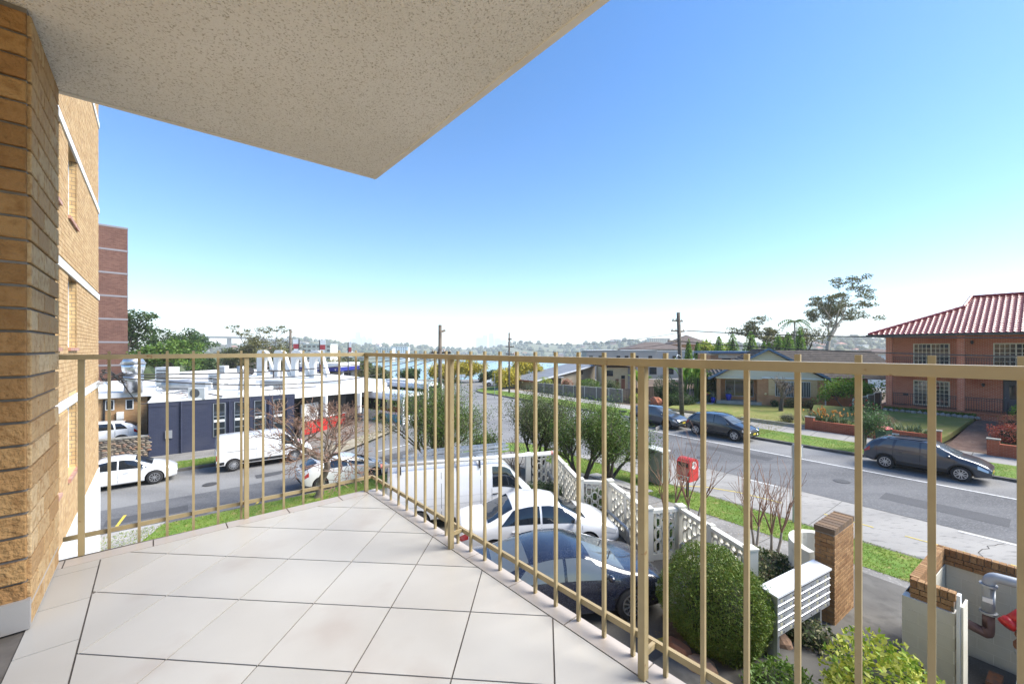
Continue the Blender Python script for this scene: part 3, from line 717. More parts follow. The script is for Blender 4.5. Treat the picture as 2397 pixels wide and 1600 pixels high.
class Body:
    def __init__(s, top, belt, plan, sill, tum=0.25, k=0.07):
        s.top, s.belt, s.plan, s.sill, s.tum = curve(top, k), curve(belt, 0.12), curve(plan, 0.05), curve(sill, 0.05), tum
        s.x0, s.x1 = top[0][0], top[-1][0]
    def sec(s, x):
        zs, W, zt = s.sill(x), s.plan(x), s.top(x); zb = min(s.belt(x), zt-0.035); h = zt-zb
        g = min(1.0, h/0.42); yt = W*(0.90-(s.tum-0.10)*g) if g < 1 else W*(1-s.tum)
        B = 0.955+0.02*g
        return [(0, zs), (W*0.86, zs), (W*0.97, zs+0.07), (W, zs+0.42*(zb-zs)), (W*0.995, zs+0.76*(zb-zs)), (W*B, zb),
                ((W*B+yt)/2+0.015*g, zb+h*0.55), (yt, zt-0.012-0.055*g), (yt*0.74, zt-0.010-0.012*g), (0, zt)]
    def S(s, x, v, side=1):
        P = s.sec(x); i = min(int(v), 8); f = v-i; a, b = P[i], P[i+1]
        return Vector((x, side*(a[0]+(b[0]-a[0])*f), a[1]+(b[1]-a[1])*f))
    def mesh(s, n=58):
        st = list(np.linspace(s.x0, s.x1, n))
        for e in (0.02, 0.06, 0.12): st += [s.x0+e, s.x1-e]
        st = sorted(st); mb = MB(); m = 18
        for x in st:
            P = s.sec(x); ring = [(x, y, z) for y, z in P]+[(x, -y, z) for y, z in P[8:0:-1]]; mb.v += ring
        for i in range(len(st)-1):
            for k in range(m): mb.f.append((i*m+k, (i+1)*m+k, (i+1)*m+(k+1) % m, i*m+(k+1) % m)); mb.m.append(0)
        mb.f.append(tuple(range(m))); mb.m.append(0); o = (len(st)-1)*m; mb.f.append(tuple(o+k for k in range(m-1, -1, -1))); mb.m.append(0)
        return mb
    def surf(s, mb, x0, x1, v0, v1, side=1, nx=10, nv=4, off=0.004, mi=0, f0=None, f1=None):
        """patch of the skin; f0/f1 shift its x limits with v"""
        vs = []
        for j in range(nv+1):
            v = v0+(v1-v0)*j/nv; a = x0+(f0(j/nv) if f0 else 0); b = x1+(f1(j/nv) if f1 else 0)
            for i in range(nx+1):
                x = a+(b-a)*i/nx; p = s.S(x, v, side)
                px = s.S(min(x+0.01, s.x1), v, side)-s.S(max(x-0.01, s.x0), v, side); pv = s.S(x, min(v+0.05, 9), side)-s.S(x, max(v-0.05, 0), side)
                n = px.cross(pv)*-side
                n = n.normalized() if n.length > 1e-9 else Vector((0, 0, 1))
                if n.y*side < -0.3: n = -n
                vs.append(p+n*off)
        fs = [(j*(nx+1)+i, j*(nx+1)+i+1, (j+1)*(nx+1)+i+1, (j+1)*(nx+1)+i) for j in range(nv) for i in range(nx)]
        if side < 0: fs = [f[::-1] for f in fs]
        mb.add(vs, fs, mi)
def wheel_meshes(r, w, style, key, _c={}):
    if key in _c: return _c[key]
    ty = MB().lathe([(r*0.62, -w/2+0.01), (r*0.90, -w/2), (r*0.985, -w/2+0.025), (r, -w/2+0.05), (r, w/2-0.05), (r*0.985, w/2-0.025), (r*0.90, w/2), (r*0.62, w/2-0.01)], 28, axis='y').mesh('tyre', M_rubber, True)
    rm = MB(); R = r*0.66
    rm.lathe([(R, -0.01), (R, 0.012), (R*0.9, 0.012), (R*0.9, -0.01)], 28, 0, axis='y')
    rm.lathe([(R*0.92, -0.05), (R*0.92, -0.04)], 24, 1, axis='y')
    n = {'ten': 10, 'five': 5, 'six': 6, 'steel': 0, 'star': 5}[style]
    if style == 'steel':
        rm.lathe([(R*0.9, -0.03), (R*0.75, 0.0), (R*0.45, -0.005), (R*0.40, 0.015), (0.0, 0.018)], 24, 0, axis='y')
        for k in range(10):
            a = 2*math.pi*k/10; rm.blob((R*0.66*math.cos(a), 0.004, R*0.66*math.sin(a)), (0.026, 0.012, 0.026), 1, 0, 1)
    else:
        rm.lathe([(R*0.2, -0.02), (R*0.2, 0.01), (0.0, 0.014)], 16, 0, axis='y')
        for k in range(n):
            a = 2*math.pi*k/n; d = Vector((math.cos(a), 0, math.sin(a)))
            if style in ('five', 'six', 'star'):
                t = Vector((-d.z, 0, d.x))
                for q in (-1, 1):
                    rm.beam(d*R*0.16+t*q*0.012, d*R*0.93+t*q*R*(0.17 if style != 'star' else 0.26), 0.035 if style != 'six' else 0.028, 0.02, up=(0, 1, 0))
            else: rm.beam(d*R*0.15, d*R*0.93, 0.026, 0.02, up=(0, 1, 0))
    rmm = rm.mesh('rim', [M_rim, M_under])
    _c[key] = (ty, rmm); return _c[key]
def vehicle(name, label, cat, pos, heading, B, wb, pm, r=0.32, style='ten', wins=(), ws=None, rw=None, front=None, rear=None, group=None, rails=False, cladding=False, pillar=True, plate='yellow', tw=0.2, mirror=None, handles=(), yaw_h=0.0, body_sub=None):
    root = thing(name, label, cat, (pos[0], pos[1], pos[2]), rz_of(heading), group)
    W = B.plan(0); gm = M_cglass2 if pm in (P_grey, P_black, P_slate, P_navy) else M_cglass
    mb = B.mesh(); me = mb.mesh('body', [pm, M_under], True)
    o = link('body', me, root)
    cut = MB()
    for x in (wb/2, -wb/2):
        for sd in (-1, 1):
            cut.lathe([(r*1.17, sd*(W-0.30)), (r*1.17, sd*(W+0.2))] if sd > 0 else [(r*1.17, sd*(W+0.2)), (r*1.17, sd*(W-0.30))], 24, 1, c=(x, 0, r), axis='y')
    cm = cut.mesh('cut', [pm, M_under]); bm = bmesh.new(); bm.from_mesh(cm); bmesh.ops.recalc_face_normals(bm, faces=bm.faces); bm.to_mesh(cm); bm.free()
    bm = bmesh.new(); bm.from_mesh(me); bmesh.ops.recalc_face_normals(bm, faces=bm.faces); bm.to_mesh(me); bm.free()
    co = link('cut', cm, root); md = o.modifiers.new('b', 'BOOLEAN'); md.operation = 'DIFFERENCE'; md.object = co; md.solver = 'EXACT'
    bpy.context.view_layer.update(); dg = bpy.context.evaluated_depsgraph_get()
    ne = bpy.data.meshes.new_from_object(o.evaluated_get(dg)); o.modifiers.clear(); o.data = ne; bpy.data.objects.remove(co)
    ne.polygons.foreach_set('use_smooth', [True]*len(ne.polygons))
    try: ne.set_sharp_from_angle(angle=R_(38))
    except Exception: pass
    # wheels
    ty, rm = wheel_meshes(r, tw, style, (round(r, 3), style))
    for x in (wb/2, -wb/2):
        for sd in (1, -1):
            wo = link('wheel', ty, root, (x, sd*(W-tw/2-0.015), r)); wo.rotation_euler = (0, 0, 0)
            ro = link('rim', rm, wo, (0, sd*(tw/2-0.004), 0)); ro.rotation_euler = (0, 0.2+x, 0 if sd > 0 else math.pi)
    # glass
    if ws:
        g = MB(); B.surf(g, ws[0], ws[1], 7.12, 9, 1, 10, 5, 0.005); B.surf(g, ws[0], ws[1], 7.12, 9, -1, 10, 5, 0.005); g.build('windscreen', gm, root, True)
        wp = MB()
        for sd in (-0.1, 0.45): 
            p0 = B.S(ws[1]-0.03, 8.6, 1); q = B.S(ws[1]-0.28, 8.2, 1); wp.beam((p0.x, sd+0.05, p0.z+0.02), (q.x, sd-0.4, q.z+0.015), 0.02, 0.012)
        wp.build('wiper', M_black, root)
    if rw:
        g = MB(); B.surf(g, rw[0], rw[1], 7.25, 9, 1, 8, 5, 0.005); B.surf(g, rw[0], rw[1], 7.25, 9, -1, 8, 5, 0.005); g.build('rear_window', gm, root, True)
    for (a, b, fa, fb) in wins:
        for sd in (1, -1):
            g = MB(); B.surf(g, a, b, 5.18, 6.86, sd, 10, 4, 0.006, f0=(lambda t, fa=fa: fa*t) if fa else None, f1=(lambda t, fb=fb: fb*t) if fb else None)
            g.build('side_window', gm, root, True)
    # seams of the doors
    sm_ = MB()
    for (a, b, fa, fb) in wins:
        for x in (a-0.03, b+0.03):
            for sd in (1, -1): B.surf(sm_, x-0.004, x+0.004, 2.2, 5.1, sd, 1, 6, 0.0015)
    if sm_.v: sm_.build('door_seams', M_under, root)
    for x in handles:
        for sd in (1, -1):
            p = B.S(x, 4.35, sd); MB().beam((x-0.09, p.y+sd*0.02, p.z), (x+0.09, p.y+sd*0.02, p.z), 0.025, 0.025).build('door_handle', pm if pillar != 'black' else M_black, root)
    # lights
    if front:
        a, b, v0, v1 = front
        for sd in (1, -1):
            g = MB(); B.surf(g, B.x1-a, B.x1-b, v0, v1, sd, 6, 3, 0.006); g.build('headlight', M_head, root, True)
    if rear:
        a, b, v0, v1 = rear
        for sd in (1, -1):
            g = MB(); B.surf(g, B.x0+b, B.x0+a, v0, v1, sd, 6, 4, 0.006); g.build('tail_light', M_tail, root, True)
    # nose and tail furniture
    zf0, zf1, Wf = B.sill(B.x1), B.top(B.x1), B.plan(B.x1)
    gr = MB().box(B.x1-0.02, B.x1+0.006, -Wf*0.62, Wf*0.62, zf0+(zf1-zf0)*0.62, zf0+(zf1-zf0)*0.92); gr.build('grille', M_black, root)
    MB().box(B.x1-0.02, B.x1+0.004, -Wf*0.8, Wf*0.8, zf0+0.03, zf0+(zf1-zf0)*0.32).build('air_intake', M_black, root)
    MB().box(B.x1, B.x1+0.012, -0.18, 0.18, zf0+(zf1-zf0)*0.40, zf0+(zf1-zf0)*0.40+0.11).build('number_plate', M_plate if plate == 'yellow' else M_platew, root)
    zr0, zr1 = B.sill(B.x0), B.top(B.x0)
    MB().box(B.x0-0.012, B.x0, -0.18, 0.18, zr0+(zr1-zr0)*0.55, zr0+(zr1-zr0)*0.55+0.11).build('number_plate', M_plate if plate == 'yellow' else M_platew, root)
    MB().box(B.x0-0.004, B.x0+0.02, -W*0.7, W*0.7, zr0+0.02, zr0+0.16).build('rear_bumper_trim', M_black, root)
    MB().box(-wb/2-0.2, wb/2+0.2, -W+0.32, W-0.32, 0.17, 0.4).build('underbody', M_under, root)
    if mirror:
        for sd in (1, -1):
            p = B.S(mirror, 5.3, sd); m_ = MB().blob((mirror, p.y+sd*0.12, p.z+0.06), (0.07, 0.10, 0.065), 2, 0.0); m_.beam((mirror, p.y, p.z+0.03), (mirror, p.y+sd*0.1, p.z+0.05), 0.05, 0.03)
            m_.build('mirror', pm if mirror and pillar != 'black' else M_black, root, True)
    if cladding:
        c = MB()
        for sd in (1, -1):
            B.surf(c, -wb/2+r*1.2, wb/2-r*1.2, 1.2, 2.6, sd, 12, 3, 0.008)
            for x in (wb/2, -wb/2):
                pts = []
                for k in range(13):
                    a = math.pi*k/12; xx = x+math.cos(a)*r*1.22; pts.append((xx, sd*(B.plan(xx)*0.998), r+math.sin(a)*r*1.22))
                c.tube(pts, 0.035, 5)
        c.build('wheel_arch_trim', M_black, root)
    if rails:
        for sd in (1, -1):
            p = B.S(0.2, 7.6, sd); q = B.S(rails, 7.6, sd); MB().tube([(0.35, p.y, p.z-0.01), (0.2, p.y, p.z+0.05), (rails+0.15, q.y, q.z+0.05), (rails, q.y, q.z)], 0.018, 6).build('roof_rail', M_black, root)
    return root
def plan_of(L0, L1, W, nose=0.80, tail=0.84):
    return [(L0, W*tail), (L0+0.10, W*0.93), (L0+0.35, W*0.985), (L0+0.9, W), (L1-1.0, W), (L1-0.45, W*0.97), (L1-0.14, W*0.90), (L1, W*nose)]
def sedan(L0=-2.2, L1=2.2, W=0.86, H=1.47, hood=0.93, boot=1.02):
    return Body([(L0, 0.72), (L0+0.05, boot-0.05), (L0+0.5, boot), (-1.42, boot+0.02), (-0.72, H-0.07), (-0.3, H), (0.25, H-0.005), (0.62, H-0.10), (1.30, hood+0.05), (1.5, hood), (L1-0.35, hood-0.12), (L1-0.06, 0.68), (L1, 0.60)],
                [(L0, 0.70), (L0+0.4, 0.92), (-1.0, 0.93), (1.1, 0.87), (L1-0.4, 0.74), (L1, 0.55)], plan_of(L0, L1, W), [(L0, 0.34), (L0+0.35, 0.22), (-0.8, 0.2), (0.8, 0.2), (L1-0.35, 0.2), (L1, 0.26)])
def hatch(L0=-2.12, L1=2.2, W=0.895, H=1.455, hood=0.95):
    return Body([(L0, 0.78), (L0+0.06, 1.0), (L0+0.18, 1.08), (-1.55, 1.30), (-1.25, H-0.06), (-0.5, H), (0.1, H-0.005), (0.52, H-0.10), (1.28, hood+0.06), (1.5, hood), (L1-0.35, hood-0.13), (L1-0.06, 0.70), (L1, 0.62)],
                [(L0, 0.72), (L0+0.3, 0.98), (-1.0, 0.96), (1.1, 0.90), (L1-0.4, 0.76), (L1, 0.56)], plan_of(L0, L1, W), [(L0, 0.36), (L0+0.3, 0.24), (-0.8, 0.2), (0.8, 0.2), (L1-0.35, 0.2), (L1, 0.26)])
def suv(L0=-2.2, L1=2.23, W=0.89, H=1.58, hood=1.02, slope=0.0, sill=0.28):
    return Body([(L0, 0.80), (L0+0.06, 1.08), (L0+0.2, 1.24), (-1.76, 1.43-slope), (-1.52, H-0.075-slope*0.5), (-0.7, H-0.01), (0.0, H), (0.40, H-0.05), (0.60, H-0.14), (1.26, hood+0.06), (1.5, hood), (L1-0.4, hood-0.10), (L1-0.08, 0.80), (L1, 0.66)],
                [(L0, 0.76), (L0+0.3, 1.06), (-1.0, 1.04), (1.1, 0.97), (L1-0.4, 0.84), (L1, 0.6)], plan_of(L0, L1, W), [(L0, 0.42), (L0+0.3, 0.32), (-0.8, sill), (0.8, sill), (L1-0.4, sill), (L1, 0.34)])
STD = dict(front=(0.42, 0.10, 3.9, 5.0), rear=(0.02, 0.28, 4.0, 5.2))
def gpos(p): return (p.x, p.y, gz(p.x, p.y))
# parked on the left street
vehicle('parked_sedan', 'white sedan nosing out from behind the brick flats on the left street', 'car', gpos(LL(-2.6, 28.75)), 51, sedan(-2.35, 2.27, 0.9, 1.48, 0.98), 2.75, P_white, 0.335, 'ten',
        wins=((0.03, 1.10, 0, -0.42), (-1.05, -0.03, 0.28, 0)), ws=(0.62, 1.28), rw=(-1.35, -0.76), mirror=0.95, handles=(-0.75, 0.3), plate='white', **STD)
VAN = Body([(-2.35, 1.0), (-2.33, 1.86), (-2.2, 1.94), (-1.5, 1.97), (0.4, 1.97), (0.95, 1.93), (1.15, 1.84), (1.85, 1.20), (2.0, 1.13), (2.42, 1.02), (2.58, 0.80), (2.63, 0.62)],
           [(-2.35, 0.95), (-2.2, 1.10), (1.0, 1.10), (1.9, 1.04), (2.35, 0.90), (2.63, 0.55)], [(-2.35, 0.93), (-2.2, 0.965), (1.2, 0.97), (1.9, 0.95), (2.4, 0.86), (2.63, 0.70)], [(-2.35, 0.32), (2.2, 0.26), (2.63, 0.28)], tum=0.14, k=0.05)
van = vehicle('delivery_van', 'white panel van with steel wheels parked beside the navy building', 'van', gpos(LL(3.7, 28.85)), 51, VAN, 3.1, P_white, 0.34, 'steel',
        wins=((0.86, 1.72, 0, -0.45),), ws=(1.2, 1.86), mirror=1.55, handles=(0.95,), pillar='black', front=(0.42, 0.12, 3.9, 5.2), rear=(0.0, 0.10, 3.4, 5.0), plate='white')
tr = MB()
for sd in (1, -1): VAN.surf(tr, -1.18, 1.15, 1.0, 2.7, sd, 12, 3, 0.008)
for sd in (1, -1): VAN.surf(tr, -2.34, -1.98, 1.0, 2.8, sd, 4, 3, 0.01)
tr.build('lower_trim', M_black, van)
tr = MB()
for sd in (1, -1):
    for x in (-0.42, 0.74): VAN.surf(tr, x-0.006, x+0.006, 2.7, 6.7, sd, 1, 8, 0.002)
    VAN.surf(tr, -0.42, 0.74, 6.68, 6.72, sd, 8, 1, 0.002); VAN.surf(tr, -1.9, -0.4, 5.0, 5.05, sd, 8, 1, 0.003)
stuff(tr.build('panel_seams', M_under, van))
tr = MB()
for sd in (1, -1):
    for z in (4.05, 5.9): VAN.surf(tr, -1.9, 0.7, z, z+0.04, sd, 12, 1, 0.004)
tr.build('panel_crease', mat('crease', (0.5, 0.51, 0.52), 0.4), van)
vehicle('parked_hatchback', 'white hatchback parked at the near kerb behind the bare street tree', 'car', gpos(LL(6.45, 22.0)), 51, hatch(), 2.65, P_white, 0.325, 'ten',
        wins=((0.02, 1.05, 0, -0.44), (-1.02, -0.05, 0.22, 0)), ws=(0.54, 1.26), rw=(-2.0, -1.42), mirror=0.92, handles=(-0.7, 0.32), plate='white', **STD)
vehicle('parked_car', 'dark car with only its nose and yellow plate showing past the white weatherboards', 'car', gpos(LL(-4.75, 20.55)), 54, suv(H=1.5), 2.6, P_slate, 0.33, 'five',
        wins=((0.03, 1.08, 0, -0.42), (-1.05, -0.05, 0.25, 0)), ws=(0.6, 1.26), rw=(-2.0, -1.45), mirror=0.95, **STD)
# parked on the right street
DW = dict(wins=((0.0, 1.08, 0, -0.46), (-0.98, -0.07, 0.10, 0), (-1.62, -1.06, 0.35, 0.06)), ws=(0.6, 1.26), rw=(-2.02, -1.46), mirror=0.93, handles=(-0.75, 0.3))
vehicle('parked_wagon', 'dark grey wagon with roof rails parked in front of the red brick house', 'car', gpos(RR(4.0, 28.85)), 143.5, suv(-2.2, 2.25, 0.89, 1.63, 1.06), 2.635, P_grey, 0.345, 'star', cladding=True, rails=-1.3, **DW, **STD)
vehicle('parked_suv', 'black crossover with split silver nose trim parked by the cottage lawn', 'car', gpos(RR(14.2, 28.85)), 143.5, suv(-2.15, 2.25, 0.90, 1.66, 1.06, 0.06), 2.67, P_black, 0.36, 'five', cladding=True, **DW, **STD)
vehicle('parked_wagon', 'slate grey wagon parked behind the black crossover near the leaning pole', 'car', gpos(RR(19.2, 28.85)), 143.5, suv(-2.2, 2.25, 0.89, 1.57), 2.635, P_slate, 0.345, 'star', cladding=True, rails=-1.3, **DW, **STD)
for o in [x for x in bpy.data.objects if x.name.startswith('parked_suv')]:
    g = MB()
    for sd in (1, -1): g.tube([(2.12, sd*0.80, 0.86), (2.2, sd*0.74, 0.70), (2.2, sd*0.62, 0.52), (2.24, sd*0.4, 0.44)], 0.03, 6)
    g.build('nose_trim', M_chrome, o)
vehicle('distant_car', 'small white car at the far bend beside the wattle trees', 'car', gpos(Vector((-2.6, 66, 0))), -100, hatch(), 2.6, P_white, 0.32, 'ten', wins=((0.02, 1.05, 0, -0.44), (-1.02, -0.05, 0.22, 0)), ws=(0.54, 1.26), rw=(-2.0, -1.42), **STD)
vehicle('parked_suv', 'white car half hidden behind the rubble stone wall', 'car', (*lt(222, 37.6)[:2], 0.62), 231, suv(), 2.65, P_white, 0.34, 'five', **{**DW, **STD})
# in the yard below
YZ = 1.2+KH-0.02
cor_ = vehicle('yard_sedan', 'white sedan in the yard between the work van and the wet navy car', 'car', (0.66, 11.7, YZ), 80, sedan(-2.25, 2.27, 0.852, 1.47), 2.6, P_white, 0.31, 'ten',
        wins=((0.03, 1.12, 0, -0.46), (-1.12, -0.03, 0.36, 0)), ws=(0.60, 1.30), rw=(-1.45, -0.76), mirror=0.96, handles=(-0.72, 0.3), **STD)
vehicle('yard_saloon', 'wet navy blue saloon in the yard nearest the balcony', 'car', (0.98, 9.05, YZ), 80, sedan(-2.28, 2.36, 0.905, 1.43, 0.99, 1.06), 2.81, P_navy, 0.335, 'ten',
        wins=((0.0, 1.02, 0, -0.46), (-1.10, -0.06, 0.34, 0)), ws=(0.56, 1.30), rw=(-1.45, -0.76), mirror=0.90, handles=(-0.8, 0.2), **STD)
HI = Body([(-2.42, 1.0), (-2.40, 1.80), (-2.3, 1.93), (-1.9, 1.97), (0.9, 1.97), (1.35, 1.92), (1.55, 1.80), (2.22, 1.10), (2.32, 0.98), (2.40, 0.80), (2.44, 0.6)],
          [(-2.42, 0.95), (-2.2, 1.12), (1.2, 1.12), (2.2, 0.96), (2.44, 0.55)], [(-2.42, 0.80), (-2.3, 0.84), (1.6, 0.85), (2.2, 0.80), (2.44, 0.68)], [(-2.42, 0.34), (2.0, 0.26), (2.44, 0.3)], tum=0.13, k=0.06)
HX, HYy, HH = -1.75, 13.75, 73.0
hi = vehicle('work_van', 'white work van carrying ladders and a long pipe on its roof', 'van', (HX, HYy, gz(HX, HYy)+KH-0.02), HH, HI, 2.95, P_white, 0.33, 'steel',
        wins=((0.92, 1.95, 0, -0.42),), ws=(1.6, 2.2), mirror=1.72, handles=(1.0,), pillar='black', front=(0.36, 0.10, 3.8, 5.0), rear=(0.0, 0.12, 3.6, 5.2))
for x in (-2.0, -0.2, 0.5):
    rk = MB()
    for sd in (1, -1):
        rk.beam((x, sd*0.74, 1.84), (x, sd*0.70, 2.06), 0.09, 0.05); 
    rk.beam((x, -0.74, 2.05), (x, 0.74, 2.05), 0.04, 0.035)
    rk.build('roof_rack', M_black, hi)
tr = MB()
for sd in (1, -1):
    HI.surf(tr, -2.2, 0.8, 3.55, 3.6, sd, 12, 1, 0.004); HI.surf(tr, -2.2, 0.8, 4.5, 4.54, sd, 12, 1, 0.004)
tr.build('panel_crease', mat('crease', (0.5, 0.51, 0.52), 0.4), hi)
tr = MB()
for sd in (1, -1):
    for x in (-0.75, 0.52): HI.surf(tr, x-0.006, x+0.006, 2.2, 6.7, sd, 1, 8, 0.002)
stuff(tr.build('panel_seams', M_under, hi))
hz = gz(HX, HYy)+KH-0.02
def on_van(x, y, z): p = Vector((HX, HYy, 0))+hd(HH)*x+hd(HH-90)*y; return Vector((p.x, p.y, hz+z))
def ladder(y0, L, x0, z, w, label, tilt=0.0):
    t = thing('ladder', label, 'ladder', on_van(x0, y0, z), rz_of(HH), 'ladders on the work van')
    for sd in (0, w): MB().beam((0, sd, 0), (L, sd+0.0, tilt), 0.03, 0.07).build('stile', M_alu, t)
    x = 0.25
    while x < L: MB().tube([(x, 0.015, tilt*x/L), (x, w-0.015, tilt*x/L)], 0.017, 6).build('rung', M_alu, t); x += 0.29
    return t
ladder(-0.52, 3.7, -2.3, 2.13, 0.36, 'aluminium ladder lying nearest the pipe on the van roof')
ladder(-0.05, 3.6, -1.9, 2.13, 0.40, 'wide aluminium ladder in the middle of the van roof', 0.08)
ladder(0.02, 3.0, -1.3, 2.26, 0.34, 'short upper ladder stacked on the wide ladder on the van', 0.06)
pp = MB().tube([on_van(-2.55, -0.70, 2.14), on_van(3.05, -0.66, 2.12)], 0.062, 14).build('pipe_carrier', M_white, smooth=True)
tag(pp, 'long white capped pipe strapped along the near side of the van roof', 'pipe')
for x in (-2.58, 3.03): MB().tube([on_van(x, -0.70 if x < 0 else -0.66, 2.14 if x < 0 else 2.12), on_van(x+0.06, -0.70 if x < 0 else -0.66, 2.14 if x < 0 else 2.12)], 0.07, 14).build('end_cap', mat('red_cap', (0.55, 0.2, 0.16), 0.5), pp)
# ================================================================ plants: builders
def grow(rng, p, d, L, r, lev, cfg, segs, tips):
    n = cfg.get('n', 4) if lev == 0 else 3
    pts = [p.copy()]; rad = [r]; q = p.copy(); dd = d.copy()
    for i in range(n):
        dd = (dd+Vector((rng.gauss(0, 1), rng.gauss(0, 1), rng.gauss(0, 1)+cfg.get('lift', 0.2)))*cfg.get('wob', 0.16)).normalized()
        q = q+dd*(L/n); pts.append(q.copy()); rad.append(r*(1-(1-cfg.get('taper', 0.62))*(i+1)/n))
    segs.append((lev, pts, rad))
    if lev >= cfg['levels']: tips.append((q, dd)); return
    k = cfg['kids'][min(lev, len(cfg['kids'])-1)]; ph = rng.random()*6.28
    for j in range(k):
        a = R_(cfg['angle'][min(lev, len(cfg['angle'])-1)])*rng.uniform(0.65, 1.3)
        az = ph+2*math.pi*j/k+rng.uniform(-0.4, 0.4); u = dd.orthogonal().normalized(); v = dd.cross(u)
        nd = (dd*math.cos(a)+(u*math.cos(az)+v*math.sin(az))*math.sin(a)).normalized()
        nd.z += cfg.get('up', 0.1); nd.z *= cfg.get('flat', 1.0); nd.normalize()
        t = 1.0 if (lev == 0 or j == 0) else rng.uniform(0.45, 1.0)
        idx = t*n; i0 = min(int(idx), n-1); s = pts[i0].lerp(pts[i0+1], idx-i0)
        grow(rng, s, nd, L*cfg['shrink']*rng.uniform(0.75, 1.2), rad[-1]*(0.8 if k > 1 else 1), lev+1, cfg, segs, tips)
    if cfg.get('mid_tips') and lev >= cfg['levels']-1: tips.append((q, dd))
    if cfg.get('low_tips') and lev >= 1:
        for i in range(1, n): tips.append((pts[i].copy(), dd))
def tree(name, label, pos, cfg, seed, bark, leafm=None, group=None, cat='tree', height=None):
    rng = random.Random(seed); segs, tips = [], []
    stems = cfg.get('stems', 1); root = thing(name, label, cat, pos, 0, group)
    for s in range(stems):
        a = 2*math.pi*s/stems+rng.random(); sp = cfg.get('stem_lean', 0.0)*(1 if stems > 1 else 0)+rng.uniform(0, 0.04)
        d = Vector((math.cos(a)*sp+cfg.get('lean', (0, 0))[0], math.sin(a)*sp+cfg.get('lean', (0, 0))[1], 1)).normalized()
        grow(rng, Vector((math.cos(a)*0.08*(stems > 1), math.sin(a)*0.08*(stems > 1), -0.1)), d, cfg['trunk'], cfg['r'], 0, cfg, segs, tips)
    if height:                                       # fit to a measured height
        zt = max(t[0].z for t in tips); k = height/zt
        segs = [(l, [Vector((p.x*cfg.get('sxy', k), p.y*cfg.get('sxy', k), p.z*k)) for p in ps], rs) for l, ps, rs in segs]; tips = [(Vector((p.x*cfg.get('sxy', k), p.y*cfg.get('sxy', k), p.z*k)), d) for p, d in tips]
    tk, br, tw = MB(), MB(), MB()
    for l, ps, rs in segs: (tk if l == 0 else br if l <= 2 or not cfg.get('twigpart') else tw).tube(ps, [max(x, cfg.get('rmin', 0.008)) for x in rs], 8 if l == 0 else 5 if l < 2 else 3, cap=False)
    tk.build('trunk', bark, root, True)
    if br.v: br.build('branches', bark if cfg.get('twigpart') else cfg.get('twig', bark), root, True)
    if tw.v: stuff(tw.build('twigs', cfg.get('twig', bark), root))
    if leafm:
        nl, cr, ls = cfg['leaves'], cfg['clump'], cfg['leaf']
        T = np.array([tuple(t[0]) for t in tips]); D = np.array([tuple(t[1]) for t in tips])
        C = np.repeat(T, nl, axis=0); off = NR.normal(size=C.shape); off /= np.linalg.norm(off, axis=1)[:, None]+1e-9
        rad = cr*NR.random_sample((len(C), 1))**0.45; off = off*rad; off[:, 2] *= cfg.get('squash', 0.8)
        me = leaves_mesh('crown', C+off, ls, leafm, cfg.get('aspect', 2.6), cfg.get('leaf_up', 0.1), droop=cfg.get('droop', 0))
        stuff(link('crown', me, root))
    return root
def clumps_bush(name, label, pos, R, n, leafm, leaf, cat='bush', group=None, seed=1, aspect=2.4, up=0.2, shell=0.35, core=None, z0=0.0, lumps=9, stems=True, amp=0.22):
    """a rounded shrub: leaves through an uneven shell round a dark core"""
    rng = random.Random(seed); root = thing(name, label, cat, pos, rng.random()*6, group)
    L = [(Vector((rng.gauss(0, 1), rng.gauss(0, 1), abs(rng.gauss(0.3, 0.8)))).normalized(), rng.uniform(0.1, amp)) for _ in range(lumps)]
    d = NR.normal(size=(n, 3)); d /= np.linalg.norm(d, axis=1)[:, None]
    rr = 1.0-shell*NR.random_sample(n)**1.4
    add = np.zeros(n)
    for v, a in L: add += a*np.exp(-((1-d@np.array(v))/0.12))
    ph = NR.uniform(0, 6.28, 6); add += amp*0.45*(np.sin(d[:, 0]*7+ph[0])*np.sin(d[:, 1]*6+ph[1])+0.6*np.sin(d[:, 2]*11+ph[2]+d[:, 0]*5)*np.sin(d[:, 1]*13+ph[3])+0.35*np.sin(d[:, 0]*23+ph[4])*np.sin(d[:, 2]*21+ph[5]))
    stray = NR.random_sample(n) < 0.03; rr[stray] += NR.uniform(0.03, 0.13, stray.sum())
    P = d*(rr+add)[:, None]*np.array(R)+np.array([0, 0, R[2]+z0]); P = P[P[:, 2] > 0.02]
    stuff(link('foliage', leaves_mesh('foliage', P, leaf, leafm, aspect, up), root))
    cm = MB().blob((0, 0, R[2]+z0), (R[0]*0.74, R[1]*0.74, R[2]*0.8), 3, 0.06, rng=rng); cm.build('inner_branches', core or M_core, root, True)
    if stems:
        st = MB()
        for k in range(4): a = k*1.6; st.tube([(math.cos(a)*0.06, math.sin(a)*0.06, -0.05), (math.cos(a)*R[0]*0.3, math.sin(a)*R[1]*0.3, R[2]*0.6+z0)], [0.03, 0.015], 5)
        st.build('stems', M_bark, root)
    return root
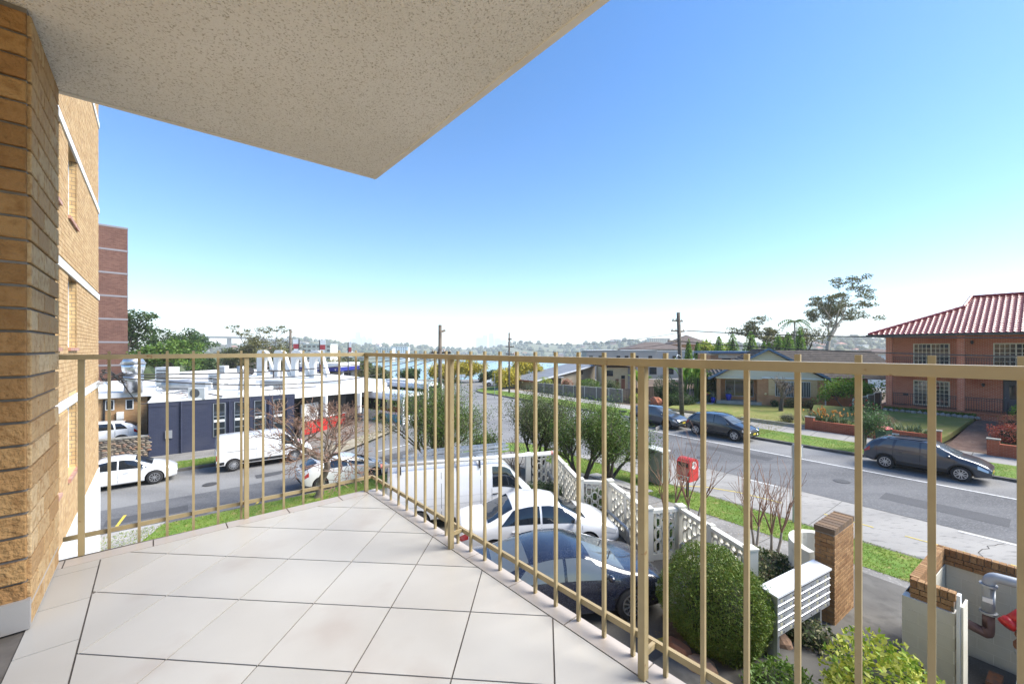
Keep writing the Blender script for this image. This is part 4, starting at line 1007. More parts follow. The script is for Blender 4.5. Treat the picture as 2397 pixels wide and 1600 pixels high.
def spiky(name, label, pos, n, L, w, leafm, cat='plant', group=None, seed=1, spread=0.9, flowers=None, fl_n=0, rad=0.1):
    """strap-leaved clump: arching pointed blades from the base"""
    rng = random.Random(seed); root = thing(name, label, cat, pos, 0, group); mb = MB(); tips = []
    for k in range(n):
        a = rng.random()*6.283; tilt = rng.uniform(0.12, spread); l = L*rng.uniform(0.6, 1.1); b = Vector((math.cos(a), math.sin(a), 0)); s = Vector((-b.y, b.x, 0)); o = b*rng.uniform(0, rad)+s*rng.uniform(-rad, rad)
        prev = None
        for i in range(5):
            t = i/4; ang = tilt*(0.5+1.1*t); c = o+b*(l*t*math.sin(ang))+Vector((0, 0, l*t*math.cos(ang))); ww = w*(1-t**1.6)*(0.7+0.6*t if t < 0.5 else 1)/2+0.002
            cur = (c-s*ww, c+s*ww)
            if prev: mb.quad(prev[0], prev[1], cur[1], cur[0])
            prev = cur
        tips.append(o+b*(l*math.sin(tilt))+Vector((0, 0, l*math.cos(tilt))))
    mb.build('leaves', leafm, root)
    if flowers:
        fm = MB()
        for k in range(fl_n):
            t = rng.choice(tips); fm.blob((t.x*0.85, t.y*0.85, t.z*rng.uniform(0.9, 1.15)), (0.06, 0.06, 0.08), 1, 0.4, rng=rng)
        stuff(fm.build('flowers', flowers, root))
    return root
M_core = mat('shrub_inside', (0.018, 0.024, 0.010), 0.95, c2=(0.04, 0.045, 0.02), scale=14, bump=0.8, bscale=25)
M_bark = mat('bark', (0.13, 0.105, 0.08), 0.95, c2=(0.21, 0.175, 0.14), scale=9, bump=0.6, bscale=30)
M_barkd = mat('dark_bark', (0.06, 0.048, 0.038), 0.95, c2=(0.10, 0.085, 0.07), scale=9, bump=0.6, bscale=30)
M_barkp = mat('pale_bark', (0.42, 0.37, 0.31), 0.9, c2=(0.26, 0.215, 0.17), scale=5, bump=0.3)
M_twig = vary('red_twigs', [(0.20, 0.11, 0.075), (0.26, 0.155, 0.11), (0.16, 0.115, 0.09), (0.32, 0.21, 0.155)], 0.9)
M_twig2 = mat('brown_twigs', (0.22, 0.12, 0.075), 0.9, c2=(0.32, 0.19, 0.13), scale=6)
def leafmat(n, cols, trans=0.3, rough=0.55): return vary(n, cols, rough, trans=trans, spec=0.35)
L_bottle = leafmat('bottlebrush_leaf', [(0.035, 0.085, 0.012), (0.065, 0.135, 0.018), (0.11, 0.20, 0.03), (0.20, 0.27, 0.06), (0.09, 0.10, 0.03)])
L_grey = leafmat('grey_green_leaf', [(0.05, 0.08, 0.022), (0.085, 0.125, 0.035), (0.13, 0.17, 0.055), (0.17, 0.17, 0.08)])
L_juniper = leafmat('juniper_needle', [(0.04, 0.085, 0.010), (0.08, 0.15, 0.018), (0.14, 0.22, 0.028), (0.17, 0.22, 0.035), (0.15, 0.16, 0.03)], 0.25)
L_dark = leafmat('dark_leaf', [(0.015, 0.04, 0.01), (0.03, 0.075, 0.016), (0.055, 0.11, 0.025), (0.09, 0.14, 0.035)])
L_mid = leafmat('mid_leaf', [(0.04, 0.09, 0.014), (0.075, 0.15, 0.02), (0.12, 0.21, 0.03), (0.19, 0.27, 0.05)])
L_bright = leafmat('bright_leaf', [(0.07, 0.17, 0.015), (0.12, 0.25, 0.025), (0.20, 0.34, 0.04), (0.28, 0.38, 0.05)])
L_yellow = leafmat('wattle_flower', [(0.16, 0.17, 0.02), (0.42, 0.34, 0.03), (0.58, 0.46, 0.04), (0.66, 0.55, 0.08), (0.22, 0.24, 0.04)])
L_lime = leafmat('lime_leaf', [(0.10, 0.20, 0.02), (0.26, 0.36, 0.03), (0.46, 0.48, 0.06), (0.55, 0.56, 0.14)])
L_gum = leafmat('gum_leaf', [(0.07, 0.08, 0.025), (0.11, 0.115, 0.035), (0.165, 0.16, 0.055), (0.21, 0.19, 0.08)])
L_red = leafmat('red_leaf', [(0.24, 0.035, 0.03), (0.36, 0.065, 0.045), (0.45, 0.13, 0.07), (0.30, 0.10, 0.05)])
L_vari = leafmat('variegated_leaf', [(0.02, 0.05, 0.012), (0.05, 0.09, 0.02), (0.08, 0.12, 0.03), (0.45, 0.43, 0.24), (0.10, 0.05, 0.025)])
L_strap = leafmat('strap_leaf', [(0.05, 0.09, 0.025), (0.09, 0.14, 0.05), (0.15, 0.20, 0.09), (0.22, 0.24, 0.13)], 0.2)
L_agave = mat('agave_leaf', (0.10, 0.20, 0.11), 0.5, c2=(0.16, 0.26, 0.15), scale=5)
M_orange = vary('orange_flower', [(0.60, 0.20, 0.03), (0.70, 0.32, 0.05), (0.55, 0.26, 0.10)], 0.6)
M_redfl = mat('red_flower', (0.45, 0.02, 0.03), 0.6)
def G(x, y, o=KH): return (x, y, gz(x, y)+o)
# ---- bottlebrush trees round our corner
BB = dict(levels=3, kids=(4, 4, 3), angle=(26, 34, 40), shrink=0.80, trunk=0.75, r=0.09, n=4, wob=0.14, lift=0.3, up=0.25, leaves=70, clump=0.36, leaf=0.105, aspect=3.6, stems=4, stem_lean=0.28, mid_tips=True, low_tips=True, squash=1.0, leaf_up=0.35)
tree('bottlebrush_tree', 'tall green bottlebrush tree in front of the leaning corner power pole', G(-4.0, 21.6), {**BB, 'leaves': 30, 'stems': 10, 'stem_lean': 0.5, 'sxy': 2.1, 'clump': 0.55}, 3, M_bark, L_bottle, 'bottlebrush trees along the corner', height=4.9)
tree('bottlebrush_tree', 'grey green bottlebrush tree behind the first breeze block panel', G(1.25, 20.0), {**BB, 'sxy': 1.75, 'clump': 0.48, 'stems': 6, 'leaves': 32}, 9, M_barkd, L_grey, 'bottlebrush trees along the corner', height=4.2)
tree('bottlebrush_tree', 'bushy bottlebrush tree with dark trunk just left of the metal cabinet', G(3.15, 18.3), {**BB, 'stems': 4, 'sxy': 1.7, 'clump': 0.48, 'leaves': 40}, 14, M_barkd, L_bottle, 'bottlebrush trees along the corner', height=3.75)
tree('bottlebrush_tree', 'many stemmed bottlebrush tree beside the grass strip and thin sign post', G(4.45, 18.5), {**BB, 'stems': 6, 'sxy': 1.6, 'clump': 0.48, 'leaves': 32}, 22, M_barkd, L_bottle, 'bottlebrush trees along the corner', height=3.8)
tree('young_tree', 'small upright green shrub tree at the corner footpath behind the van', G(-1.2, 19.0), {**BB, 'stems': 3, 'trunk': 0.6, 'leaves': 22, 'stem_lean': 0.12}, 31, M_barkd, L_bottle, height=2.4)
tree('bare_shrub', 'thin leafless shrub behind the end post of the breeze block fence', G(0.2, 18.0), dict(levels=3, kids=(3, 3, 3), angle=(28, 34, 40), shrink=0.75, trunk=0.8, r=0.03, stems=3, stem_lean=0.3, rmin=0.006), 33, M_barkd, height=2.2)
# ---- the bare street tree on the left
BT = dict(levels=5, kids=(5, 4, 4, 4, 4), angle=(52, 38, 36, 36, 34), shrink=0.68, trunk=1.35, r=0.20, n=6, wob=0.2, lift=0.05, up=0.10, taper=0.62, rmin=0.007, twig=M_twig)
tree('bare_street_tree', 'leafless street tree with thick crooked trunk and reddish twigs', G(-9.0, 18.6), {**BT, 'lean': (0.10, 0.0), 'sxy': 1.8, 'twigpart': True, 'rmin': 0.0095, 'kids': (5, 4, 4, 4, 4)}, 43, M_bark, height=5.3)
# ---- bare saplings along the fence
SP = dict(levels=3, kids=(4, 3, 2), angle=(17, 20, 24), shrink=0.85, trunk=0.85, r=0.045, stems=2, stem_lean=0.16, wob=0.07, up=0.2, rmin=0.0055, twig=M_twig2)
for k, (x, y, h, lab) in enumerate(((5.05, 12.9, 3.0, 'bare sapling with pale trunk just left of the red post box'), (5.65, 12.7, 3.4, 'bare twiggy sapling standing right in front of the red post box'), (6.9, 11.45, 2.7, 'bare sapling at the end of the breeze block fence'), (7.2, 11.1, 2.9, 'bare pale stemmed sapling above the variegated ground cover'))):
    tree('bare_sapling', lab, G(x, y), SP, 60+k, M_barkp, None, 'bare saplings along the fence', height=h)
# ---- clipped juniper and low planting
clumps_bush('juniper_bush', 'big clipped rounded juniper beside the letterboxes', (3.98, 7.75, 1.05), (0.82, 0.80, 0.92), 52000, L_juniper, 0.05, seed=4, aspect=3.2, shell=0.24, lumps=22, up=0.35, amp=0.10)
clumps_bush('juniper_bush', 'lower juniper lobe spreading behind the letterboxes', (4.75, 8.45, 1.12), (0.66, 0.66, 0.62), 24000, L_juniper, 0.045, seed=6, shell=0.25, amp=0.12)
clumps_bush('leafy_shrub', 'loose dark green shrub at the foot of the clipped juniper', (4.25, 6.3, 1.1), (0.62, 0.5, 0.42), 4200, L_mid, 0.075, seed=8, shell=0.6, amp=0.35)
clumps_bush('golden_shrub', 'yellow green leafy shrub at the bottom beside the block wall', (5.35, 5.75, 1.15), (0.72, 0.6, 0.66), 6500, L_lime, 0.085, seed=12, shell=0.55, aspect=2.0, amp=0.26, lumps=16)
clumps_bush('ground_cover_plants', 'variegated ground cover between the letterboxes and the footpath', (6.25, 10.1, 1.18), (1.1, 0.95, 0.30), 9000, L_vari, 0.08, cat='shrub', seed=15, shell=0.5, aspect=1.9, amp=0.12, lumps=10)
clumps_bush('ground_cover_plants', 'patch of variegated leaves under the letterbox bank', (5.6, 8.0, 1.2), (0.75, 0.4, 0.26), 2600, L_vari, 0.075, cat='shrub', seed=16, shell=0.6, amp=0.12)
clumps_bush('low_hedge', 'low dark shrub behind the railing hoop at the van', (1.25, 15.6, 1.25), (0.75, 0.5, 0.28), 2600, L_dark, 0.07, seed=17, shell=0.6)
for k, (x, y, lab) in enumerate(((4.4, 12.0, 'pale green agave rosette behind the second breeze block bay'), (5.0, 11.75, 'larger agave rosette beside the fence corner post'))):
    spiky('agave', lab, G(x, y), 22, 0.72, 0.13, L_agave, seed=70+k, spread=1.1, group='agaves behind the fence')
clumps_bush('leafy_shrub', 'broad leaved dark shrub seen through the middle breeze block panel', (3.0, 13.9, 1.2), (0.45, 0.4, 0.45), 1300, L_dark, 0.12, seed=18, shell=0.7)
clumps_bush('leafy_shrub', 'broad leaved dark shrub seen through the nearest breeze block panel', (4.3, 11.6, 1.2), (0.42, 0.35, 0.42), 1300, L_dark, 0.12, seed=19, shell=0.7)
# ================================================================ breeze block fence, yard edge
M_fence = mat('cream_white_masonry', (0.70, 0.68, 0.60), 0.75, c2=(0.62, 0.60, 0.52), scale=3, c3=(0.40, 0.37, 0.30), scale3=4, c3lo=0.62, c3hi=0.8, bump=0.1)
FP = [Vector(p) for p in ((0.66, 16.57, 0), (1.77, 16.85, 0), (2.25, 13.35, 0), (3.2, 13.2, 0), (3.68, 10.9, 0), (4.62, 11.08, 0), (5.15, 8.71, 0))]
FB, FT = 1.2+KH-0.02, 2.65
fence = thing('breeze_block_fence', 'cream breeze block screen wall stepping in a zigzag round the yard', 'fence')
def stadium_ring(w, h, t, d, n=7):
    """upright rounded ring, outline w x h, thickness t, depth d, centred"""
    def outl(ww, hh):
        r = ww/2; P = []
        for k in range(n+1): a = math.pi*k/n; P.append((r*math.cos(a), hh/2-r+r*math.sin(a)))
        for k in range(n+1): a = math.pi+math.pi*k/n; P.append((r*math.cos(a), -hh/2+r+r*math.sin(a)))
        return P
    O, I = outl(w, h), outl(w-2*t, h-2*t); m = len(O); mb = MB()
    vs = [(x, -d/2, z) for x, z in O]+[(x, -d/2, z) for x, z in I]+[(x, d/2, z) for x, z in O]+[(x, d/2, z) for x, z in I]
    fs = []
    for i in range(m):
        j = (i+1) % m
        fs += [(i, j, m+j, m+i), (2*m+j, 2*m+i, 3*m+i, 3*m+j), (j, i, 2*m+i, 2*m+j), (m+i, m+j, 3*m+j, 3*m+i)]
    mb.add(vs, fs); return mb
ring_me = stadium_ring(0.190, 0.335, 0.028, 0.085).mesh('breeze_block', M_fence)
half_me = stadium_ring(0.190, 0.190, 0.026, 0.085).mesh('breeze_block', M_fence)
def panel(p, q):
    L = (q-p).length; h = math.degrees(math.atan2((q-p).x, (q-p).y)); d = (q-p).normalized()
    pz = link('panel', None, fence, (p.x, p.y, 0), rz_of(h))
    bs = MB().box(0, L, -0.055, 0.055, FB-0.3, FB+0.15).build('plinth', M_fence, pz)
    MB().box(-0.02, L+0.02, -0.075, 0.075, FT-0.09, FT).build('coping', M_fence, pz)
    n = max(2, int((L-0.1)/0.192)); x0 = (L-n*0.192)/2+0.096; H0, H1 = FB+0.15, FT-0.09
    for c in range(n):
        z = H0+0.1675 if c % 2 == 0 else H0+0.095
        first = True
        if c % 2: link('breeze_block', half_me, pz, (x0+c*0.192, 0, H0+0.07)); z = H0+0.07+0.095+0.1675
        while z+0.16 < H1+0.05:
            link('breeze_block', ring_me, pz, (x0+c*0.192, 0, z)); z += 0.335
        top = z-0.1675
        if H1-top > 0.07: link('breeze_block', half_me, pz, (x0+c*0.192, 0, H1-0.07))
    return pz
for a, b in zip(FP[:-1], FP[1:]):
    dd = (b-a).normalized(); panel(a+dd*0.1, b-dd*0.1)
    if (b-a).length > 2: 
        m_ = (a+b)/2; MB().box(-0.07, 0.07, -0.07, 0.07, FB-0.3, FT+0.05).build('post', M_fence, fence, loc=(m_.x, m_.y, 0), rz=math.atan2(dd.y, dd.x))
for p in FP:
    MB().box(-0.10, 0.10, -0.10, 0.10, FB-0.4, FT+0.03).build('post', M_fence, fence, loc=(p.x, p.y, 0), rz=R_(8))
    cp = MB(); cp.box(-0.115, 0.115, -0.115, 0.115, FT+0.03, FT+0.07); cp.add([(-0.115, -0.115, FT+0.07), (0.115, -0.115, FT+0.07), (0.115, 0.115, FT+0.07), (-0.115, 0.115, FT+0.07), (0, 0, FT+0.11)], [(0, 1, 4), (1, 2, 4), (2, 3, 4), (3, 0, 4)])
    cp.build('post_cap', M_fence, fence, loc=(p.x, p.y, 0), rz=R_(8))
# galvanised wheel-stop hoops
for k, (i, lab) in enumerate(((1, 'grey pipe hoop in front of the work van bay'), (3, 'grey pipe hoop in front of the white yard sedan'), (5, 'grey pipe hoop half behind the clipped juniper'))):
    a, b = FP[i], FP[i+1]; dd = (b-a).normalized(); off = Vector((-1, 0, 0))*0.33
    p, q = a+dd*0.55+off, a+dd*1.9+off
    pts = [Vector((p.x, p.y, FB-0.05)), Vector((p.x, p.y, FB+0.55)), Vector((p.x, p.y, FB+0.62))+dd*0.06, Vector((q.x, q.y, FB+0.62))-dd*0.06, Vector((q.x, q.y, FB+0.55)), Vector((q.x, q.y, FB-0.05))]
    tag(MB().tube(pts, 0.045, 10).build('barrier_hoop', M_galv, smooth=True), lab, 'barrier', 'pipe hoops guarding the fence')
# planter retaining edge left of the van and a stone edge at the juniper
tag(patch('garden_bed', [Vector((0.1, 15.0, 0)), Vector((1.6, 15.1, 0)), Vector((1.7, 16.6, 0)), Vector((0.4, 16.4, 0))], M_soil, KH+0.18, 0.8, 0.3), kind='structure')
patch('garden_bed', [Vector(p) for p in ((2.9, 7.0, 0), (3.6, 6.2, 0), (5.0, 6.3, 0), (6.3, 7.9, 0), (6.0, 9.2, 0), (7.9, 10.4, 0), (6.6, 12.0, 0), (4.8, 11.2, 0), (4.9, 8.9, 0), (3.2, 8.6, 0))], M_soil, KH+0.02, 0.7, 0.12)
strip('yard_marking', Vector((2.5, 7.72, 0)), Vector((3.15, 7.95, 0)), 0.12, M_yel, KH-0.008)
M_rock = vary('sandstone_rock', [(0.30, 0.13, 0.075), (0.38, 0.22, 0.14), (0.42, 0.34, 0.25)], 0.9, bump=0.8, bscale=18, per='object')
for k, (px, py, r, lab) in enumerate(((1872, 1452, (0.16, 0.12, 0.12), 'small reddish rock nearer the brick pillar'), (1850, 1478, (0.18, 0.13, 0.12), 'flat reddish rock under the letterboxes'), (1828, 1500, (0.2, 0.18, 0.22), 'pale sandstone boulder at the edge of the path'), (1590, 1520, (0.35, 0.2, 0.2), 'sandstone edging rock under the juniper'), (1640, 1555, (0.32, 0.2, 0.2), 'low sandstone edging rock by the yard'))):
    p = gp(px, py, 1.4); mb = MB().blob((0, 0, 0), r, 2, 0.16, rng=random.Random(k+90)); tag(mb.build('rock', M_rock, loc=(p.x, p.y, 1.34), rz=k*0.7), lab, 'rock', 'rocks edging the planting')
# ================================================================ letterboxes and brick pillar
M_mbx = mat('letterbox_metal', (0.56, 0.58, 0.61), 0.38, 0.55, c2=(0.48, 0.50, 0.53), scale=3)
mA, mB_ = Vector((4.70, 7.16, 0)), Vector((6.35, 8.07, 0)); mh = math.degrees(math.atan2((mB_-mA).x, (mB_-mA).y)); mL = (mB_-mA).length
mb_t = thing('letterbox_bank', 'silver bank of apartment letterboxes fixed beside the brick pillar', 'letterboxes', (mA.x, mA.y, 0), rz_of(mh))
ZB0, ZB1 = 1.87, 2.60                                # local +x along the bank, -y is the front
MB().box(0, mL, 0.012, 0.29, ZB0, ZB1-0.02).build('cabinet', M_mbx, mb_t)
MB().prismx([(-0.03, ZB1-0.02), (0.30, ZB1+0.02), (0.30, ZB1+0.05), (-0.03, ZB1+0.012)], -0.03, mL+0.02).build('roof', mat('letterbox_roof', (0.78, 0.79, 0.8), 0.35, 0.2), mb_t)
for x in (0.0, 0.17): MB().box(x-0.016, x+0.0, -0.02 if x == 0 else 0.05, 0.295 if x else 0.05, 1.25, ZB1-0.021).build('side_sheet', M_mbx, mb_t)
for x in (0.12, mL-0.12): MB().box(x-0.03, x+0.03, 0.1, 0.22, 1.1, ZB0).build('leg', M_galv, mb_t)
M_slot = mat('slot_dark', (0.03, 0.03, 0.045), 0.7); M_lab = mat('number_label', (0.60, 0.57, 0.38), 0.6, c2=(0.3, 0.3, 0.25), scale=60)
rows, cols = 5, 6; rh = (ZB1-ZB0-0.03)/rows; cw = mL/cols
door_me = MB().box(0.004, cw-0.004, 0.0, 0.012, 0.0, rh*0.62).mesh('letterbox_door', M_mbx)
hood_me = MB().prismx([(-0.010, rh*0.84), (0.012, rh*0.86), (0.012, rh*0.985), (-0.004, rh*0.97), (-0.014, rh*0.90)], 0.0, mL).mesh('hood', mat('letterbox_hood', (0.74, 0.75, 0.78), 0.35, 0.3))
slot_me = MB().box(0.01, mL-0.01, 0.002, 0.011, rh*0.62, rh*0.84).mesh('slot', M_slot)
knob_me = MB().blob((cw*0.72, -0.006, rh*0.25), (0.014, 0.012, 0.014), 1, 0).mesh('lock', M_black)
lab_me = MB().box(cw*0.36, cw*0.56, -0.003, 0.001, rh*0.14, rh*0.5).mesh('number_label', M_lab)
for r in range(rows):
    z = ZB0+0.005+rh*r; link('slot', slot_me, mb_t, (0, 0, z)); link('hood', hood_me, mb_t, (0, 0, z))
    for c in range(cols):
        d_ = link('letterbox_door', door_me, mb_t, (c*cw, 0, z)); link('lock', knob_me, d_)
        if (r*7+c*3) % 4 != 1: link('number_label', lab_me, d_)
pA = Vector((6.55, 8.2, 0)); PH = 55.0
pil = thing('brick_pillar', 'tall tan brick pillar at the end of the letterbox bank', 'pillar')
core = MB().prism([(p.x, p.y) for p in (pA+hd(PH)*0.012+hd(PH-90)*0.012, pA+hd(PH)*1.17+hd(PH-90)*0.012, pA+hd(PH)*1.17+hd(PH-90)*0.338, pA+hd(PH)*0.012+hd(PH-90)*0.338)], 1.0, 3.28).build('core', M_mort, pil)
TB = [(0.24, 0.125, 0.055), (0.32, 0.18, 0.08), (0.40, 0.24, 0.115), (0.28, 0.155, 0.07)]
M_tbo = vary('pillar_brick', TB, 0.9, bump=0.9, bscale=60, per='object', noise_c=(0.20, 0.12, 0.06), nscale=16); M_tbi = vary('pillar_brick_mass', TB, 0.9, bump=0.6, bscale=60)
lay_bricks(pil, pA+hd(PH)*0.012+hd(PH-90)*0.012, PH, 1.16, 1.2, 3.19, nrm_left=False, mo=M_tbo, mi=M_tbi, budget=140)
lay_bricks(pil, pA+hd(PH)*0.012+hd(PH-90)*0.012, PH-90, 0.325, 1.2, 3.19, nrm_left=True, mo=M_tbo, mi=M_tbi, budget=60)
lay_bricks(pil, pA+hd(PH)*1.17+hd(PH-90)*0.012, PH-90, 0.325, 1.2, 3.19, nrm_left=False, mo=M_tbo, mi=M_tbi, budget=60)
cap_me = MB().box(0, 0.076, 0, 0.36, 0, 0.11).mesh('brick', vary('mossy_brick', [(0.10, 0.075, 0.055), (0.16, 0.11, 0.075), (0.24, 0.15, 0.08)], 0.95, bump=0.8, per='object'))
for k in range(14):
    p = pA+hd(PH)*(0.0+0.0857*k)-hd(PH-90)*0.005; o = link('brick', cap_me, pil, (p.x, p.y, 3.20+0.006*(k % 2)), rz_of(PH))
# curved white wall behind the pillar
cw_ = MB(); inn, out_ = [], []
for k in range(13):
    a = R_(-40+150*k/12); c = Vector((7.45, 9.75, 0)); inn.append(c+Vector((-math.sin(a)*0.55, math.cos(a)*0.72-0.25, 0))); out_.append(c+Vector((-math.sin(a)*0.72, math.cos(a)*0.90-0.25, 0)))
cw_.prism([(p.x, p.y) for p in out_+inn[::-1]], 1.1, 2.35)
tag(cw_.build('curved_wall', M_fence, smooth=False), 'white rendered curved wall just behind the brick pillar', 'wall')
# entry path with shallow steps
M_entry = mat('stained_entry_concrete', (0.095, 0.088, 0.078), 0.9, c2=(0.155, 0.147, 0.13), scale=0.8, detail=10, c3=(0.075, 0.07, 0.062), scale3=3, c3lo=0.5, c3hi=0.7, bump=0.3, bscale=60)
def E(e, f, z=0): p = Vector((6.66, 6.9, 0))+hd(146)*e+hd(56)*f; return Vector((p.x, p.y, z))   # local frame of the hydrant enclosure
for k in range(9):
    f0 = 3.9-0.36*k if k else 3.9; f1 = 3.9-0.36*(k+1)
    MB().prism([(p.x, p.y) for p in (E(-2.0, f0-0.004), E(0.02, f0-0.004), E(0.02, f1+0.004), E(-2.0, f1+0.004))], 0.9, 1.255+0.012*k).build('path_step', M_entry)['kind'] = 'structure'
MB().prism([(p.x, p.y) for p in (E(-2.6, 0.655), E(0.6, 0.655), E(0.6, -4), E(-2.6, -4))], 0.9, 1.375).build('entry_path', M_entry)['kind'] = 'structure'
for k in range(6): 
    a, b = E(-2.6, 0.2-0.75*k, 1.377), E(0.6, 0.2-0.75*k, 1.377); MB().beam(a, b, 0.016, 0.003).build('path_joint', jm)['kind'] = 'structure'
# ================================================================ hydrant booster enclosure
M_blk = mat('cream_blockwork', (0.58, 0.555, 0.465), 0.75, c2=(0.52, 0.495, 0.41), scale=2.5, c3=(0.36, 0.34, 0.28), scale3=2.2, c3lo=0.6, c3hi=0.8, bump=0.15, bscale=60)
M_bmor = mat('block_joint', (0.72, 0.70, 0.63), 0.85)
enc = thing('hydrant_enclosure', 'cream block and tan brick enclosure round the fire hydrant pipes', 'enclosure')
EZ0, EZB, EZT = 1.2, 2.80, 3.13
blk_me = {}
def blocks(p, h, L, z0, z1, left=True, depth=0.19):
    d = hd(h); nv = hd(h-90) if left else hd(h+90); rz = rz_of(h) if left else rz_of(h)+math.pi
    row = 0; z = z1-0.2
    while z > z0-0.2:
        x = -0.2*(row % 2)
        while x < L-0.02:
            a, b = max(0, x), min(L, x+0.4)
            if b-a > 0.03:
                k = (round(b-a, 2), depth)
                if k not in blk_me: blk_me[k] = MB().box(0.003, b-a-0.003, -depth, 0.0, 0.003, 0.197).mesh('block', M_blk)
                l = p+d*(a if left else b); link('block', blk_me[k], enc, (l.x, l.y, z), rz)
            x += 0.4
        z -= 0.2; row += 1
    i0, i1 = p-nv*0.004+d*0.004, p+d*(L-0.004)-nv*0.004; o0, o1 = i0-nv*(depth-0.008), i1-nv*(depth-0.008)
    MB().prism([(v.x, v.y) for v in (i0, i1, o1, o0)], z0, z1-0.001).build('mortar', M_bmor, enc)
blocks(E(-0.0, 0.0), 146, 0.62, EZ0, EZB, left=False)                    # front stub facing us
blocks(E(0.195, 0.195), 56, 1.85, EZ0, EZB, left=False)                   # inner face of the left wall
blocks(E(0.0, 0.196), 56, 2.05, EZ0, EZB, left=True)                      # its outer face
blocks(E(0.2, 2.05), 146, 3.4, EZ0, EZB, left=False)                      # back wall towards the street
blocks(E(1.55, 0.0), 146, 1.4, EZ0, EZB-0.35, left=False)                 # right front stub
def crown(p, h, L, left, w=0.11, cap=True):
    d = hd(h); nv = hd(h-90) if left else hd(h+90)
    lay_bricks(enc, p, h, L, EZB+0.005, EZB+0.18, nrm_left=left, proud=0.004, mo=M_tbo, mi=M_tbi, budget=60)
    lay_bricks(enc, p-nv*w, h, L, EZB+0.005, EZB+0.18, nrm_left=not left, proud=0.004, mo=M_tbo, mi=M_tbi, budget=60)
    i0 = p-nv*0.02; i1 = p+d*L-nv*0.02; MB().prism([(v.x, v.y) for v in (i0, i1, i1-nv*(w-0.04), i0-nv*(w-0.04))], EZB, EZB+0.27).build('mortar', M_mort, enc)
    cm = MB().box(0, 0.078, 0, w+0.012, 0, 0.125).mesh('brick', M_tbo); x = 0.0
    while x < L-0.04:
        l = p+d*x-nv*(w+0.006 if left else -0.006) if left else p+d*x+nv*0.006
        o = link('brick', cm, enc, (l.x, l.y, EZB+0.184), rz_of(h)); x += 0.088
crown(E(0.10, 0.03), 146, 0.50, False)
crown(E(0.07, 0.17), 56, 1.95, True)
crown(E(0.08, 2.02), 146, 3.4, False)
MB().prism([(p.x, p.y) for p in (E(0.64, -0.03), E(0.68, -0.03), E(0.68, 0.09), E(0.64, 0.09))], EZ0, EZB+0.32).build('gate_post', M_white, enc)
MB().prism([(p.x, p.y) for p in (E(0.685, 0.0), E(0.71, 0.0), E(0.71, 0.35), E(0.685, 0.35))], EZ0+0.05, EZB+0.15).build('gate', M_cream, enc)
MB().prism([(p.x, p.y) for p in (E(0.2, 0.0), E(3.4, 0.0), E(3.4, 1.86), E(0.2, 1.86))], 0.9, 1.30).build('enclosure_floor', M_yard, enc)
M_pipe = mat('grey_pipe_paint', (0.30, 0.325, 0.35), 0.5, 0.2, c2=(0.36, 0.385, 0.41), scale=4)
M_rust = mat('brown_pipe', (0.10, 0.06, 0.06), 0.55, 0.2, c2=(0.15, 0.09, 0.085), scale=6)
M_rust2 = mat('rusty_iron', (0.22, 0.085, 0.035), 0.9, c2=(0.12, 0.07, 0.05), scale=12, bump=0.3)
M_redp = mat('fire_red', (0.50, 0.02, 0.02), 0.35)
hyd = thing('hydrant_booster', 'grey and brown fire hydrant pipework with a bright red booster head', 'hydrant')
p1, p2 = gp(2305, 1430, 2.38), gp(2368, 1440, 2.45); p1 = Vector((p1.x, p1.y, 0)); p2 = Vector((p2.x, p2.y, 0))
p1 = E(0.80, 1.50); p2 = E(1.24, 1.58)
def bend(a, b, c, n=6): return [((1-t)**2)*a+2*t*(1-t)*b+t*t*c for t in [i/n for i in range(n+1)]]
def vz(p, z): return Vector((p.x, p.y, z))
MB().tube([vz(p1, 2.35), vz(p1, 2.86)]+bend(vz(p1, 2.86), vz(p1, 3.02), vz(p1.lerp(p2, 0.25), 3.02))+bend(vz(p1.lerp(p2, 0.75), 3.02), vz(p2, 3.02), vz(p2, 2.86))+[vz(p2, 2.5)], 0.082, 14).build('riser_pipe', M_pipe, hyd, True)
MB().tube([vz(p1, 2.36), vz(p1, 2.12)]+bend(vz(p1, 2.12), vz(p1, 1.98), vz(p1.lerp(E(0.72, 1.5), 0.45), 2.0))+[vz(E(0.22, 1.62), 2.06)], 0.078, 14).build('brown_pipe', M_rust, hyd, True)
for p, z in ((p1, 2.38), (p1, 2.86), (p2, 2.86), (p2, 2.62)):
    MB().lathe([(0.085, -0.02), (0.112, -0.018), (0.112, 0.018), (0.085, 0.02)], 16, c=(p.x, p.y, z)).build('coupling', M_galv, hyd)
p3 = p2+hd(146)*0.0-hd(56)*0.25
MB().tube([vz(p2, 2.5), vz(p2, 2.35), vz(p3, 2.3)], 0.075, 12).build('elbow', M_rust2, hyd, True)
MB().lathe([(0.19, 1.28), (0.19, 1.33), (0.10, 1.34), (0.10, 1.95), (0.15, 1.96), (0.15, 2.02), (0.085, 2.03), (0.12, 2.2), (0.10, 2.42), (0.11, 2.44), (0.11, 2.5)], 16, c=(p3.x, p3.y, 0)).build('standpipe', [M_pipe], hyd, True)
MB().lathe([(0.10, 2.03), (0.155, 2.05), (0.155, 2.12), (0.10, 2.2), (0.14, 2.24), (0.14, 2.30), (0.09, 2.33)], 14, c=(p3.x, p3.y, 0)).build('valve_body', M_rust2, hyd)
hdm = MB().tube([vz(p3+hd(146)*-0.17-hd(56)*0.05, 2.46), vz(p3+hd(146)*-0.08, 2.58), vz(p3+hd(146)*0.08, 2.58), vz(p3+hd(146)*0.17-hd(56)*0.05, 2.46)], [0.085, 0.10, 0.10, 0.085], 12)
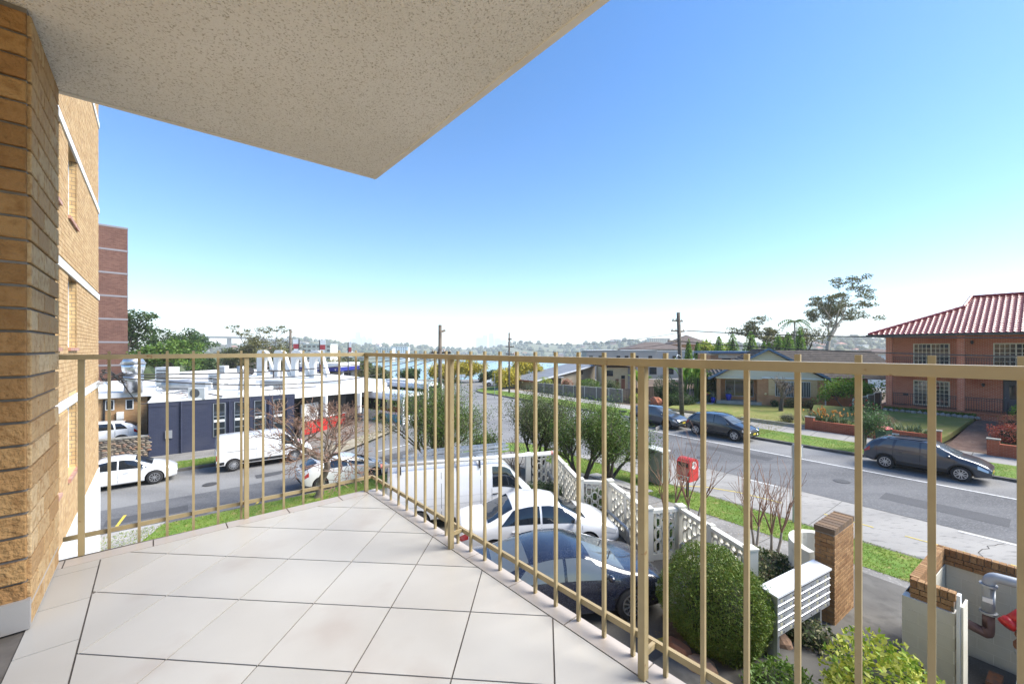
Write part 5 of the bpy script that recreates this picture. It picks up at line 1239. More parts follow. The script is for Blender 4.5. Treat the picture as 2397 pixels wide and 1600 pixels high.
for sd in (-1, 1): hdm.tube([vz(p3+hd(146)*0.17*sd-hd(56)*0.05, 2.46), vz(p3+hd(146)*0.22*sd-hd(56)*0.12, 2.40)], [0.10, 0.11], 12)
hdm.build('booster_head', M_redp, hyd, True)
MB().blob((p3.x, p3.y, 2.74), (0.04, 0.04, 0.05), 2, 0).build('gauge', M_black, hyd)
tg = p1-hd(56)*0.086; MB().box(-0.06, 0.06, -0.005, 0.004, 2.58, 2.66).build('pipe_label', M_platew, hyd, loc=(tg.x, tg.y, 0), rz=rz_of(146))
MB().box(-0.04, 0.04, -0.02, 0.02, 2.04, 2.16).build('yellow_tag', M_plate, hyd, loc=(p3.x+0.05, p3.y-0.12, 0), rz=rz_of(146))
pq = E(0.22, -0.06); tag(MB().tube([vz(pq, 1.2), vz(pq, 1.62), vz(pq, 1.66)+hd(56)*0.03, vz(pq, 1.68)+hd(56)*0.08], 0.062, 12).build('vent_pipe', M_rust, smooth=True), 'short purple brown pipe bending into the block wall', 'pipe')
tag(MB().lathe([(0.45, 1.3), (0.46, 2.7), (0.42, 2.95), (0.30, 3.08), (0.12, 3.13)], 28).build('storage_tank', M_white, smooth=True, loc=(6.98, 5.0, -0.12)), 'white rounded tank cut off by the bottom right corner', 'tank')
bx = E(0.9, 1.2, 1.33); tag(MB().box(-0.2, 0.2, -0.08, 0.08, 0, 0.1).build('timber_offcut', M_rust2, loc=bx, rz=0.6), 'loose brown timber offcut on the enclosure floor', 'timber')

# fallen leaves on the paths, verge and yard
LP = []
for _ in range(900):
    x, y = random.uniform(2.0, 9.5), random.uniform(5.5, 15.5); LP.append((x, y, gz(x, y)+KH+0.012))
for _ in range(500): p = LL(random.uniform(-2, 12), random.uniform(18.9, 21.6)); LP.append((p.x, p.y, gz(p.x, p.y)+KH+0.01))
me = leaves_mesh('fallen_leaves', LP, 0.06, vary('dead_leaf', [(0.20, 0.11, 0.04), (0.30, 0.18, 0.07), (0.12, 0.07, 0.04), (0.34, 0.26, 0.10)], 0.9), 1.8, 0.0); V = np.empty(len(me.vertices)*3, dtype=np.float32); me.vertices.foreach_get('co', V); V = V.reshape(-1, 4, 3); c = V.mean(axis=1, keepdims=True); V[:, :, 2] = c[:, :, 2]+(V[:, :, 2]-c[:, :, 2])*0.15; me.vertices.foreach_set('co', V.ravel()); me.update()
tag(stuff(link('fallen_leaves', me)), 'scattered fallen leaves on the yard, paths and verge', 'leaves')
# ================================================================ street furniture on the right
def at_ground(p): return (p.x, p.y, gz(p.x, p.y)+KH)
pb = thing('post_box', 'red street posting box lettered POST on a post beside the bus bay', 'post box', at_ground(Vector((7.15, 16.45, 0))), rz_of(147))
M_pbr = mat('post_box_red', (0.55, 0.03, 0.025), 0.35, c2=(0.48, 0.035, 0.03), scale=4)
MB().tube([(0, 0, -0.1), (0, 0, 0.75)], 0.06, 10).build('post', M_black, pb)
prof = [(-0.30, 0.72), (0.30, 0.72), (0.30, 1.42)]+[(0.30*math.cos(a), 1.42+0.20*math.sin(a)) for a in [R_(x) for x in (20, 45, 70, 90, 110, 135, 160)]]+[(-0.30, 1.42)]
MB().prismx(prof, -0.29, 0.29).build('box', M_pbr, pb)
MB().box(-0.22, 0.22, -0.33, -0.301, 1.30, 1.47).build('slot', M_dark, pb)
MB().box(-0.24, 0.24, -0.36, -0.302, 1.475, 1.51).build('slot_hood', M_pbr, pb)
MB().box(-0.2, 0.2, -0.308, -0.301, 0.98, 1.25).build('notice', mat('notice', (0.5, 0.12, 0.1), 0.5, c2=(0.6, 0.3, 0.28), scale=30), pb)
text('lettering', 'POST', 0.235, M_white, pb, (0, -0.304, 0.84), (R_(90), 0, 0))
em = MB().lathe([(0.15, 0.0), (0.15, 0.006)], 24, axis='x', c=(0.29, 0, 1.36)); em.build('emblem', M_white, pb)
MB().prismx([(0.02*1, 1.24), (0.10, 1.30), (0.10, 1.40), (0.03, 1.47)], 0.297, 0.302).build('emblem', M_pbr, pb)
cb = thing('electrical_cabinet', 'grey green metal street cabinet at the kerb behind the bottlebrush trees', 'cabinet', at_ground(Vector((6.55, 18.3, 0))), rz_of(150))
M_cab = mat('cabinet_green', (0.22, 0.25, 0.22), 0.6, c2=(0.30, 0.32, 0.29), scale=3)
MB().box(-0.5, 0.5, -0.25, 0.25, -0.1, 1.48).build('body', M_cab, cb); MB().box(-0.54, 0.54, -0.29, 0.29, 1.48, 1.55).build('lid', mat('cabinet_lid', (0.55, 0.56, 0.53), 0.5), cb)
MB().box(-0.47, -0.01, -0.262, -0.251, 0.02, 1.44).build('door', M_cab, cb); MB().box(0.01, 0.47, -0.262, -0.251, 0.02, 1.44).build('door', M_cab, cb)
def signpost(pos, h, label, r=0.03, box=None, name='sign_post'):
    t = thing(name, label, 'sign post', pos); MB().tube([(0, 0, -0.1), (0, 0, h)], r, 8).build('post', M_galv, t)
    return t
signpost(at_ground(rs(1524, 16.3)), 2.2, 'thin grey post at the kerb beside the metal cabinet')
sp = signpost(at_ground(Vector((9.8, 14.06, 0))), 2.75, 'grey post with a boxed sign and maroon plate in the grass strip')
MB().box(0.03, 0.36, -0.09, 0.09, 2.25, 2.68).build('sign_box', M_alu, sp, rz=R_(20)); MB().box(0.04, 0.30, -0.08, -0.091, 2.28, 2.64).build('sign_face', M_platew, sp, rz=R_(20))
MB().box(0.03, 0.14, -0.01, 0.01, 1.55, 2.05).build('plate', mat('maroon', (0.12, 0.015, 0.02), 0.5), sp, rz=R_(20))
# ---- power poles and wires
def pole(pos, h, label, arms, r=0.15, lean=(0, 0), head=HR, extras=True):
    t = thing('power_pole', label, 'power pole', pos, rz_of(head), 'timber power poles')
    top = Vector((lean[0], lean[1], h)); MB().tube([(0, 0, -0.3), top*0.5, top], [r, r*0.9, r*0.72], 12).build('pole', M_timber, t, True)
    for z, L in arms:
        k = z/h; c = Vector((lean[0]*k, lean[1]*k, z)); MB().beam(c+Vector((0.1, -L/2, 0)), c+Vector((0.1, L/2, 0)), 0.09, 0.11).build('crossarm', M_timber, t)
        for j in range(4):
            y = -L/2+0.1+(L-0.2)*j/3; MB().lathe([(0.025, 0.05), (0.05, 0.09), (0.03, 0.13), (0.05, 0.16), (0.02, 0.2)], 8, c=(c.x+0.1, c.y+y, z)).build('insulator', mat('insulator', (0.30, 0.24, 0.2), 0.3), t)
    return t
P2 = Vector((-4.15, 23.3, 0)); P3 = rs(1192, 32.0); P4 = rs(1597, 31.6); P1 = yp(680, 55.0)
pole(at_ground(P2), 7.75, 'dark timber power pole at the corner with orange crossarm', ((6.15, 1.3),), 0.13, head=20)
MB().beam((0, 0.0, 7.35), (0.55, 0.0, 7.45), 0.09, 0.12).build('stub_arm', M_timber, bpy.data.objects['power_pole'])
pole(at_ground(P3), 8.1, 'slender power pole with crossarms on the island by the water view', ((7.2, 0.9), (6.2, 2.2), (5.2, 2.2)), 0.13, head=60)
pole(at_ground(P4), 9.0, 'leaning weathered power pole with three crossarms beside the slate wagon', ((8.3, 1.5), (7.45, 1.9), (6.6, 3.0)), 0.19, lean=(0.1, 0.42), head=HR)
P4o = [o for o in bpy.data.objects if o.name.startswith('power_pole') and o.parent is None][-1]
MB().tube([(0, 0, 5.0), (-0.4, 0.9, 5.35), (-0.7, 1.9, 5.5), (-0.8, 2.3, 5.1)], 0.035, 6).build('lamp_arm', M_galv, P4o, True)
MB().tube([(0, 0, 5.0), (-0.2, -1.2, 5.05), (0.4, -2.6, 5.1)], 0.035, 6).build('lamp_arm', M_galv, P4o, True)
pole(at_ground(P1), 9.2, 'plain timber pole rising behind the white rooftop arches', (), 0.2, head=50)
def wire(a, b, sag, label, r=0.016):
    a, b = Vector(a), Vector(b); pts = [a.lerp(b, i/14)-Vector((0, 0, sag*4*(i/14)*(1-i/14))) for i in range(15)]
    tag(MB().tube(pts, r, 4, cap=False).build('overhead_wire', M_wire), label, 'wire', 'overhead wires')
def pt(p, z): return (p.x, p.y, gz(p.x, p.y)+z)
Q = RR(-22, 31.6)
for k, (dy, z) in enumerate(((-1.2, 6.75), (-0.4, 6.75), (0.5, 7.6), (1.2, 7.6))):
    wire(pt(P4+nR*dy*0.6, z), pt(Q+nR*dy*0.6, z-0.2), 0.9, 'power line from the leaning pole past the brick houses, '+('lowest and nearest the street', 'second lowest', 'second highest', 'highest and furthest from the street')[k])
wire(pt(P4, 5.1), pt(Q, 5.6), 0.55, 'thick pale service cable below the power lines in front of the red house', 0.03)
wire(pt(P4, 6.7), pt(P3, 6.3), 0.8, 'power line from the leaning pole to the island pole'); wire(pt(P4, 7.5), pt(P3, 7.2), 0.8, 'upper power line from the leaning pole to the island pole')
wire(pt(P2, 6.3), pt(P3, 6.2), 0.7, 'power line from the corner pole to the island pole'); wire(pt(P2, 6.0), pt(P3, 5.3), 0.7, 'lower power line from the corner pole to the island pole')
c0 = bw_(WU+0.5, 17.4, 6.15)
wire(c0, pt(P2, 6.2), 0.55, 'cable from the flats to the corner pole', 0.02); wire(c0+Vector((0, 0, -0.06)), pt(P2, 6.0), 0.75, 'lower cable from the flats to the corner pole', 0.02); wire(c0+Vector((0, 0, 0.04)), pt(P2, 6.35), 0.35, 'upper cable from the flats to the corner pole', 0.02)
wire(pt(P2, 6.25), pt(P1, 7.4), 1.0, 'line from the corner pole to the plain timber pole'); wire(pt(P1, 7.7), pt(yp(-200, 46), 7.0), 1.2, 'line passing behind the rooftop ducts to the plain timber pole'); wire(pt(P1, 7.3), pt(yp(-200, 46), 6.4), 1.3, 'lower line passing behind the rooftop ducts')
wire(c0+Vector((0, 0, -0.1)), lt(345, 34.2, 3.6), 0.35, 'black service cable to the navy building', 0.02)
# ================================================================ front walls and gardens across the right street
M_redbrick = brickmat('red_brick', (0.45, 0.115, 0.055), (0.52, 0.155, 0.08), (0.62, 0.42, 0.32), dirt=(0.36, 0.09, 0.05), mo=0.019)
M_redwall = brickmat('red_brick_wall', (0.36, 0.09, 0.045), (0.42, 0.115, 0.06), (0.45, 0.22, 0.15), dirt=(0.24, 0.07, 0.045))
M_cap = mat('grey_cap', (0.30, 0.29, 0.26), 0.85, c2=(0.2, 0.19, 0.17), scale=5)
def rwall(name, label, px0, px1, s, zb, h, th=0.23, m=None, piers=(), cap=None):
    p, q = rs(px0, s), rs(px1, s); L = (q-p).length
    t = thing(name, label, 'garden wall', (p.x, p.y, 0), rz_of(HR+180))
    MB().box(0, L, 0, th, zb-0.4, zb+h).build('wall', m or M_redwall, t)
    if cap: MB().box(-0.02, L+0.02, -0.03, th+0.03, zb+h, zb+h+0.07).build('coping', cap, t)
    for x, w, hh in piers:
        MB().box(x, x+w, -0.06, th+0.06, zb-0.4, zb+hh).build('pier', m or M_redwall, t); MB().box(x-0.03, x+w+0.03, -0.09, th+0.09, zb+hh, zb+hh+0.06).build('pier_cap', M_cap, t)
    return t
SW = 34.4
La = (rs(2200, SW)-rs(1885, SW)).length
rwall('brick_front_wall', 'long low red brick front wall with piers before the red house lawn', 1885, 2200, SW, 1.05, 0.80, piers=((0, 0.5, 1.0), (La-0.5, 0.55, 1.05)))
lb = [o for o in bpy.data.objects if o.name == 'brick_front_wall'][0]; MB().box(La-2.1, La-1.75, -0.012, -0.001, 1.55, 1.68).build('number_sign', M_white, lb)
rwall('brick_front_wall', 'short red brick wall section at the right edge beyond the garden path', 2310, 2520, SW-0.4, 1.0, 0.85, piers=((0, 0.45, 1.05),))
M_wwhite = mat('stained_white_wall', (0.52, 0.50, 0.46), 0.9, c2=(0.36, 0.34, 0.30), scale=1.6, detail=9, c3=(0.15, 0.14, 0.12), scale3=3, c3lo=0.6, c3hi=0.72)
rwall('white_retaining_wall', 'stained white retaining wall along the front of the cottage lawn', 1735, 1884, SW, 0.95, 0.42, 0.2, M_wwhite, cap=M_cap)
M_rubble = mat('rubble_wall', (0.19, 0.15, 0.115), 0.95, c2=(0.30, 0.25, 0.19), scale=5, detail=3, bump=1.0, bscale=6)
rwall('stone_retaining_wall', 'dark rubble retaining wall behind the grey wagon and the leaning pole', 1560, 1734, SW, 0.95, 0.40, 0.25, M_rubble)
def lawn(name, pts, z, m): return patch(name, pts, m, 0.0, 1.5, 0.3, zf=z)
zlw = lambda x, y: 1.40+0.02*math.sin(x)+0.25*sm(x*nR.x+y*nR.y, 36, 46)*sm(x, 20, 34)
lawn('lawn', [rs(1562, SW+0.22), rs(1884, SW+0.22), rs(1896, 44), Vector((29.5, 38.6, 0)), Vector((20.5, 42.6, 0)), rs(1600, 40)], zlw, M_dry)
zlr = lambda x, y: 1.55+0.72*sm(x*nR.x+y*nR.y, 34.5, 42.2)
lawn('lawn', [rs(1890, SW+0.26), rs(2196, SW+0.26), rs(2285, 41.9), rs(2060, 41.9), rs(1905, 41.0)], zlr, M_dry)
lawn('lawn', [rs(2330, SW), rs(2520, SW), rs(2520, 42), rs(2365, 42)], zlr, M_dry)
M_bpath = mat('brown_brick_paving', (0.15, 0.085, 0.06), 0.9, c2=(0.21, 0.13, 0.095), scale=2.5, detail=9, c3=(0.10, 0.07, 0.055), scale3=9)
lawn('garden_path', [rs(2203, SW-0.1), rs(2322, SW-0.3), rs(2370, 41.7), rs(2288, 41.7)], lambda x, y: 1.12+1.05*sm(x*nR.x+y*nR.y, 33.8, 42.2), M_bpath)
lawn('driveway', [gp(1535, 1003, .9), gp(1600, 985, .9), gp(1672, 944, 1.4), gp(1640, 938, 1.4)], lambda x, y: 1.02+0.42*sm(x*nR.x+y*nR.y, 33, 41), M_path2)
tag(blades('grass', [rs(1870, SW+0.3), rs(1600, SW+0.3)], 0.1, 6.0, 9000, vary('dry_blade', [(0.24, 0.21, 0.05), (0.32, 0.27, 0.08), (0.18, 0.21, 0.04)], 0.8, trans=0.2), 0.62, 0.05), 'dry mown grass of the cottage lawn', 'grass')
# ---------------- red brick house
O = rs(2068, 42.0); rh_ = thing('red_brick_house', 'two storey red brick house with glazed red tile roof and verandah', 'house', (O.x, O.y, 0), rz_of(HR+180))
M_trim = mat('cream_trim', (0.66, 0.60, 0.46), 0.5); M_iron = mat('black_iron', (0.025, 0.025, 0.028), 0.5)
M_terr = mat('terracotta_floor', (0.34, 0.115, 0.06), 0.6, c2=(0.26, 0.09, 0.05), scale=3)
PX = 15.0
MB().box(-0.1, PX, 0.05, 1.7, 1.6, 2.52).build('base_wall', M_redbrick, rh_); MB().box(-0.2, PX, -0.08, 1.72, 2.52, 2.66).build('verandah_floor', M_terr, rh_)
wall = MB().box(0.0, PX, 1.7, 11, 1.6, 8.02).build('wall', M_redbrick, rh_)
MB().box(-0.05, PX, 0.0, 1.69, 5.12, 5.40).build('upper_floor', M_trim, rh_)
MB().box(-0.7, PX, -0.65, 1.69, 7.93, 8.0).build('soffit', M_white, rh_)
for x in (0.12, 3.86, 8.2, 12.4):
    for z0, z1 in ((2.661, 5.119), (5.401, 7.929)): MB().box(x, x+0.36, 0.06, 0.42, z0, z1).build('pillar', M_redbrick, rh_)
def rh_window(x0, x1, z0, z1, cols, rows):
    w_ = MB().box(x0, x1, 1.655, 1.698, z0, z1).build('window', M_trim, rh_)
    mid = (x0+x1)/2
    for a, b in ((x0+0.07, mid-0.035), (mid+0.035, x1-0.07)):
        MB().box(a, b, 1.645, 1.654, z0+0.08, z1-0.07).build('pane', M_glass, w_)
        mu = MB()
        for k in range(1, cols): xx = a+(b-a)*k/cols; mu.box(xx-0.016, xx+0.016, 1.635, 1.644, z0+0.08, z1-0.07)
        for k in range(1, rows): zz = z0+0.08+(z1-z0-0.15)*k/rows; mu.box(a, b, 1.6345, 1.643, zz-0.016, zz+0.016)
        stuff(mu.build('glazing_bars', M_trim, w_))
def hx(px, y=1.7):                                   # local x on the set-back wall that shows at pixel px
    s = 42.0+y; p = rs(px, s); return (Vector((p.x, p.y, 0))-O).dot(hd(HR+180))
rh_window(hx(2138), hx(2223.5), 2.68, 4.55, 4, 6); rh_window(hx(2138), hx(2223.5), 5.41, 7.36, 4, 6)
rh_window(hx(2325), hx(2325)+2.0, 5.41, 7.36, 4, 6)
dx = hx(2348); dr = MB().box(dx, dx+1.9, 1.66, 1.699, 2.67, 4.85).build('door_frame', M_iron, rh_)
M_door = mat('slate_door', (0.045, 0.055, 0.075), 0.4)
for k in (0, 1):
    d_ = MB().box(dx+0.06+0.90*k, dx+0.94+0.90*k, 1.63, 1.659, 2.68, 4.72).build('door', M_door, rh_)
    MB().box(dx+0.28+0.9*k, dx+0.74+0.9*k, 1.622, 1.629, 3.55, 4.5).build('door_light', M_glass, d_); MB().box(dx+0.24+0.9*k, dx+0.78+0.9*k, 1.618, 1.629, 2.8, 3.3).build('door_panel', M_door, d_)
    MB().blob((dx+0.12+0.9*k, 1.60, 3.6), (0.03, 0.03, 0.03), 1, 0).build('door_knob', M_chrome, d_)
def iron_rail(x0, x1, z, y=0.20, h=0.95):
    r_ = MB().box(x0, x1, y-0.02, y+0.02, z+h-0.04, z+h).build('verandah_railing', M_iron, rh_); MB().box(x0, x1, y-0.015, y+0.015, z+0.10, z+0.13).build('bottom_bar', M_iron, r_); MB().box(x0, x1, y-0.012, y+0.012, z+h-0.18, z+h-0.155).build('middle_bar', M_iron, r_)
    b = MB(); x = x0+0.06
    while x < x1: b.box(x-0.009, x+0.009, y-0.009, y+0.009, z+0.02, z+h-0.03); x += 0.115
    stuff(b.build('bars', M_iron, r_))
for z in (2.66, 5.40):
    iron_rail(0.50, 3.85, z); iron_rail(4.23, 6.0 if z < 3 else 8.19, z)
for k in range(4): MB().box(6.3, 8.0, -0.09-0.32*k, 0.24-0.32*k, 2.0, 2.50-0.15*k).build('step', M_terr, rh_)
MB().tube([(6.15, -1.2, 1.95), (6.15, -1.2, 2.75), (6.15, -0.05, 3.45), (6.15, -0.05, 2.6)], 0.03, 6).build('stair_rail', M_iron, rh_)
for x, z in ((hx(2302), 4.40), (hx(2276), 7.40)):
    MB().lathe([(0.03, 0.16), (0.09, 0.12), (0.075, -0.05), (0.03, -0.1)], 8, c=(x, 1.56, z)).build('wall_lantern', M_iron, rh_)
MB().box(hx(2120)-0.15, hx(2120)+0.15, 1.685, 1.699, 3.3, 3.5).build('vent', M_iron, rh_)
# roof: eave, hip, tiles
Ze, Ye, Zr, Yr = 8.03, -0.68, 10.95, 5.0
def on_roof(px, py):                                 # sight line meets the front roof plane, local coordinates
    k, m = (px-CX)/FPX, -(py-HY)/FPX; d = Vector((k, 1, 0)); ex, ey = hd(HR+180), nR
    dy = d.dot(ey); o = O.dot(ey); sl = (Zr-Ze)/(Yr-Ye)
    Y = (Ze-sl*Ye-CZ-sl*o)/(m-sl*dy); P = d*Y; return Vector(((P-O).dot(ex), (P-O).dot(ey), CZ+m*Y))
kink, rst = on_roof(2256, 720), on_roof(2274, 697)
ridge_z = rst.z
rf = MB(); poly = [Vector((-0.75, Ye, Ze)), Vector((PX, Ye, Ze)), Vector((PX, rst.y, ridge_z)), rst, kink]
M_rooft = mat('glazed_red_tile', (0.21, 0.045, 0.035), 0.34, c2=(0.28, 0.075, 0.06), scale=3, coat=0.0, spec=0.35)
M_ridge = mat('red_ridge_tile', (0.30, 0.045, 0.04), 0.3, c2=(0.24, 0.035, 0.035), scale=4)
low = [p-Vector((0, 0, 0.05)) for p in poly]; back = [Vector((kink.x, 9.0, kink.z)), Vector((-0.75, 11.6, Ze))]
rf.add(low, [(0, 1, 2, 3, 4)]); rf.add([low[0], low[4], (kink.x, 2*rst.y-kink.y, kink.z), (-0.75, 2*rst.y-Ye, Ze)], [(0, 1, 2, 3)]); rf.add([low[4], low[3], (kink.x, 2*rst.y-kink.y, kink.z)], [(0, 1, 2)])
rf.add([low[3], low[2], (PX, 2*rst.y-Ye, Ze), (-0.75, 2*rst.y-Ye, Ze), (kink.x, 2*rst.y-kink.y, kink.z)], [(0, 1, 2, 3, 4)])
roof = rf.build('roof', M_ridge, rh_)
MB().box(-0.8, PX, Ye-0.14, Ye, 7.90, 8.04).build('gutter', mat('dark_gutter', (0.03, 0.04, 0.035), 0.4), rh_)
MB().box(-0.9, -0.78, Ye-0.14, 11, 7.90, 8.04).build('gutter', MATS['dark_gutter'], rh_)
slv = Vector((0, Yr-Ye, Zr-Ze)).normalized(); nrm = Vector((0, -slv.z, slv.y)); tw, tl = 0.30, 0.345
tv = []
xsn = [0, 0.04, 0.10, 0.19, 0.215, 0.245, 0.275, 0.30]; hs = [0.045, 0.018, 0.006, 0.010, 0.045, 0.062, 0.055, 0.045]
tm = MB(); n_ = len(xsn)
for t, o in ((0.0, 0.03), (1.0, 0.0)):
    for x, h in zip(xsn, hs): tm.v.append(tuple(Vector((x, 0, 0))+slv*(tl*1.04*t)+nrm*(h+o)))
for x in xsn: tm.v.append(tuple(Vector((x, 0, 0))+nrm*-0.005))
for i in range(n_-1):
    tm.f += [(i, i+1, n_+i+1, n_+i), (2*n_+i, 2*n_+i+1, i+1, i)]; tm.m += [0, 0]
tile_me = tm.mesh('roof_tile', M_rooft, False)
spots = []
nrow = int((Vector((0, rst.y-Ye, ridge_z-Ze)).length)/tl)+1
for r in range(nrow):
    base = Vector((0, Ye-0.05, Ze))+slv*(tl*r); ty = (base.y-Ye)/(rst.y-Ye)
    xk = -0.75+(kink.x+0.75)*((base.y-Ye)/(kink.y-Ye)) if base.y < kink.y else kink.x+(rst.x-kink.x)*((base.y-kink.y)/max(1e-6, rst.y-kink.y))
    x = -0.75+tw*math.ceil((xk+0.75)/tw-0.35)
    while x < PX-tw: spots.append((x, base.y, base.z)); x += tw
def sdist(p): q = O+hd(HR+180)*p[0]+nR*p[1]; k = abs(q.x/q.y); return (q.length, k)
vis = [p for p in spots if sdist(p)[1] < 1.30]; vis.sort(key=lambda p: sdist(p)[0]); keep = set(vis[:300])
restm = MB()
for p in spots:
    if p in keep: link('roof_tile', tile_me, roof, p)
    else: restm.add([tuple(Vector(v)+Vector(p)) for v in tm.v], tm.f)
stuff(restm.build('roof_tiling', M_rooft, roof))
cap_ = MB(); 
for a, b in ((poly[0]+Vector((0, 0, 0.06)), kink+Vector((0, 0, 0.06))), (kink+Vector((0, 0, 0.06)), rst+Vector((0, 0, 0.08))), (rst+Vector((0, 0, 0.08)), poly[2]+Vector((0, 0, 0.08)))):
    L = (b-a).length; n = max(2, int(L/0.4))
    for i in range(n): MB().tube([a.lerp(b, i/n), a.lerp(b, (i+1.06)/n)], [0.105, 0.12], 8).build('ridge_tile', M_ridge, roof)
# garden of the red house
for k, (px, s, n, L, lab, fl) in enumerate(((1905, 35.6, 60, 1.0, 'bird of paradise clump with orange flowers at the end of the brick wall', 26), (1935, 35.5, 60, 1.05, 'tall bird of paradise clump beside the metal side fence', 26), (1968, 35.4, 50, 0.95, 'bird of paradise clump behind the little verge tree', 16), (2095, 35.3, 44, 0.75, 'grey green strap leaved clump behind the brick wall', 0), (2130, 35.3, 48, 0.8, 'middle grey green strap leaved clump behind the brick wall', 0), (2165, 35.3, 44, 0.75, 'grey green strap leaved clump near the wall end pier', 0))):
    p = rs(px, s); spiky('strap_leaf_plant', lab, (p.x, p.y, 1.6), n, L, 0.10, L_strap, seed=100+k, spread=0.85, flowers=M_orange if fl else None, fl_n=fl, rad=0.45, group='strap leaved plants behind the wall')
def bush(name, label, px, s, z, R, n, lm, leaf, seed, **k): p = rs(px, s); return clumps_bush(name, label, (p.x, p.y, z), R, n, lm, leaf, seed=seed, **k)
cam_ = bush('camellia_bush', 'dark round camellia with red flowers before the side fence', 2020, 38.5, 1.75, (0.75, 0.7, 0.75), 2600, L_dark, 0.10, 31)
fm = MB(); rng = random.Random(3)
for k in range(14): a = rng.random()*6.28; e = rng.uniform(0.2, 1.3); fm.blob((math.cos(a)*math.cos(e)*0.78, math.sin(a)*math.cos(e)*0.75, 0.75+math.sin(e)*0.75), (0.06, 0.06, 0.06), 1, 0.3, rng=rng)
stuff(fm.build('flowers', M_redfl, cam_))
bush('pink_grass_clump', 'feathery pinkish grass clump in the lawn corner', 2062, 36.5, 1.65, (0.9, 0.6, 0.4), 3000, leafmat('pink_grass', [(0.34, 0.22, 0.15), (0.42, 0.30, 0.22), (0.26, 0.24, 0.10), (0.45, 0.2, 0.12)]), 0.16, 33, aspect=7, up=0.8, shell=0.7)
bush('red_leaf_shrub', 'crimson leaved nandina shrub beside the garden path', 2372, 36.6, 1.35, (0.75, 0.7, 0.62), 3600, L_red, 0.10, 35, shell=0.7, amp=0.4)
bush('red_leaf_shrub', 'taller pink and orange nandina behind the crimson shrub', 2385, 38.0, 1.8, (0.7, 0.6, 0.6), 2800, leafmat('orange_leaf', [(0.45, 0.14, 0.08), (0.5, 0.2, 0.12), (0.35, 0.08, 0.06), (0.2, 0.2, 0.04)]), 0.09, 36, shell=0.7, amp=0.4)
bush('leafy_shrub', 'bright green shrub in front of the dark front doors', 2402, 39.3, 2.1, (0.6, 0.6, 0.75), 2600, L_bright, 0.09, 37, shell=0.6)
M_rockg = mat('grey_rock', (0.32, 0.31, 0.29), 0.9, c2=(0.2, 0.2, 0.18), scale=6, bump=0.5)
for k in range(17):
    px = 2072+13.5*k; p = rs(px, 41.5); tag(MB().blob((0, 0, 0), (0.2, 0.16, 0.14), 1, 0.25, rng=random.Random(k)).build('edging_rock', M_rockg, loc=(p.x, p.y, zlr(p.x, p.y)+0.05)), 'grey rock in the row edging the verandah bed', 'rock', 'rocks edging the verandah bed')
bd = MB(); P = []
for k in range(2600): px = random.uniform(2068, 2285); p = rs(px, random.uniform(41.55, 42.0)); P.append((p.x, p.y, zlr(p.x, p.y)+random.uniform(0.02, 0.28)))
tag(stuff(link('border_plants', leaves_mesh('border_plants', P, 0.11, L_mid, 2.2, 0.3))), 'low green border plants along the verandah base', 'plants')
tree('verge_tree', 'small spindly evergreen tree on the verge behind the grey wagon', at_ground(rs(2022, 31.4)), {**BB, 'stems': 2, 'trunk': 0.7, 'leaves': 16, 'clump': 0.32, 'leaf': 0.11, 'aspect': 3, 'stem_lean': 0.2}, 81, M_bark, leafmat('verge_leaf', [(0.05, 0.12, 0.03), (0.09, 0.18, 0.05), (0.14, 0.24, 0.08)]), height=2.6)
def bin_(pos, h, lid, label, rz=0.3):
    t = thing('wheelie_bin', label, 'bin', pos, rz, 'wheelie bins'); mb = MB(); z0, z1 = 0.06, 0.93
    vs = [(-0.22, -0.24, z0), (0.22, -0.24, z0), (0.22, 0.24, z0), (-0.22, 0.24, z0), (-0.29, -0.31, z1), (0.29, -0.31, z1), (0.29, 0.31, z1), (-0.29, 0.31, z1)]
    mb.add(vs, [(0,3,2,1),(4,5,6,7),(0,1,5,4),(1,2,6,5),(2,3,7,6),(3,0,4,7)]); mb.build('body', mat('bin_green', (0.03, 0.07, 0.045), 0.5), t)
    MB().prismx([(-0.33, 0.93), (0.34, 0.93), (0.30, 1.03), (-0.1, 1.06), (-0.33, 0.97)], -0.31, 0.31).build('lid', lid, t)
    for sd in (-0.2, 0.2): MB().lathe([(0.1, -0.03), (0.1, 0.03)], 12, c=(sd, 0.26, 0.1), axis='x').build('wheel', M_rubber, t)
M_lidr = mat('red_lid', (0.42, 0.04, 0.05), 0.45); M_lidy = mat('yellow_lid', (0.62, 0.46, 0.03), 0.45)
bin_(at_ground(rs(2068, 33.2)), 1, M_lidr, 'red lidded bin on the footpath just behind the grey wagon')
# ---------------- the cottage
OC = Vector((20.95, 41.3, 0)); HC = 115.0
co = thing('brick_cottage', 'single storey orange brick cottage with blue gable trim and brown tile roof', 'house', (OC.x, OC.y, 0), rz_of(HC))
M_obrick = brickmat('orange_brick', (0.50, 0.22, 0.095), (0.56, 0.28, 0.135), (0.5, 0.4, 0.31), dirt=(0.30, 0.14, 0.07))
M_blue = mat('blue_trim', (0.09, 0.16, 0.26), 0.5); M_sand = brickmat('sandstone_cladding', (0.60, 0.44, 0.24), (0.66, 0.50, 0.30), (0.45, 0.30, 0.15), bw=0.5, bh=0.22, mo=0.01, bump=0.3)
M_btile = mat('brown_roof_tile', (0.06, 0.048, 0.04), 0.85, c2=(0.10, 0.08, 0.065), scale=3, detail=6, bump=0.5, bscale=6)
CW = 8.94; GZ = 1.3
MB().box(0.0, CW, 1.6, 11, GZ-0.4, 4.15).build('wall', M_obrick, co); MB().box(3.95, CW, 0.0, 1.599, GZ-0.4, 4.15).build('front_room', M_obrick, co)
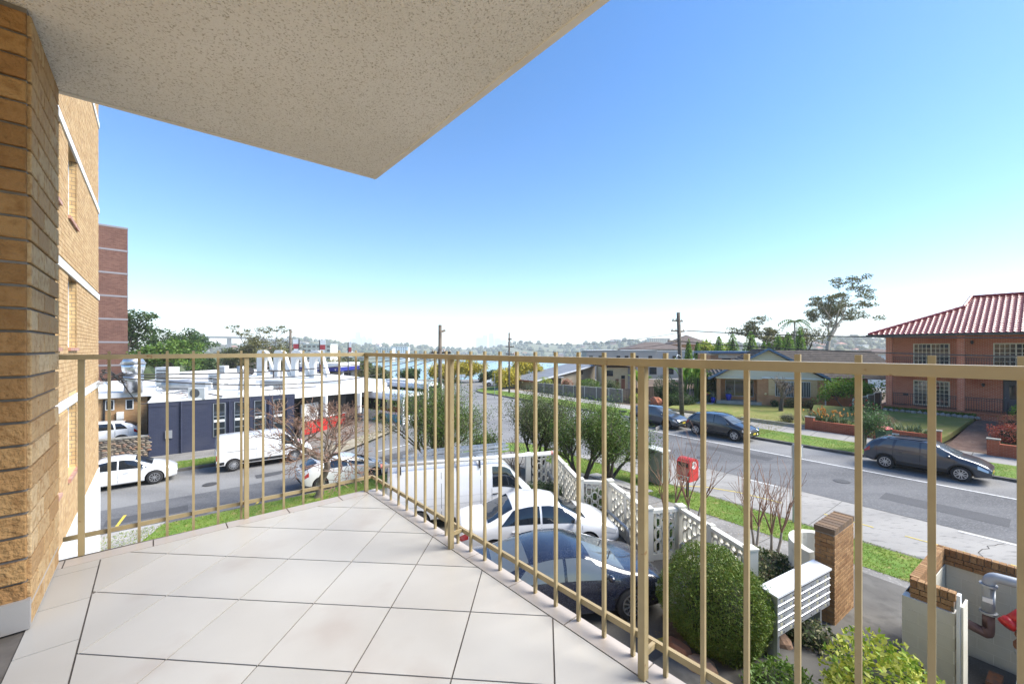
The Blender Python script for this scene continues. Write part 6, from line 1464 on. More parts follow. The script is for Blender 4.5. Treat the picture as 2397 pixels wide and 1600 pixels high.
MB().box(0, 0.35, 0.0, 0.35, GZ-0.2, 3.95).build('porch_pillar', M_obrick, co); MB().box(0.0, 0.23, 0.351, 1.599, GZ-0.2, 4.0).build('porch_wall', M_obrick, co); MB().box(3.55, 3.949, 0.0, 0.4, GZ-0.2, 4.0).build('porch_pillar', M_obrick, co)
MB().box(-0.05, 3.94, -0.1, 1.599, GZ-0.1, GZ+0.42).build('porch_floor', mat('porch_slab', (0.42, 0.38, 0.33), 0.8, c2=(0.3, 0.27, 0.24), scale=3), co)
MB().box(4.5, CW-0.55, -0.03, -0.002, 2.45, 4.1).build('stone_cladding', M_sand, co)
def cwin(x0, x1, y, z0, z1, n, bars=0):
    w_ = MB().box(x0, x1, y-0.04, y, z0, z1).build('window', mat('grey_window_frame', (0.5, 0.52, 0.54), 0.4), co)
    for k in range(n):
        a, b = x0+0.05+(x1-x0-0.05)*k/n, x0+(x1-x0-0.05)*(k+1)/n; MB().box(a, b, y-0.05, y-0.041, z0+0.06, z1-0.06).build('pane', M_glass, w_)
        if bars:
            br = MB()
            for j in range(1, bars): xx = a+(b-a)*j/bars; br.box(xx-0.012, xx+0.012, y-0.07, y-0.051, z0+0.06, z1-0.06)
            stuff(br.build('security_bars', M_white, w_))
cwin(0.85, 3.4, 1.598, 2.05, 3.75, 3); cwin(5.05, 7.85, -0.032, 2.35, 3.85, 3, 7)
# gable roof with blue bargeboards
ax, az, ez, ey = CW/2+0.0, 6.95, 4.08, -0.55
rr_ = MB(); rr_.add([(-0.75, ey, ez-0.12), (ax, ey, az), (ax, 11.5, az), (-0.75, 11.5, ez-0.12)], [(0, 1, 2, 3)]); rr_.add([(CW+0.75, ey, ez-0.12), (ax, ey, az), (ax, 11.5, az), (CW+0.75, 11.5, ez-0.12)], [(3, 2, 1, 0)])
croof = rr_.build('roof', M_btile, co)
tl_ = MB()
for sd in (0, 1):
    for r in range(17):
        t = (r+0.5)/17; x = (-0.75+(ax+0.75)*t) if sd == 0 else (CW+0.75-(CW+0.75-ax)*t); z = ez-0.12+(az-ez+0.12)*t; dx_ = 0.02 if sd == 0 else -0.02
        tl_.beam((x, ey+0.02, z+0.03), (x, 11.4, z+0.03), 0.30, 0.05)
stuff(tl_.build('roof_tiling', M_btile, croof))
MB().add([(0, -0.02, 4.12), (CW, -0.02, 4.12), (ax, -0.02, az-0.12), (0, 0.2, 4.12), (CW, 0.2, 4.12), (ax, 0.2, az-0.12)], [(0, 1, 2), (5, 4, 3), (0, 3, 4, 1), (1, 4, 5, 2), (2, 5, 3, 0)]).build('gable_wall', mat('cream_boards', (0.66, 0.61, 0.49), 0.6), co)
z = 4.3
while z < az-0.3:
    t = (z-4.12)/(az-0.12-4.12); MB().box(ax*t+0.02, CW-(CW-ax)*t-0.02, -0.04, -0.021, z, z+0.02).build('board_joint', M_cream, co); z += 0.22
for sd in (-1, 1):
    e = Vector((-0.75 if sd < 0 else CW+0.75, ey-0.03, ez-0.14)); MB().beam(e, (ax, ey-0.03, az+0.0), 0.06, 0.20).build('bargeboard', M_blue, co)
    MB().beam((e.x, ey, ez-0.16), (e.x, 11.4, ez-0.16), 0.14, 0.12).build('gutter', M_blue, co)
MB().box(-0.1, 3.95, -0.15, 0.4, 3.95, 4.12).build('porch_beam', mat('cream_boards', (0, 0, 0)), co); MB().box(3.951, CW+0.1, -0.16, -0.001, 4.05, 4.2).build('eave_board', M_white, co)
# cross roof running right, side wall and verandah
cr_ = MB(); xr0, xr1 = ax, CW+7.5
cr_.add([(xr0, 2.2, 4.1), (xr1, 2.2, 4.1), (xr1-2.4, 6.0, 6.75), (ax, 6.0, 6.75)], [(0, 1, 2, 3)]); cr_.add([(xr1, 2.2, 4.1), (xr1, 9.8, 4.1), (xr1-2.4, 6.0, 6.75)], [(0, 1, 2)]); cr_.add([(xr1, 9.8, 4.1), (xr0, 9.8, 4.1), (ax, 6.0, 6.75), (xr1-2.4, 6.0, 6.75)], [(0, 1, 2, 3)])
cro = cr_.build('roof', M_btile, co); tl_ = MB()
for r in range(15):
    t = (r+0.5)/15; y, z = 2.2+3.8*t, 4.1+2.65*t; tl_.beam((xr0, y, z+0.03), (xr1-2.4*t, y, z+0.03), 0.27, 0.05, up=(0, -0.57, 0.82))
stuff(tl_.build('roof_tiling', M_btile, cro))
MB().box(CW+0.001, CW+4.0, 2.9, 9, GZ-0.4, 4.1).build('side_wall', M_obrick, co); MB().box(CW+1.2, CW+2.2, 2.86, 2.899, 2.3, 3.5).build('window', M_glass, co)
MB().tube([(CW+0.05, -0.08, 1.3), (CW+0.05, -0.08, 3.7), (CW+0.7, -0.5, 3.95)], 0.05, 8).build('downpipe', M_white, co)
for x, z in ((4.25, 2.55), (8.4, 2.2)): MB().blob((x, -0.08, z), (0.11, 0.06, 0.11), 2, 0).build('wall_lamp', mat('lamp_glass', (0.7, 0.55, 0.3), 0.3), co)
MB().box(0.9, 1.15, 1.5, 1.59, 2.6, 3.1).build('meter_box', M_black, co)
st = MB()
for x in (2.6, 3.4): st.tube([(x, -0.05, GZ+0.42), (x, -0.05, GZ+1.25)], 0.02, 5)
st.tube([(2.6, -0.05, GZ+1.25), (3.4, -0.05, GZ+1.25)], 0.02, 5); st.build('handrail', M_iron, co)
def CO(x, y, z): p = OC+hd(HC)*x+hd(HC-90)*y; return (p.x, p.y, z)
for x, lab, r in ((1.1, 'cobalt blue pot with a pale plant on the cottage porch', 0.28), (-0.35, 'blue pot beside the bins at the cottage corner', 0.22)):
    t = thing('blue_pot', lab, 'plant pot', CO(x, 0.5 if x > 0 else 0.0, GZ+0.42 if x > 0 else 1.38)); MB().lathe([(r*0.6, 0.0), (r, 0.35), (r*0.95, 0.6), (r*0.85, 0.62)], 16).build('pot', mat('cobalt_glaze', (0.01, 0.03, 0.42), 0.15), t, True)
    stuff(link('plant', leaves_mesh('plant', NR.normal(size=(260, 3))*np.array([0.16, 0.16, 0.16])+np.array([0, 0, 0.78]), 0.09, leafmat('pale_leaf', [(0.3, 0.34, 0.26), (0.2, 0.26, 0.16), (0.5, 0.5, 0.45)])), t))
bin_(CO(-1.1, -0.4, 1.36), 1, M_lidr, 'red lidded bin standing in front of the yellow lidded one by the cottage', 0.8); bin_(CO(-0.85, 0.5, 1.36), 1, M_lidy, 'yellow lidded bin by the cottage corner', 0.8)
tree('bare_garden_tree', 'small leafless tree with dark forked trunk on the cottage lawn', CO(5.0, -3.4, 1.4), {**BT, 'levels': 4, 'kids': (6, 4, 3, 3), 'trunk': 0.9, 'r': 0.2, 'twig': M_bark, 'angle': (40, 26, 26, 26), 'wob': 0.1, 'up': 0.2, 'sxy': 1.1}, 52, M_barkd, height=3.4)
for k, (x, y, R, n, lm, lab) in enumerate(((6.4, -0.9, (0.9, 0.5, 0.5), 2200, L_gum, 'brownish shrub under the barred cottage window'), (7.7, -1.0, (0.6, 0.45, 0.42), 1500, L_gum, 'dry shrub near the cottage downpipe'), (4.9, -0.7, (0.4, 0.3, 0.35), 700, L_dark, 'dark shrub at the cottage wall corner'))):
    clumps_bush('garden_shrub', lab, CO(x, y, 1.38), R, n, lm, 0.10, seed=200+k, shell=0.7)
clumps_bush('garden_shrub', 'pale flowering shrub at the lawn edge above the white wall', (*rs(1843, 35.2)[:2], 1.35), (0.55, 0.4, 0.32), 1000, leafmat('cream_leaf', [(0.42, 0.36, 0.2), (0.3, 0.28, 0.12), (0.5, 0.45, 0.32)]), 0.09, seed=210, shell=0.7)
tree('leafy_tree', 'bright green leafy tree between the cottage and the metal fence', (*rs(1990, 44.0)[:2], 1.5), dict(levels=2, kids=(4, 4), angle=(36, 40), shrink=0.7, trunk=1.0, r=0.06, leaves=60, clump=0.6, leaf=0.17, aspect=1.8, stems=3, stem_lean=0.25, mid_tips=True), 55, M_bark, L_bright, height=3.2)
# upper storey of the neighbour behind, side fence and roofs
nb = thing('flat_roofed_house', 'brick upper storey with flat blue edged roof behind the cottage', 'house', (*yp(1664, 52)[:2], 0), rz_of(100))
MB().box(0, 5.6, 0, 6, 1, 6.15).build('wall', M_obrick, nb); MB().box(-0.4, 6.0, -0.5, 6.4, 6.35, 6.62).build('roof', M_blue, nb); MB().box(0.9, 5.6, -0.03, -0.001, 5.75, 6.34).build('fascia_panel', M_cream, nb); MB().box(0, 5.6, 0.001, 6, 6.15, 6.349).build('roof_beam', M_cream, nb)
for x in (1.3, 2.5, 3.7): MB().box(x, x+1.05, -0.035, -0.002, 4.6, 5.72).build('window', M_glass, nb)
def colorbond(name, label, p, q, z0, z1, m, mp, n, label_cat='fence'):
    L = (q-p).length; h = math.degrees(math.atan2((q-p).x, (q-p).y)); t = thing(name, label, label_cat, (p.x, p.y, 0), rz_of(h))
    for k in range(n):
        a, b = L*k/n+0.03, L*(k+1)/n-0.03; pts = []; x = a; j = 0; mbp = MB(); zz0 = z0[0]+(z0[1]-z0[0])*(k+0.5)/n; zz1 = z1[0]+(z1[1]-z1[0])*(k+0.5)/n
        prof = []
        while x < b-0.02: prof.append((x, 0.018 if (j//2) % 2 else -0.018)); x += 0.06; j += 1
        prof.append((b, -0.018))
        for (x1, y1), (x2, y2) in zip(prof[:-1], prof[1:]): mbp.quad((x1, y1, zz0), (x2, y2, zz0), (x2, y2, zz1-0.03), (x1, y1, zz1-0.03))
        mbp.build('fence_panel', m, t); MB().box(a, b, -0.025, 0.025, zz1-0.03, zz1+0.02).build('fence_rail', mp, t); MB().box(a, b, -0.025, 0.025, zz0-0.03, zz0+0.03).build('fence_rail', mp, t)
    for k in range(n+1):
        x = L*k/n; zz0 = z0[0]+(z0[1]-z0[0])*k/n; zz1 = z1[0]+(z1[1]-z1[0])*k/n; MB().box(x-0.035, x+0.035, -0.035, 0.035, zz0-0.4, zz1+0.03).build('fence_post', mp, t)
    return t
M_cbg = mat('grey_brown_steel', (0.20, 0.175, 0.155), 0.5, 0.1, c2=(0.17, 0.15, 0.13), scale=2); M_cbd = mat('dark_brown_steel', (0.13, 0.10, 0.08), 0.5, 0.1)
colorbond('metal_fence', 'dark brown metal fence between the cottage and the red brick house', rs(1997, 40.2), rs(2062, 43.5), (1.4, 1.9), (3.0, 3.5), M_cbd, M_cream, 4)
colorbond('metal_fence', 'grey corrugated metal fence with cream posts in front of the beige house', rs(1253, 35.3), rs(1457, 35.3), (1.05, 1.02), (2.32, 2.62), M_cbg, M_cream, 8)
colorbond('metal_fence', 'dark return of the corrugated fence running back beside the banana plants', rs(1459, 35.3), rs(1459, 35.3)+hd(60)*5.2, (1.05, 1.1), (2.6, 2.75), M_cbd, M_cbd, 2)
# ---------------- beige house with the long sloping roof
OB = rs(1251, 37.0); bh = thing('beige_house', 'beige brick house with a long grey roof sloping up beside the fence', 'house', (OB.x, OB.y, 0), rz_of(HR+90))
M_bb = brickmat('beige_brick', (0.50, 0.42, 0.30), (0.56, 0.48, 0.36), (0.45, 0.38, 0.3)); M_yb = mat('yellow_render', (0.58, 0.46, 0.26), 0.85, c2=(0.52, 0.41, 0.23), scale=2)
M_slate = mat('grey_metal_roof', (0.16, 0.17, 0.185), 0.6, c2=(0.20, 0.21, 0.225), scale=1)
# local x runs away from the street (heading 53.5), local +y runs along the street away from us
MB().prismy([(0, -1), (12.7, -1), (12.7, 4.25), (0, 2.25)], 0.0, 5.0).build('wall', M_bb, bh); MB().box(-0.02, -0.001, 0.0, 5.0, -0.5, 2.2).build('end_wall', M_yb, bh)
MB().prismy([(-0.5, 2.28), (13.0, 4.42), (13.0, 4.54), (-0.5, 2.40)], -0.6, 5.6).build('roof', M_slate, bh)
MB().prismy([(-0.52, 2.20), (13.0, 4.34), (13.0, 4.53), (-0.52, 2.41)], -0.68, -0.601).build('bargeboard', mat('pale_barge', (0.62, 0.65, 0.7), 0.5), bh); MB().box(-0.6, -0.53, -0.6, 5.6, 2.2, 2.4).build('gutter', mat('rust_fascia', (0.32, 0.10, 0.05), 0.6), bh)
for x0, x1, z0, z1 in ((3.2, 5.2, 1.5, 2.55), (9.4, 9.9, 2.9, 3.5)): MB().box(x0, x1, -0.03, -0.001, z0, z1).build('window', M_glass, bh)
MB().box(3.0, 5.4, -0.35, -0.002, 2.6, 2.75).build('awning', mat('pale_barge', (0, 0, 0)), bh)
bw2 = thing('beige_house_wing', 'yellow brick wing with brown fascia and timber door beside the beige house', 'house', (*yp(1412, 57)[:2], 0), rz_of(95))
MB().box(0, 4.3, 0, 8, -0.5, 4.3).build('wall', M_yb, bw2); MB().prismy([(-0.6, 4.6), (2.2, 4.75), (5.0, 4.35), (5.0, 4.55), (2.2, 4.95), (-0.6, 4.8)], -0.7, 8.5).build('roof', mat('rust_fascia', (0, 0, 0)), bw2)
for x0, x1, z0, z1, m, nm in ((0.1, 1.35, 3.1, 3.9, M_glass, 'window'), (1.7, 2.15, 1.2, 2.7, mat('timber_door', (0.20, 0.075, 0.035), 0.5), 'door'), (2.5, 3.0, 1.0, 2.7, mat('timber_door', (0, 0, 0)), 'door'), (2.5, 3.0, 2.75, 3.2, M_glass, 'window')): MB().box(x0, x1, -0.04, -0.001, z0, z1).build(nm, m, bw2)
MB().box(3.4, 4.301, -0.06, -0.002, -0.5, 4.25).build('stone_panel', mat('grey_stone', (0.3, 0.28, 0.25), 0.9, c2=(0.22, 0.2, 0.18), scale=4), bw2)
gb2 = thing('grey_flats', 'long flat roofed grey rendered building with small dark windows', 'building', (*yp(1373, 82)[:2], 0), rz_of(94))
M_gr1 = mat('taupe_render', (0.42, 0.39, 0.35), 0.85, c2=(0.38, 0.355, 0.32), scale=1); M_gr2 = mat('grey_render', (0.36, 0.36, 0.355), 0.85)
MB().box(0, 14, 0, 10, -4, 6.55).build('wall', M_gr1, gb2); MB().box(14.01, 23.5, 0.5, 10, -4, 6.5).build('wall', M_gr2, gb2); MB().box(-0.1, 14.1, -0.1, 10.1, 6.551, 6.65).build('parapet', M_white, gb2)
for k, x in enumerate((0.5, 2.4, 6.0, 7.6, 9.6, 12.3, 15.3, 17.2, 19.6, 21.8)): MB().box(x, x+0.75, -0.04 if x < 14 else 0.46, -0.002 if x < 14 else 0.498, 4.6, 5.5).build('window', M_glass, gb2)
for k, x in enumerate((8.5, 12.5, 16.0)): MB().box(x, x+1.4, -0.04 if x < 14 else 0.46, -0.002 if x < 14 else 0.498, 1.8, 3.2).build('window', M_glass, gb2)
def hiproof(name, label, pos, h, L, W, ze, zr, m, wm, zb=-3, group=None):
    t = thing(name, label, 'house', pos, rz_of(h), group); MB().box(0.4, L-0.4, 0.4, W-0.4, zb, ze).build('wall', wm, t)
    i = min(W, L)/2; MB().add([(0, 0, ze), (L, 0, ze), (L, W, ze), (0, W, ze), (i, W/2, zr), (L-i, W/2, zr)] if L > W*1.05 else [(0, 0, ze), (L, 0, ze), (L, W, ze), (0, W, ze), (L/2-0.05, W/2, zr), (L/2+0.05, W/2, zr)], [(0, 1, 5, 4), (1, 2, 5), (2, 3, 4, 5), (3, 0, 4), (3, 2, 1, 0)]).build('roof', m, t)
    return t
M_brn = mat('brown_far_roof', (0.095, 0.07, 0.06), 0.85, c2=(0.13, 0.10, 0.085), scale=1)
hiproof('brown_roofed_house', 'house with broad dark brown hip roof behind the grey flats', (*yp(1468, 96)[:2], 0), 92, 15, 12, 6.8, 8.6, M_brn, M_gr1); hiproof('brown_roofed_house', 'taller dark roofed house just right of the leaning pole', (*yp(1572, 104)[:2], 0), 95, 10.5, 10, 8.0, 10.6, M_brn, MATS['orange_brick'])
hiproof('grey_roofed_house', 'small pale house with dark roof left of the red brick house', (*yp(2030, 62)[:2], 0), 100, 7, 7, 6.2, 7.0, M_brn, M_white, 1)
# plants between the beige house and the cottage
def banana(label, px, s, z, n, L, seed):
    p = rs(px, s); rng = random.Random(seed); t = thing('banana_plant', label, 'plant', (p.x, p.y, z), 0, 'broad leaved tropical plants'); mb = MB(); stm = MB()
    for k in range(n):
        a = rng.random()*6.28; lean = rng.uniform(0.1, 0.55); b = Vector((math.cos(a), math.sin(a), 0)); sd = Vector((-b.y, b.x, 0)); base = b*rng.uniform(0, 0.5); hh = L*rng.uniform(0.5, 0.8); ll = L*rng.uniform(0.4, 0.6)
        top = base+b*hh*0.25*lean+Vector((0, 0, hh)); stm.tube([base, top], [0.05, 0.03], 5); prev = None
        for i in range(7):
            u_ = i/6; c = top+b*(ll*u_*(0.3+0.8*lean*u_))+Vector((0, 0, ll*u_*(1-0.75*u_*lean*1.6))); ww = 0.26*math.sin(math.pi*min(1, 0.08+u_*0.92))+0.01; cur = (c-sd*ww+Vector((0, 0, ww*0.3)), c, c+sd*ww+Vector((0, 0, ww*0.3)))
            if prev: mb.quad(prev[0], prev[1], cur[1], cur[0]); mb.quad(prev[1], prev[2], cur[2], cur[1])
            prev = cur
    mb.build('leaves', L_bright, t, True); stm.build('stems', MATS['mid_leaf'], t)
banana('banana clump just right of the metal fence end', 1498, 37.5, 1.1, 16, 3.2, 1); banana('tall banana clump behind the leaning power pole', 1602, 41.0, 1.2, 16, 3.9, 2); banana('second tall banana clump nearer the cottage', 1628, 41.5, 1.2, 14, 4.0, 3)
bush('dark_hedge', 'dark dense hedge shrub left of the leaning power pole', 1568, 39.0, 1.1, (1.6, 1.3, 1.15), 5200, L_dark, 0.15, 301); bush('dark_hedge', 'dark camellia hedge at the corner of the cottage', 1655, 43.0, 1.3, (1.4, 1.2, 1.5), 5200, L_dark, 0.15, 302); bush('dark_hedge', 'low dark hedge along the drive behind the pole', 1590, 37.6, 1.1, (1.5, 0.8, 0.7), 3200, L_dark, 0.14, 303)
bush('garden_shrub', 'green shrub against the beige house behind the fence', 1375, 37.5, 1.0, (2.0, 1.1, 1.05), 5200, L_mid, 0.15, 304); bush('garden_shrub', 'rounded yellowish shrub over the left end of the fence', 1272, 38.5, 0.9, (1.4, 1.0, 0.95), 3000, L_lime, 0.15, 305); bush('garden_shrub', 'grey green shrub before the yellow brick wing', 1430, 38.5, 1.0, (1.0, 0.8, 1.0), 3000, L_grey, 0.14, 306); bush('garden_shrub', 'orange flowered shrub under the awning window', 1325, 38.5, 1.0, (0.8, 0.6, 0.9), 1600, MATS['orange_leaf'], 0.13, 307)
bush('garden_shrub', 'yellow flowered shrub by the return fence', 1485, 36.0, 1.0, (0.6, 0.5, 0.6), 1400, L_lime, 0.11, 308)
lp = rs(1535, 36.2); tag(MB().blob((0, 0, 0.45), (0.55, 0.5, 0.5), 2, 0.3, rng=random.Random(5)).build('terracotta_heap', mat('terracotta', (0.45, 0.16, 0.08), 0.8, c2=(0.3, 0.1, 0.05), scale=6), loc=(lp.x, lp.y, 1.1)), 'heap of terracotta coloured foliage beside the drive', 'shrub')
# scooters left of the slate wagon
def scooter(px, s, label, m, h):
    p = rs(px, s); t = thing('motor_scooter', label, 'scooter', at_ground(p)[:2]+(gz(p.x, p.y),), rz_of(h))
    for x in (-0.6, 0.6): MB().lathe([(0.15, -0.05), (0.25, -0.06), (0.27, 0), (0.25, 0.06), (0.15, 0.05)], 16, c=(x, 0, 0.27), axis='y').build('wheel', M_rubber, t)
    MB().prismy([(-0.75, 0.45), (-0.2, 0.35), (0.3, 0.25), (0.45, 0.9), (0.6, 0.95), (0.45, 0.4), (0.3, 0.2), (-0.4, 0.2)], -0.14, 0.14).build('body', m, t); MB().box(-0.75, -0.05, -0.13, 0.13, 0.66, 0.78).build('seat', M_black, t)
    MB().tube([(0.55, 0, 0.3), (0.42, 0, 1.0), (0.36, -0.3, 1.06)], 0.025, 6).build('fork', M_black, t); MB().tube([(0.42, 0, 1.0), (0.36, 0.3, 1.06)], 0.02, 6).build('handlebar', M_black, t)
scooter(1468, 28.9, 'white motor scooter parked left of the slate wagon', P_white, 100); scooter(1497, 28.6, 'blue and black motor scooter next to the slate wagon', P_navy, 105)
# ================================================================ left block: shops, tower, rooftops
def lx(px, t, o): p = lt(px, t); return (Vector((p.x, p.y, 0))-o).dot(dL)
M_roofw = mat('white_roof_membrane', (0.70, 0.70, 0.69), 0.7, c2=(0.58, 0.575, 0.56), scale=0.4, detail=9, c3=(0.30, 0.285, 0.26), scale3=1.3, c3lo=0.64, c3hi=0.74)
M_navy = brickmat('navy_painted_brick', (0.040, 0.047, 0.082), (0.046, 0.054, 0.092), (0.030, 0.035, 0.062), bump=0.8, dirt=(0.065, 0.07, 0.10))
ON = LL(-1.8, 34.25); nv_ = thing('navy_building', 'navy painted brick shop building with tall white framed windows', 'building', (ON.x, ON.y, 0), rz_of(HL))
NL = 8.25
MB().box(0, NL, 0, 12, -0.2, 3.55).build('wall', M_navy, nv_); MB().box(-0.03, NL+0.03, -0.03, 0.4, 3.55, 3.64).build('parapet_cap', M_white, nv_); MB().box(0, 0.4, 0.401, 12, 3.55, 3.63).build('parapet_cap', M_white, nv_); MB().box(0.401, NL, 0.401, 12, 3.55, 3.585).build('roof', M_roofw, nv_)
for a, b, z0, z1 in ((498.5, 528, 0.95, 3.24), (548, 579, 0.95, 3.24), (595, 622, 0.95, 3.24), (640, 664, 0.95, 3.24)):
    x0, x1 = lx(a, 34.25, ON), lx(b, 34.25, ON); w_ = MB().box(x0, x1, -0.035, -0.001, z0, z1).build('window', M_alu, nv_); zs = [z0, z0+0.55, z0+1.38, z1]
    for k in range(3): MB().box(x0+0.05, x1-0.05, -0.045, -0.036, zs[k]+0.05, zs[k+1]-0.03).build('pane', M_glass, w_)
    MB().box(x0+0.05, x1-0.05, -0.047, -0.046, zs[1]+0.45, zs[1]+0.62).build('blind', M_white, w_)
    MB().box(x1+0.18, x1+0.30, -0.10, -0.001, 0.3, 3.3).build('pilaster', M_navy, nv_)
MB().box(0.0, NL, -0.025, -0.001, 3.28, 3.36).build('string_course', M_navy, nv_)
for x in (1.6, lx(585, 34.25, ON)): MB().tube([(x, -0.06, 0.0), (x, -0.06, 3.5)], 0.045, 8).build('downpipe', M_navy, nv_)
MB().box(0.8, 1.15, -0.09, -0.001, 1.2, 1.7).build('meter_box', mat('grey_box', (0.25, 0.26, 0.28), 0.5), nv_); MB().tube([(0.97, -0.04, 0), (0.97, -0.04, 1.2)], 0.02, 6).build('conduit', M_galv, nv_)
for k, (a, b) in enumerate((((380, 922), (560, 905)), ((430, 912), (520, 930)), ((500, 895), (600, 905)), ((360, 912), (470, 895)), ((620, 915), (740, 906)), ((540, 890), (640, 885)))):
    p, q = gp(*a, 3.62), gp(*b, 3.62); tag(MB().tube([(p.x, p.y, 3.70), (p.lerp(q, 0.5).x, p.lerp(q, 0.5).y, 3.71), (q.x, q.y, 3.70)], 0.045, 6).build('roof_pipe', (M_galv, M_wire, M_white)[k % 3]), ('grey pipe run across the middle of the white roof', 'black cable run towards the condenser', 'white pipe near the vent stack', 'grey conduit beside the tall air conditioner', 'black cable on the corner shop roof', 'white pipe near the satellite dish')[k], 'pipe', 'pipes on the shop roofs')
# rounded white shop at the corner with dark shopfront under a white roof
cpts = [LL(6.5, 34.25), gp(760, 914, 3.6), gp(840, 908, 3.6), gp(885, 902, 3.6), gp(906, 894, 3.6), gp(880, 886, 3.6), gp(800, 877, 3.6), gp(560, 861, 3.6), gp(400, 871, 3.6), LL(-1.3, 46.3)]
sh = thing('corner_shop', 'white roofed shop curving round the corner beyond the navy building', 'building')
def lofted(pts, z0, z1, ins=0.0):
    c = sum((Vector((p.x, p.y, 0)) for p in pts), Vector())/len(pts); return MB().prism([(p.x+(c.x-p.x)*ins, p.y+(c.y-p.y)*ins) for p in pts][::-1], z0, z1)
lofted(cpts, -0.2, 3.2, 0.17).build('shop_walls', mat('dark_shopfront', (0.035, 0.037, 0.042), 0.25, c2=(0.09, 0.09, 0.095), scale=0.7), sh)
lofted(cpts, 3.2, 3.52).build('roof_fascia', M_white, sh); lofted(cpts, 3.521, 3.60, 0.01).build('roof', M_roofw, sh)
for p, q in zip(cpts[1:4], cpts[2:5]):
    m_ = p.lerp(q, 0.5); MB().beam((p.x, p.y-0.02, 1.5), (p.x, p.y-0.02, 3.2), 0.35, 0.35).build('pier', M_white, sh)
# low white parapets across the roof
for a, b in (((560, 925), (700, 899)), ((600, 896), (800, 897)), ((480, 905), (640, 880))):
    p, q = gp(a[0], a[1], 3.62), gp(b[0], b[1], 3.62); MB().beam((p.x, p.y, 3.75), (q.x, q.y, 3.75), 0.25, 0.28).build('roof_upstand', M_white, sh)
# red hoarding with a white sign board behind
ra, rb = Vector((-16.1, 30.9, 0)), Vector((-14.6, 35.3, 0)); rhd = math.degrees(math.atan2((rb-ra).x, (rb-ra).y)); rL = (rb-ra).length
rw_ = thing('red_hoarding', 'low bright red hoarding with white cap in front of the corner shop', 'hoarding', (ra.x, ra.y, 0.16), rz_of(rhd))
MB().box(0, rL, -0.06, 0.06, 0.16, 1.20).build('panel', mat('hoarding_red', (0.50, 0.022, 0.02), 0.45, c2=(0.42, 0.03, 0.025), scale=1.5), rw_); MB().box(0, rL, -0.08, 0.08, 1.2, 1.28).build('cap', M_white, rw_); MB().box(0, rL, -0.05, 0.05, -0.1, 0.16).build('kickboard', M_navy, rw_)
for x in (-0.06, rL): MB().box(x-0.06, x+0.06, -0.1, 0.1, -0.1, 1.4).build('post', M_alu, rw_)
sb = thing('sign_board', 'white shop sign board with a phone number above the red hoarding', 'sign', (ra.x-0.25, ra.y+0.5, 0.16), rz_of(rhd))
MB().box(0.1, 1.75, 0.1, 0.18, 0.9, 2.45).build('board', M_white, sb); text('phone_number', '9596 7263', 0.26, M_black, sb, (0.92, 0.097, 1.40), (R_(90), 0, 0)); MB().box(0.1, 0.2, 0.181, 0.28, -0.1, 2.45).build('post', M_alu, sb); MB().box(1.65, 1.75, 0.181, 0.28, -0.1, 2.45).build('post', M_alu, sb)
# the sculptural white arches on the roof
ar_o = gp(598, 879, 3.6); arh = 112.0
for k in range(4):
    p = ar_o+hd(arh)*(2.95*k+0.2); t = thing('roof_arch', ('leftmost and widest white rooftop arch beside the satellite dish', 'second white rooftop arch from the satellite dish', 'third white rooftop arch in front of the blue canopy', 'last white rooftop arch nearest the corner with a long slanting leg')[k], 'arch', (p.x, p.y, 3.58), rz_of(arh), 'white arches on the shop roof')
    wl, H = (1.3 if k == 0 else 0.72), 3.2; out = [(0, 0), (wl, 0), (wl, H*0.50)]
    for j in range(1, 7): u_ = R_(180-150*j/6); out.append((wl+0.45+0.45*math.cos(u_), H*0.50+0.62*math.sin(u_)))
    out += [(2.45, 0.12), (2.88, 0.12), (2.05, H*0.68)]
    for j in range(1, 6): u_ = R_(20+70*j/6); out.append((1.05+1.0*math.cos(u_), H*0.62+0.38*H*math.sin(u_)))
    out += [(0.30, H), (0.08, H*0.93), (0, H*0.82)]
    MB().prismy(out, 0.0, 0.42).build('arch_frame', mat('white_arch', (0.74, 0.73, 0.70), 0.7, c2=(0.64, 0.63, 0.59), scale=1.2), t)
fr_ = thing('roof_frame', 'brown steel trestle frame in front of the rooftop arches', 'frame', gp(640, 900, 3.6), rz_of(100))
for x in (0, 0.8): MB().tube([(x, 0, 0), (x, 0, 1.3)], 0.05, 6).build('leg', mat('brown_steel', (0.07, 0.045, 0.04), 0.7), fr_)
MB().tube([(-0.5, 0, 1.3), (1.7, 0, 1.32)], 0.06, 6).build('beam', MATS['brown_steel'], fr_)
# left brick shop with flat white roof, big cowl and plant
OB1 = LL(-14, 39.0); b1 = thing('tan_brick_shop', 'tan brick shop with two small windows beside the navy building', 'building', (OB1.x, OB1.y, 0), rz_of(HL))
M_tb2 = brickmat('shop_brick', (0.42, 0.24, 0.11), (0.50, 0.31, 0.15), (0.30, 0.23, 0.17), dirt=(0.30, 0.15, 0.06))
B1L = lx(345, 39, OB1); MB().box(0, B1L, 0, 14, -0.2, 3.60).build('wall', M_tb2, b1); MB().box(-0.3, B1L+0.3, -0.4, 14, 3.601, 3.95).build('roof', M_roofw, b1)
for a, b, z0, z1 in ((246, 268, 2.75, 3.45), (294, 313, 2.72, 3.42)):
    x0, x1 = lx(a, 39, OB1), lx(b, 39, OB1); w_ = MB().box(x0, x1, -0.05, -0.001, z0, z1).build('window', M_white, b1); MB().box(x0+0.06, x1-0.06, -0.06, -0.051, z0+0.06, z1-0.05).build('pane', M_glass, w_)
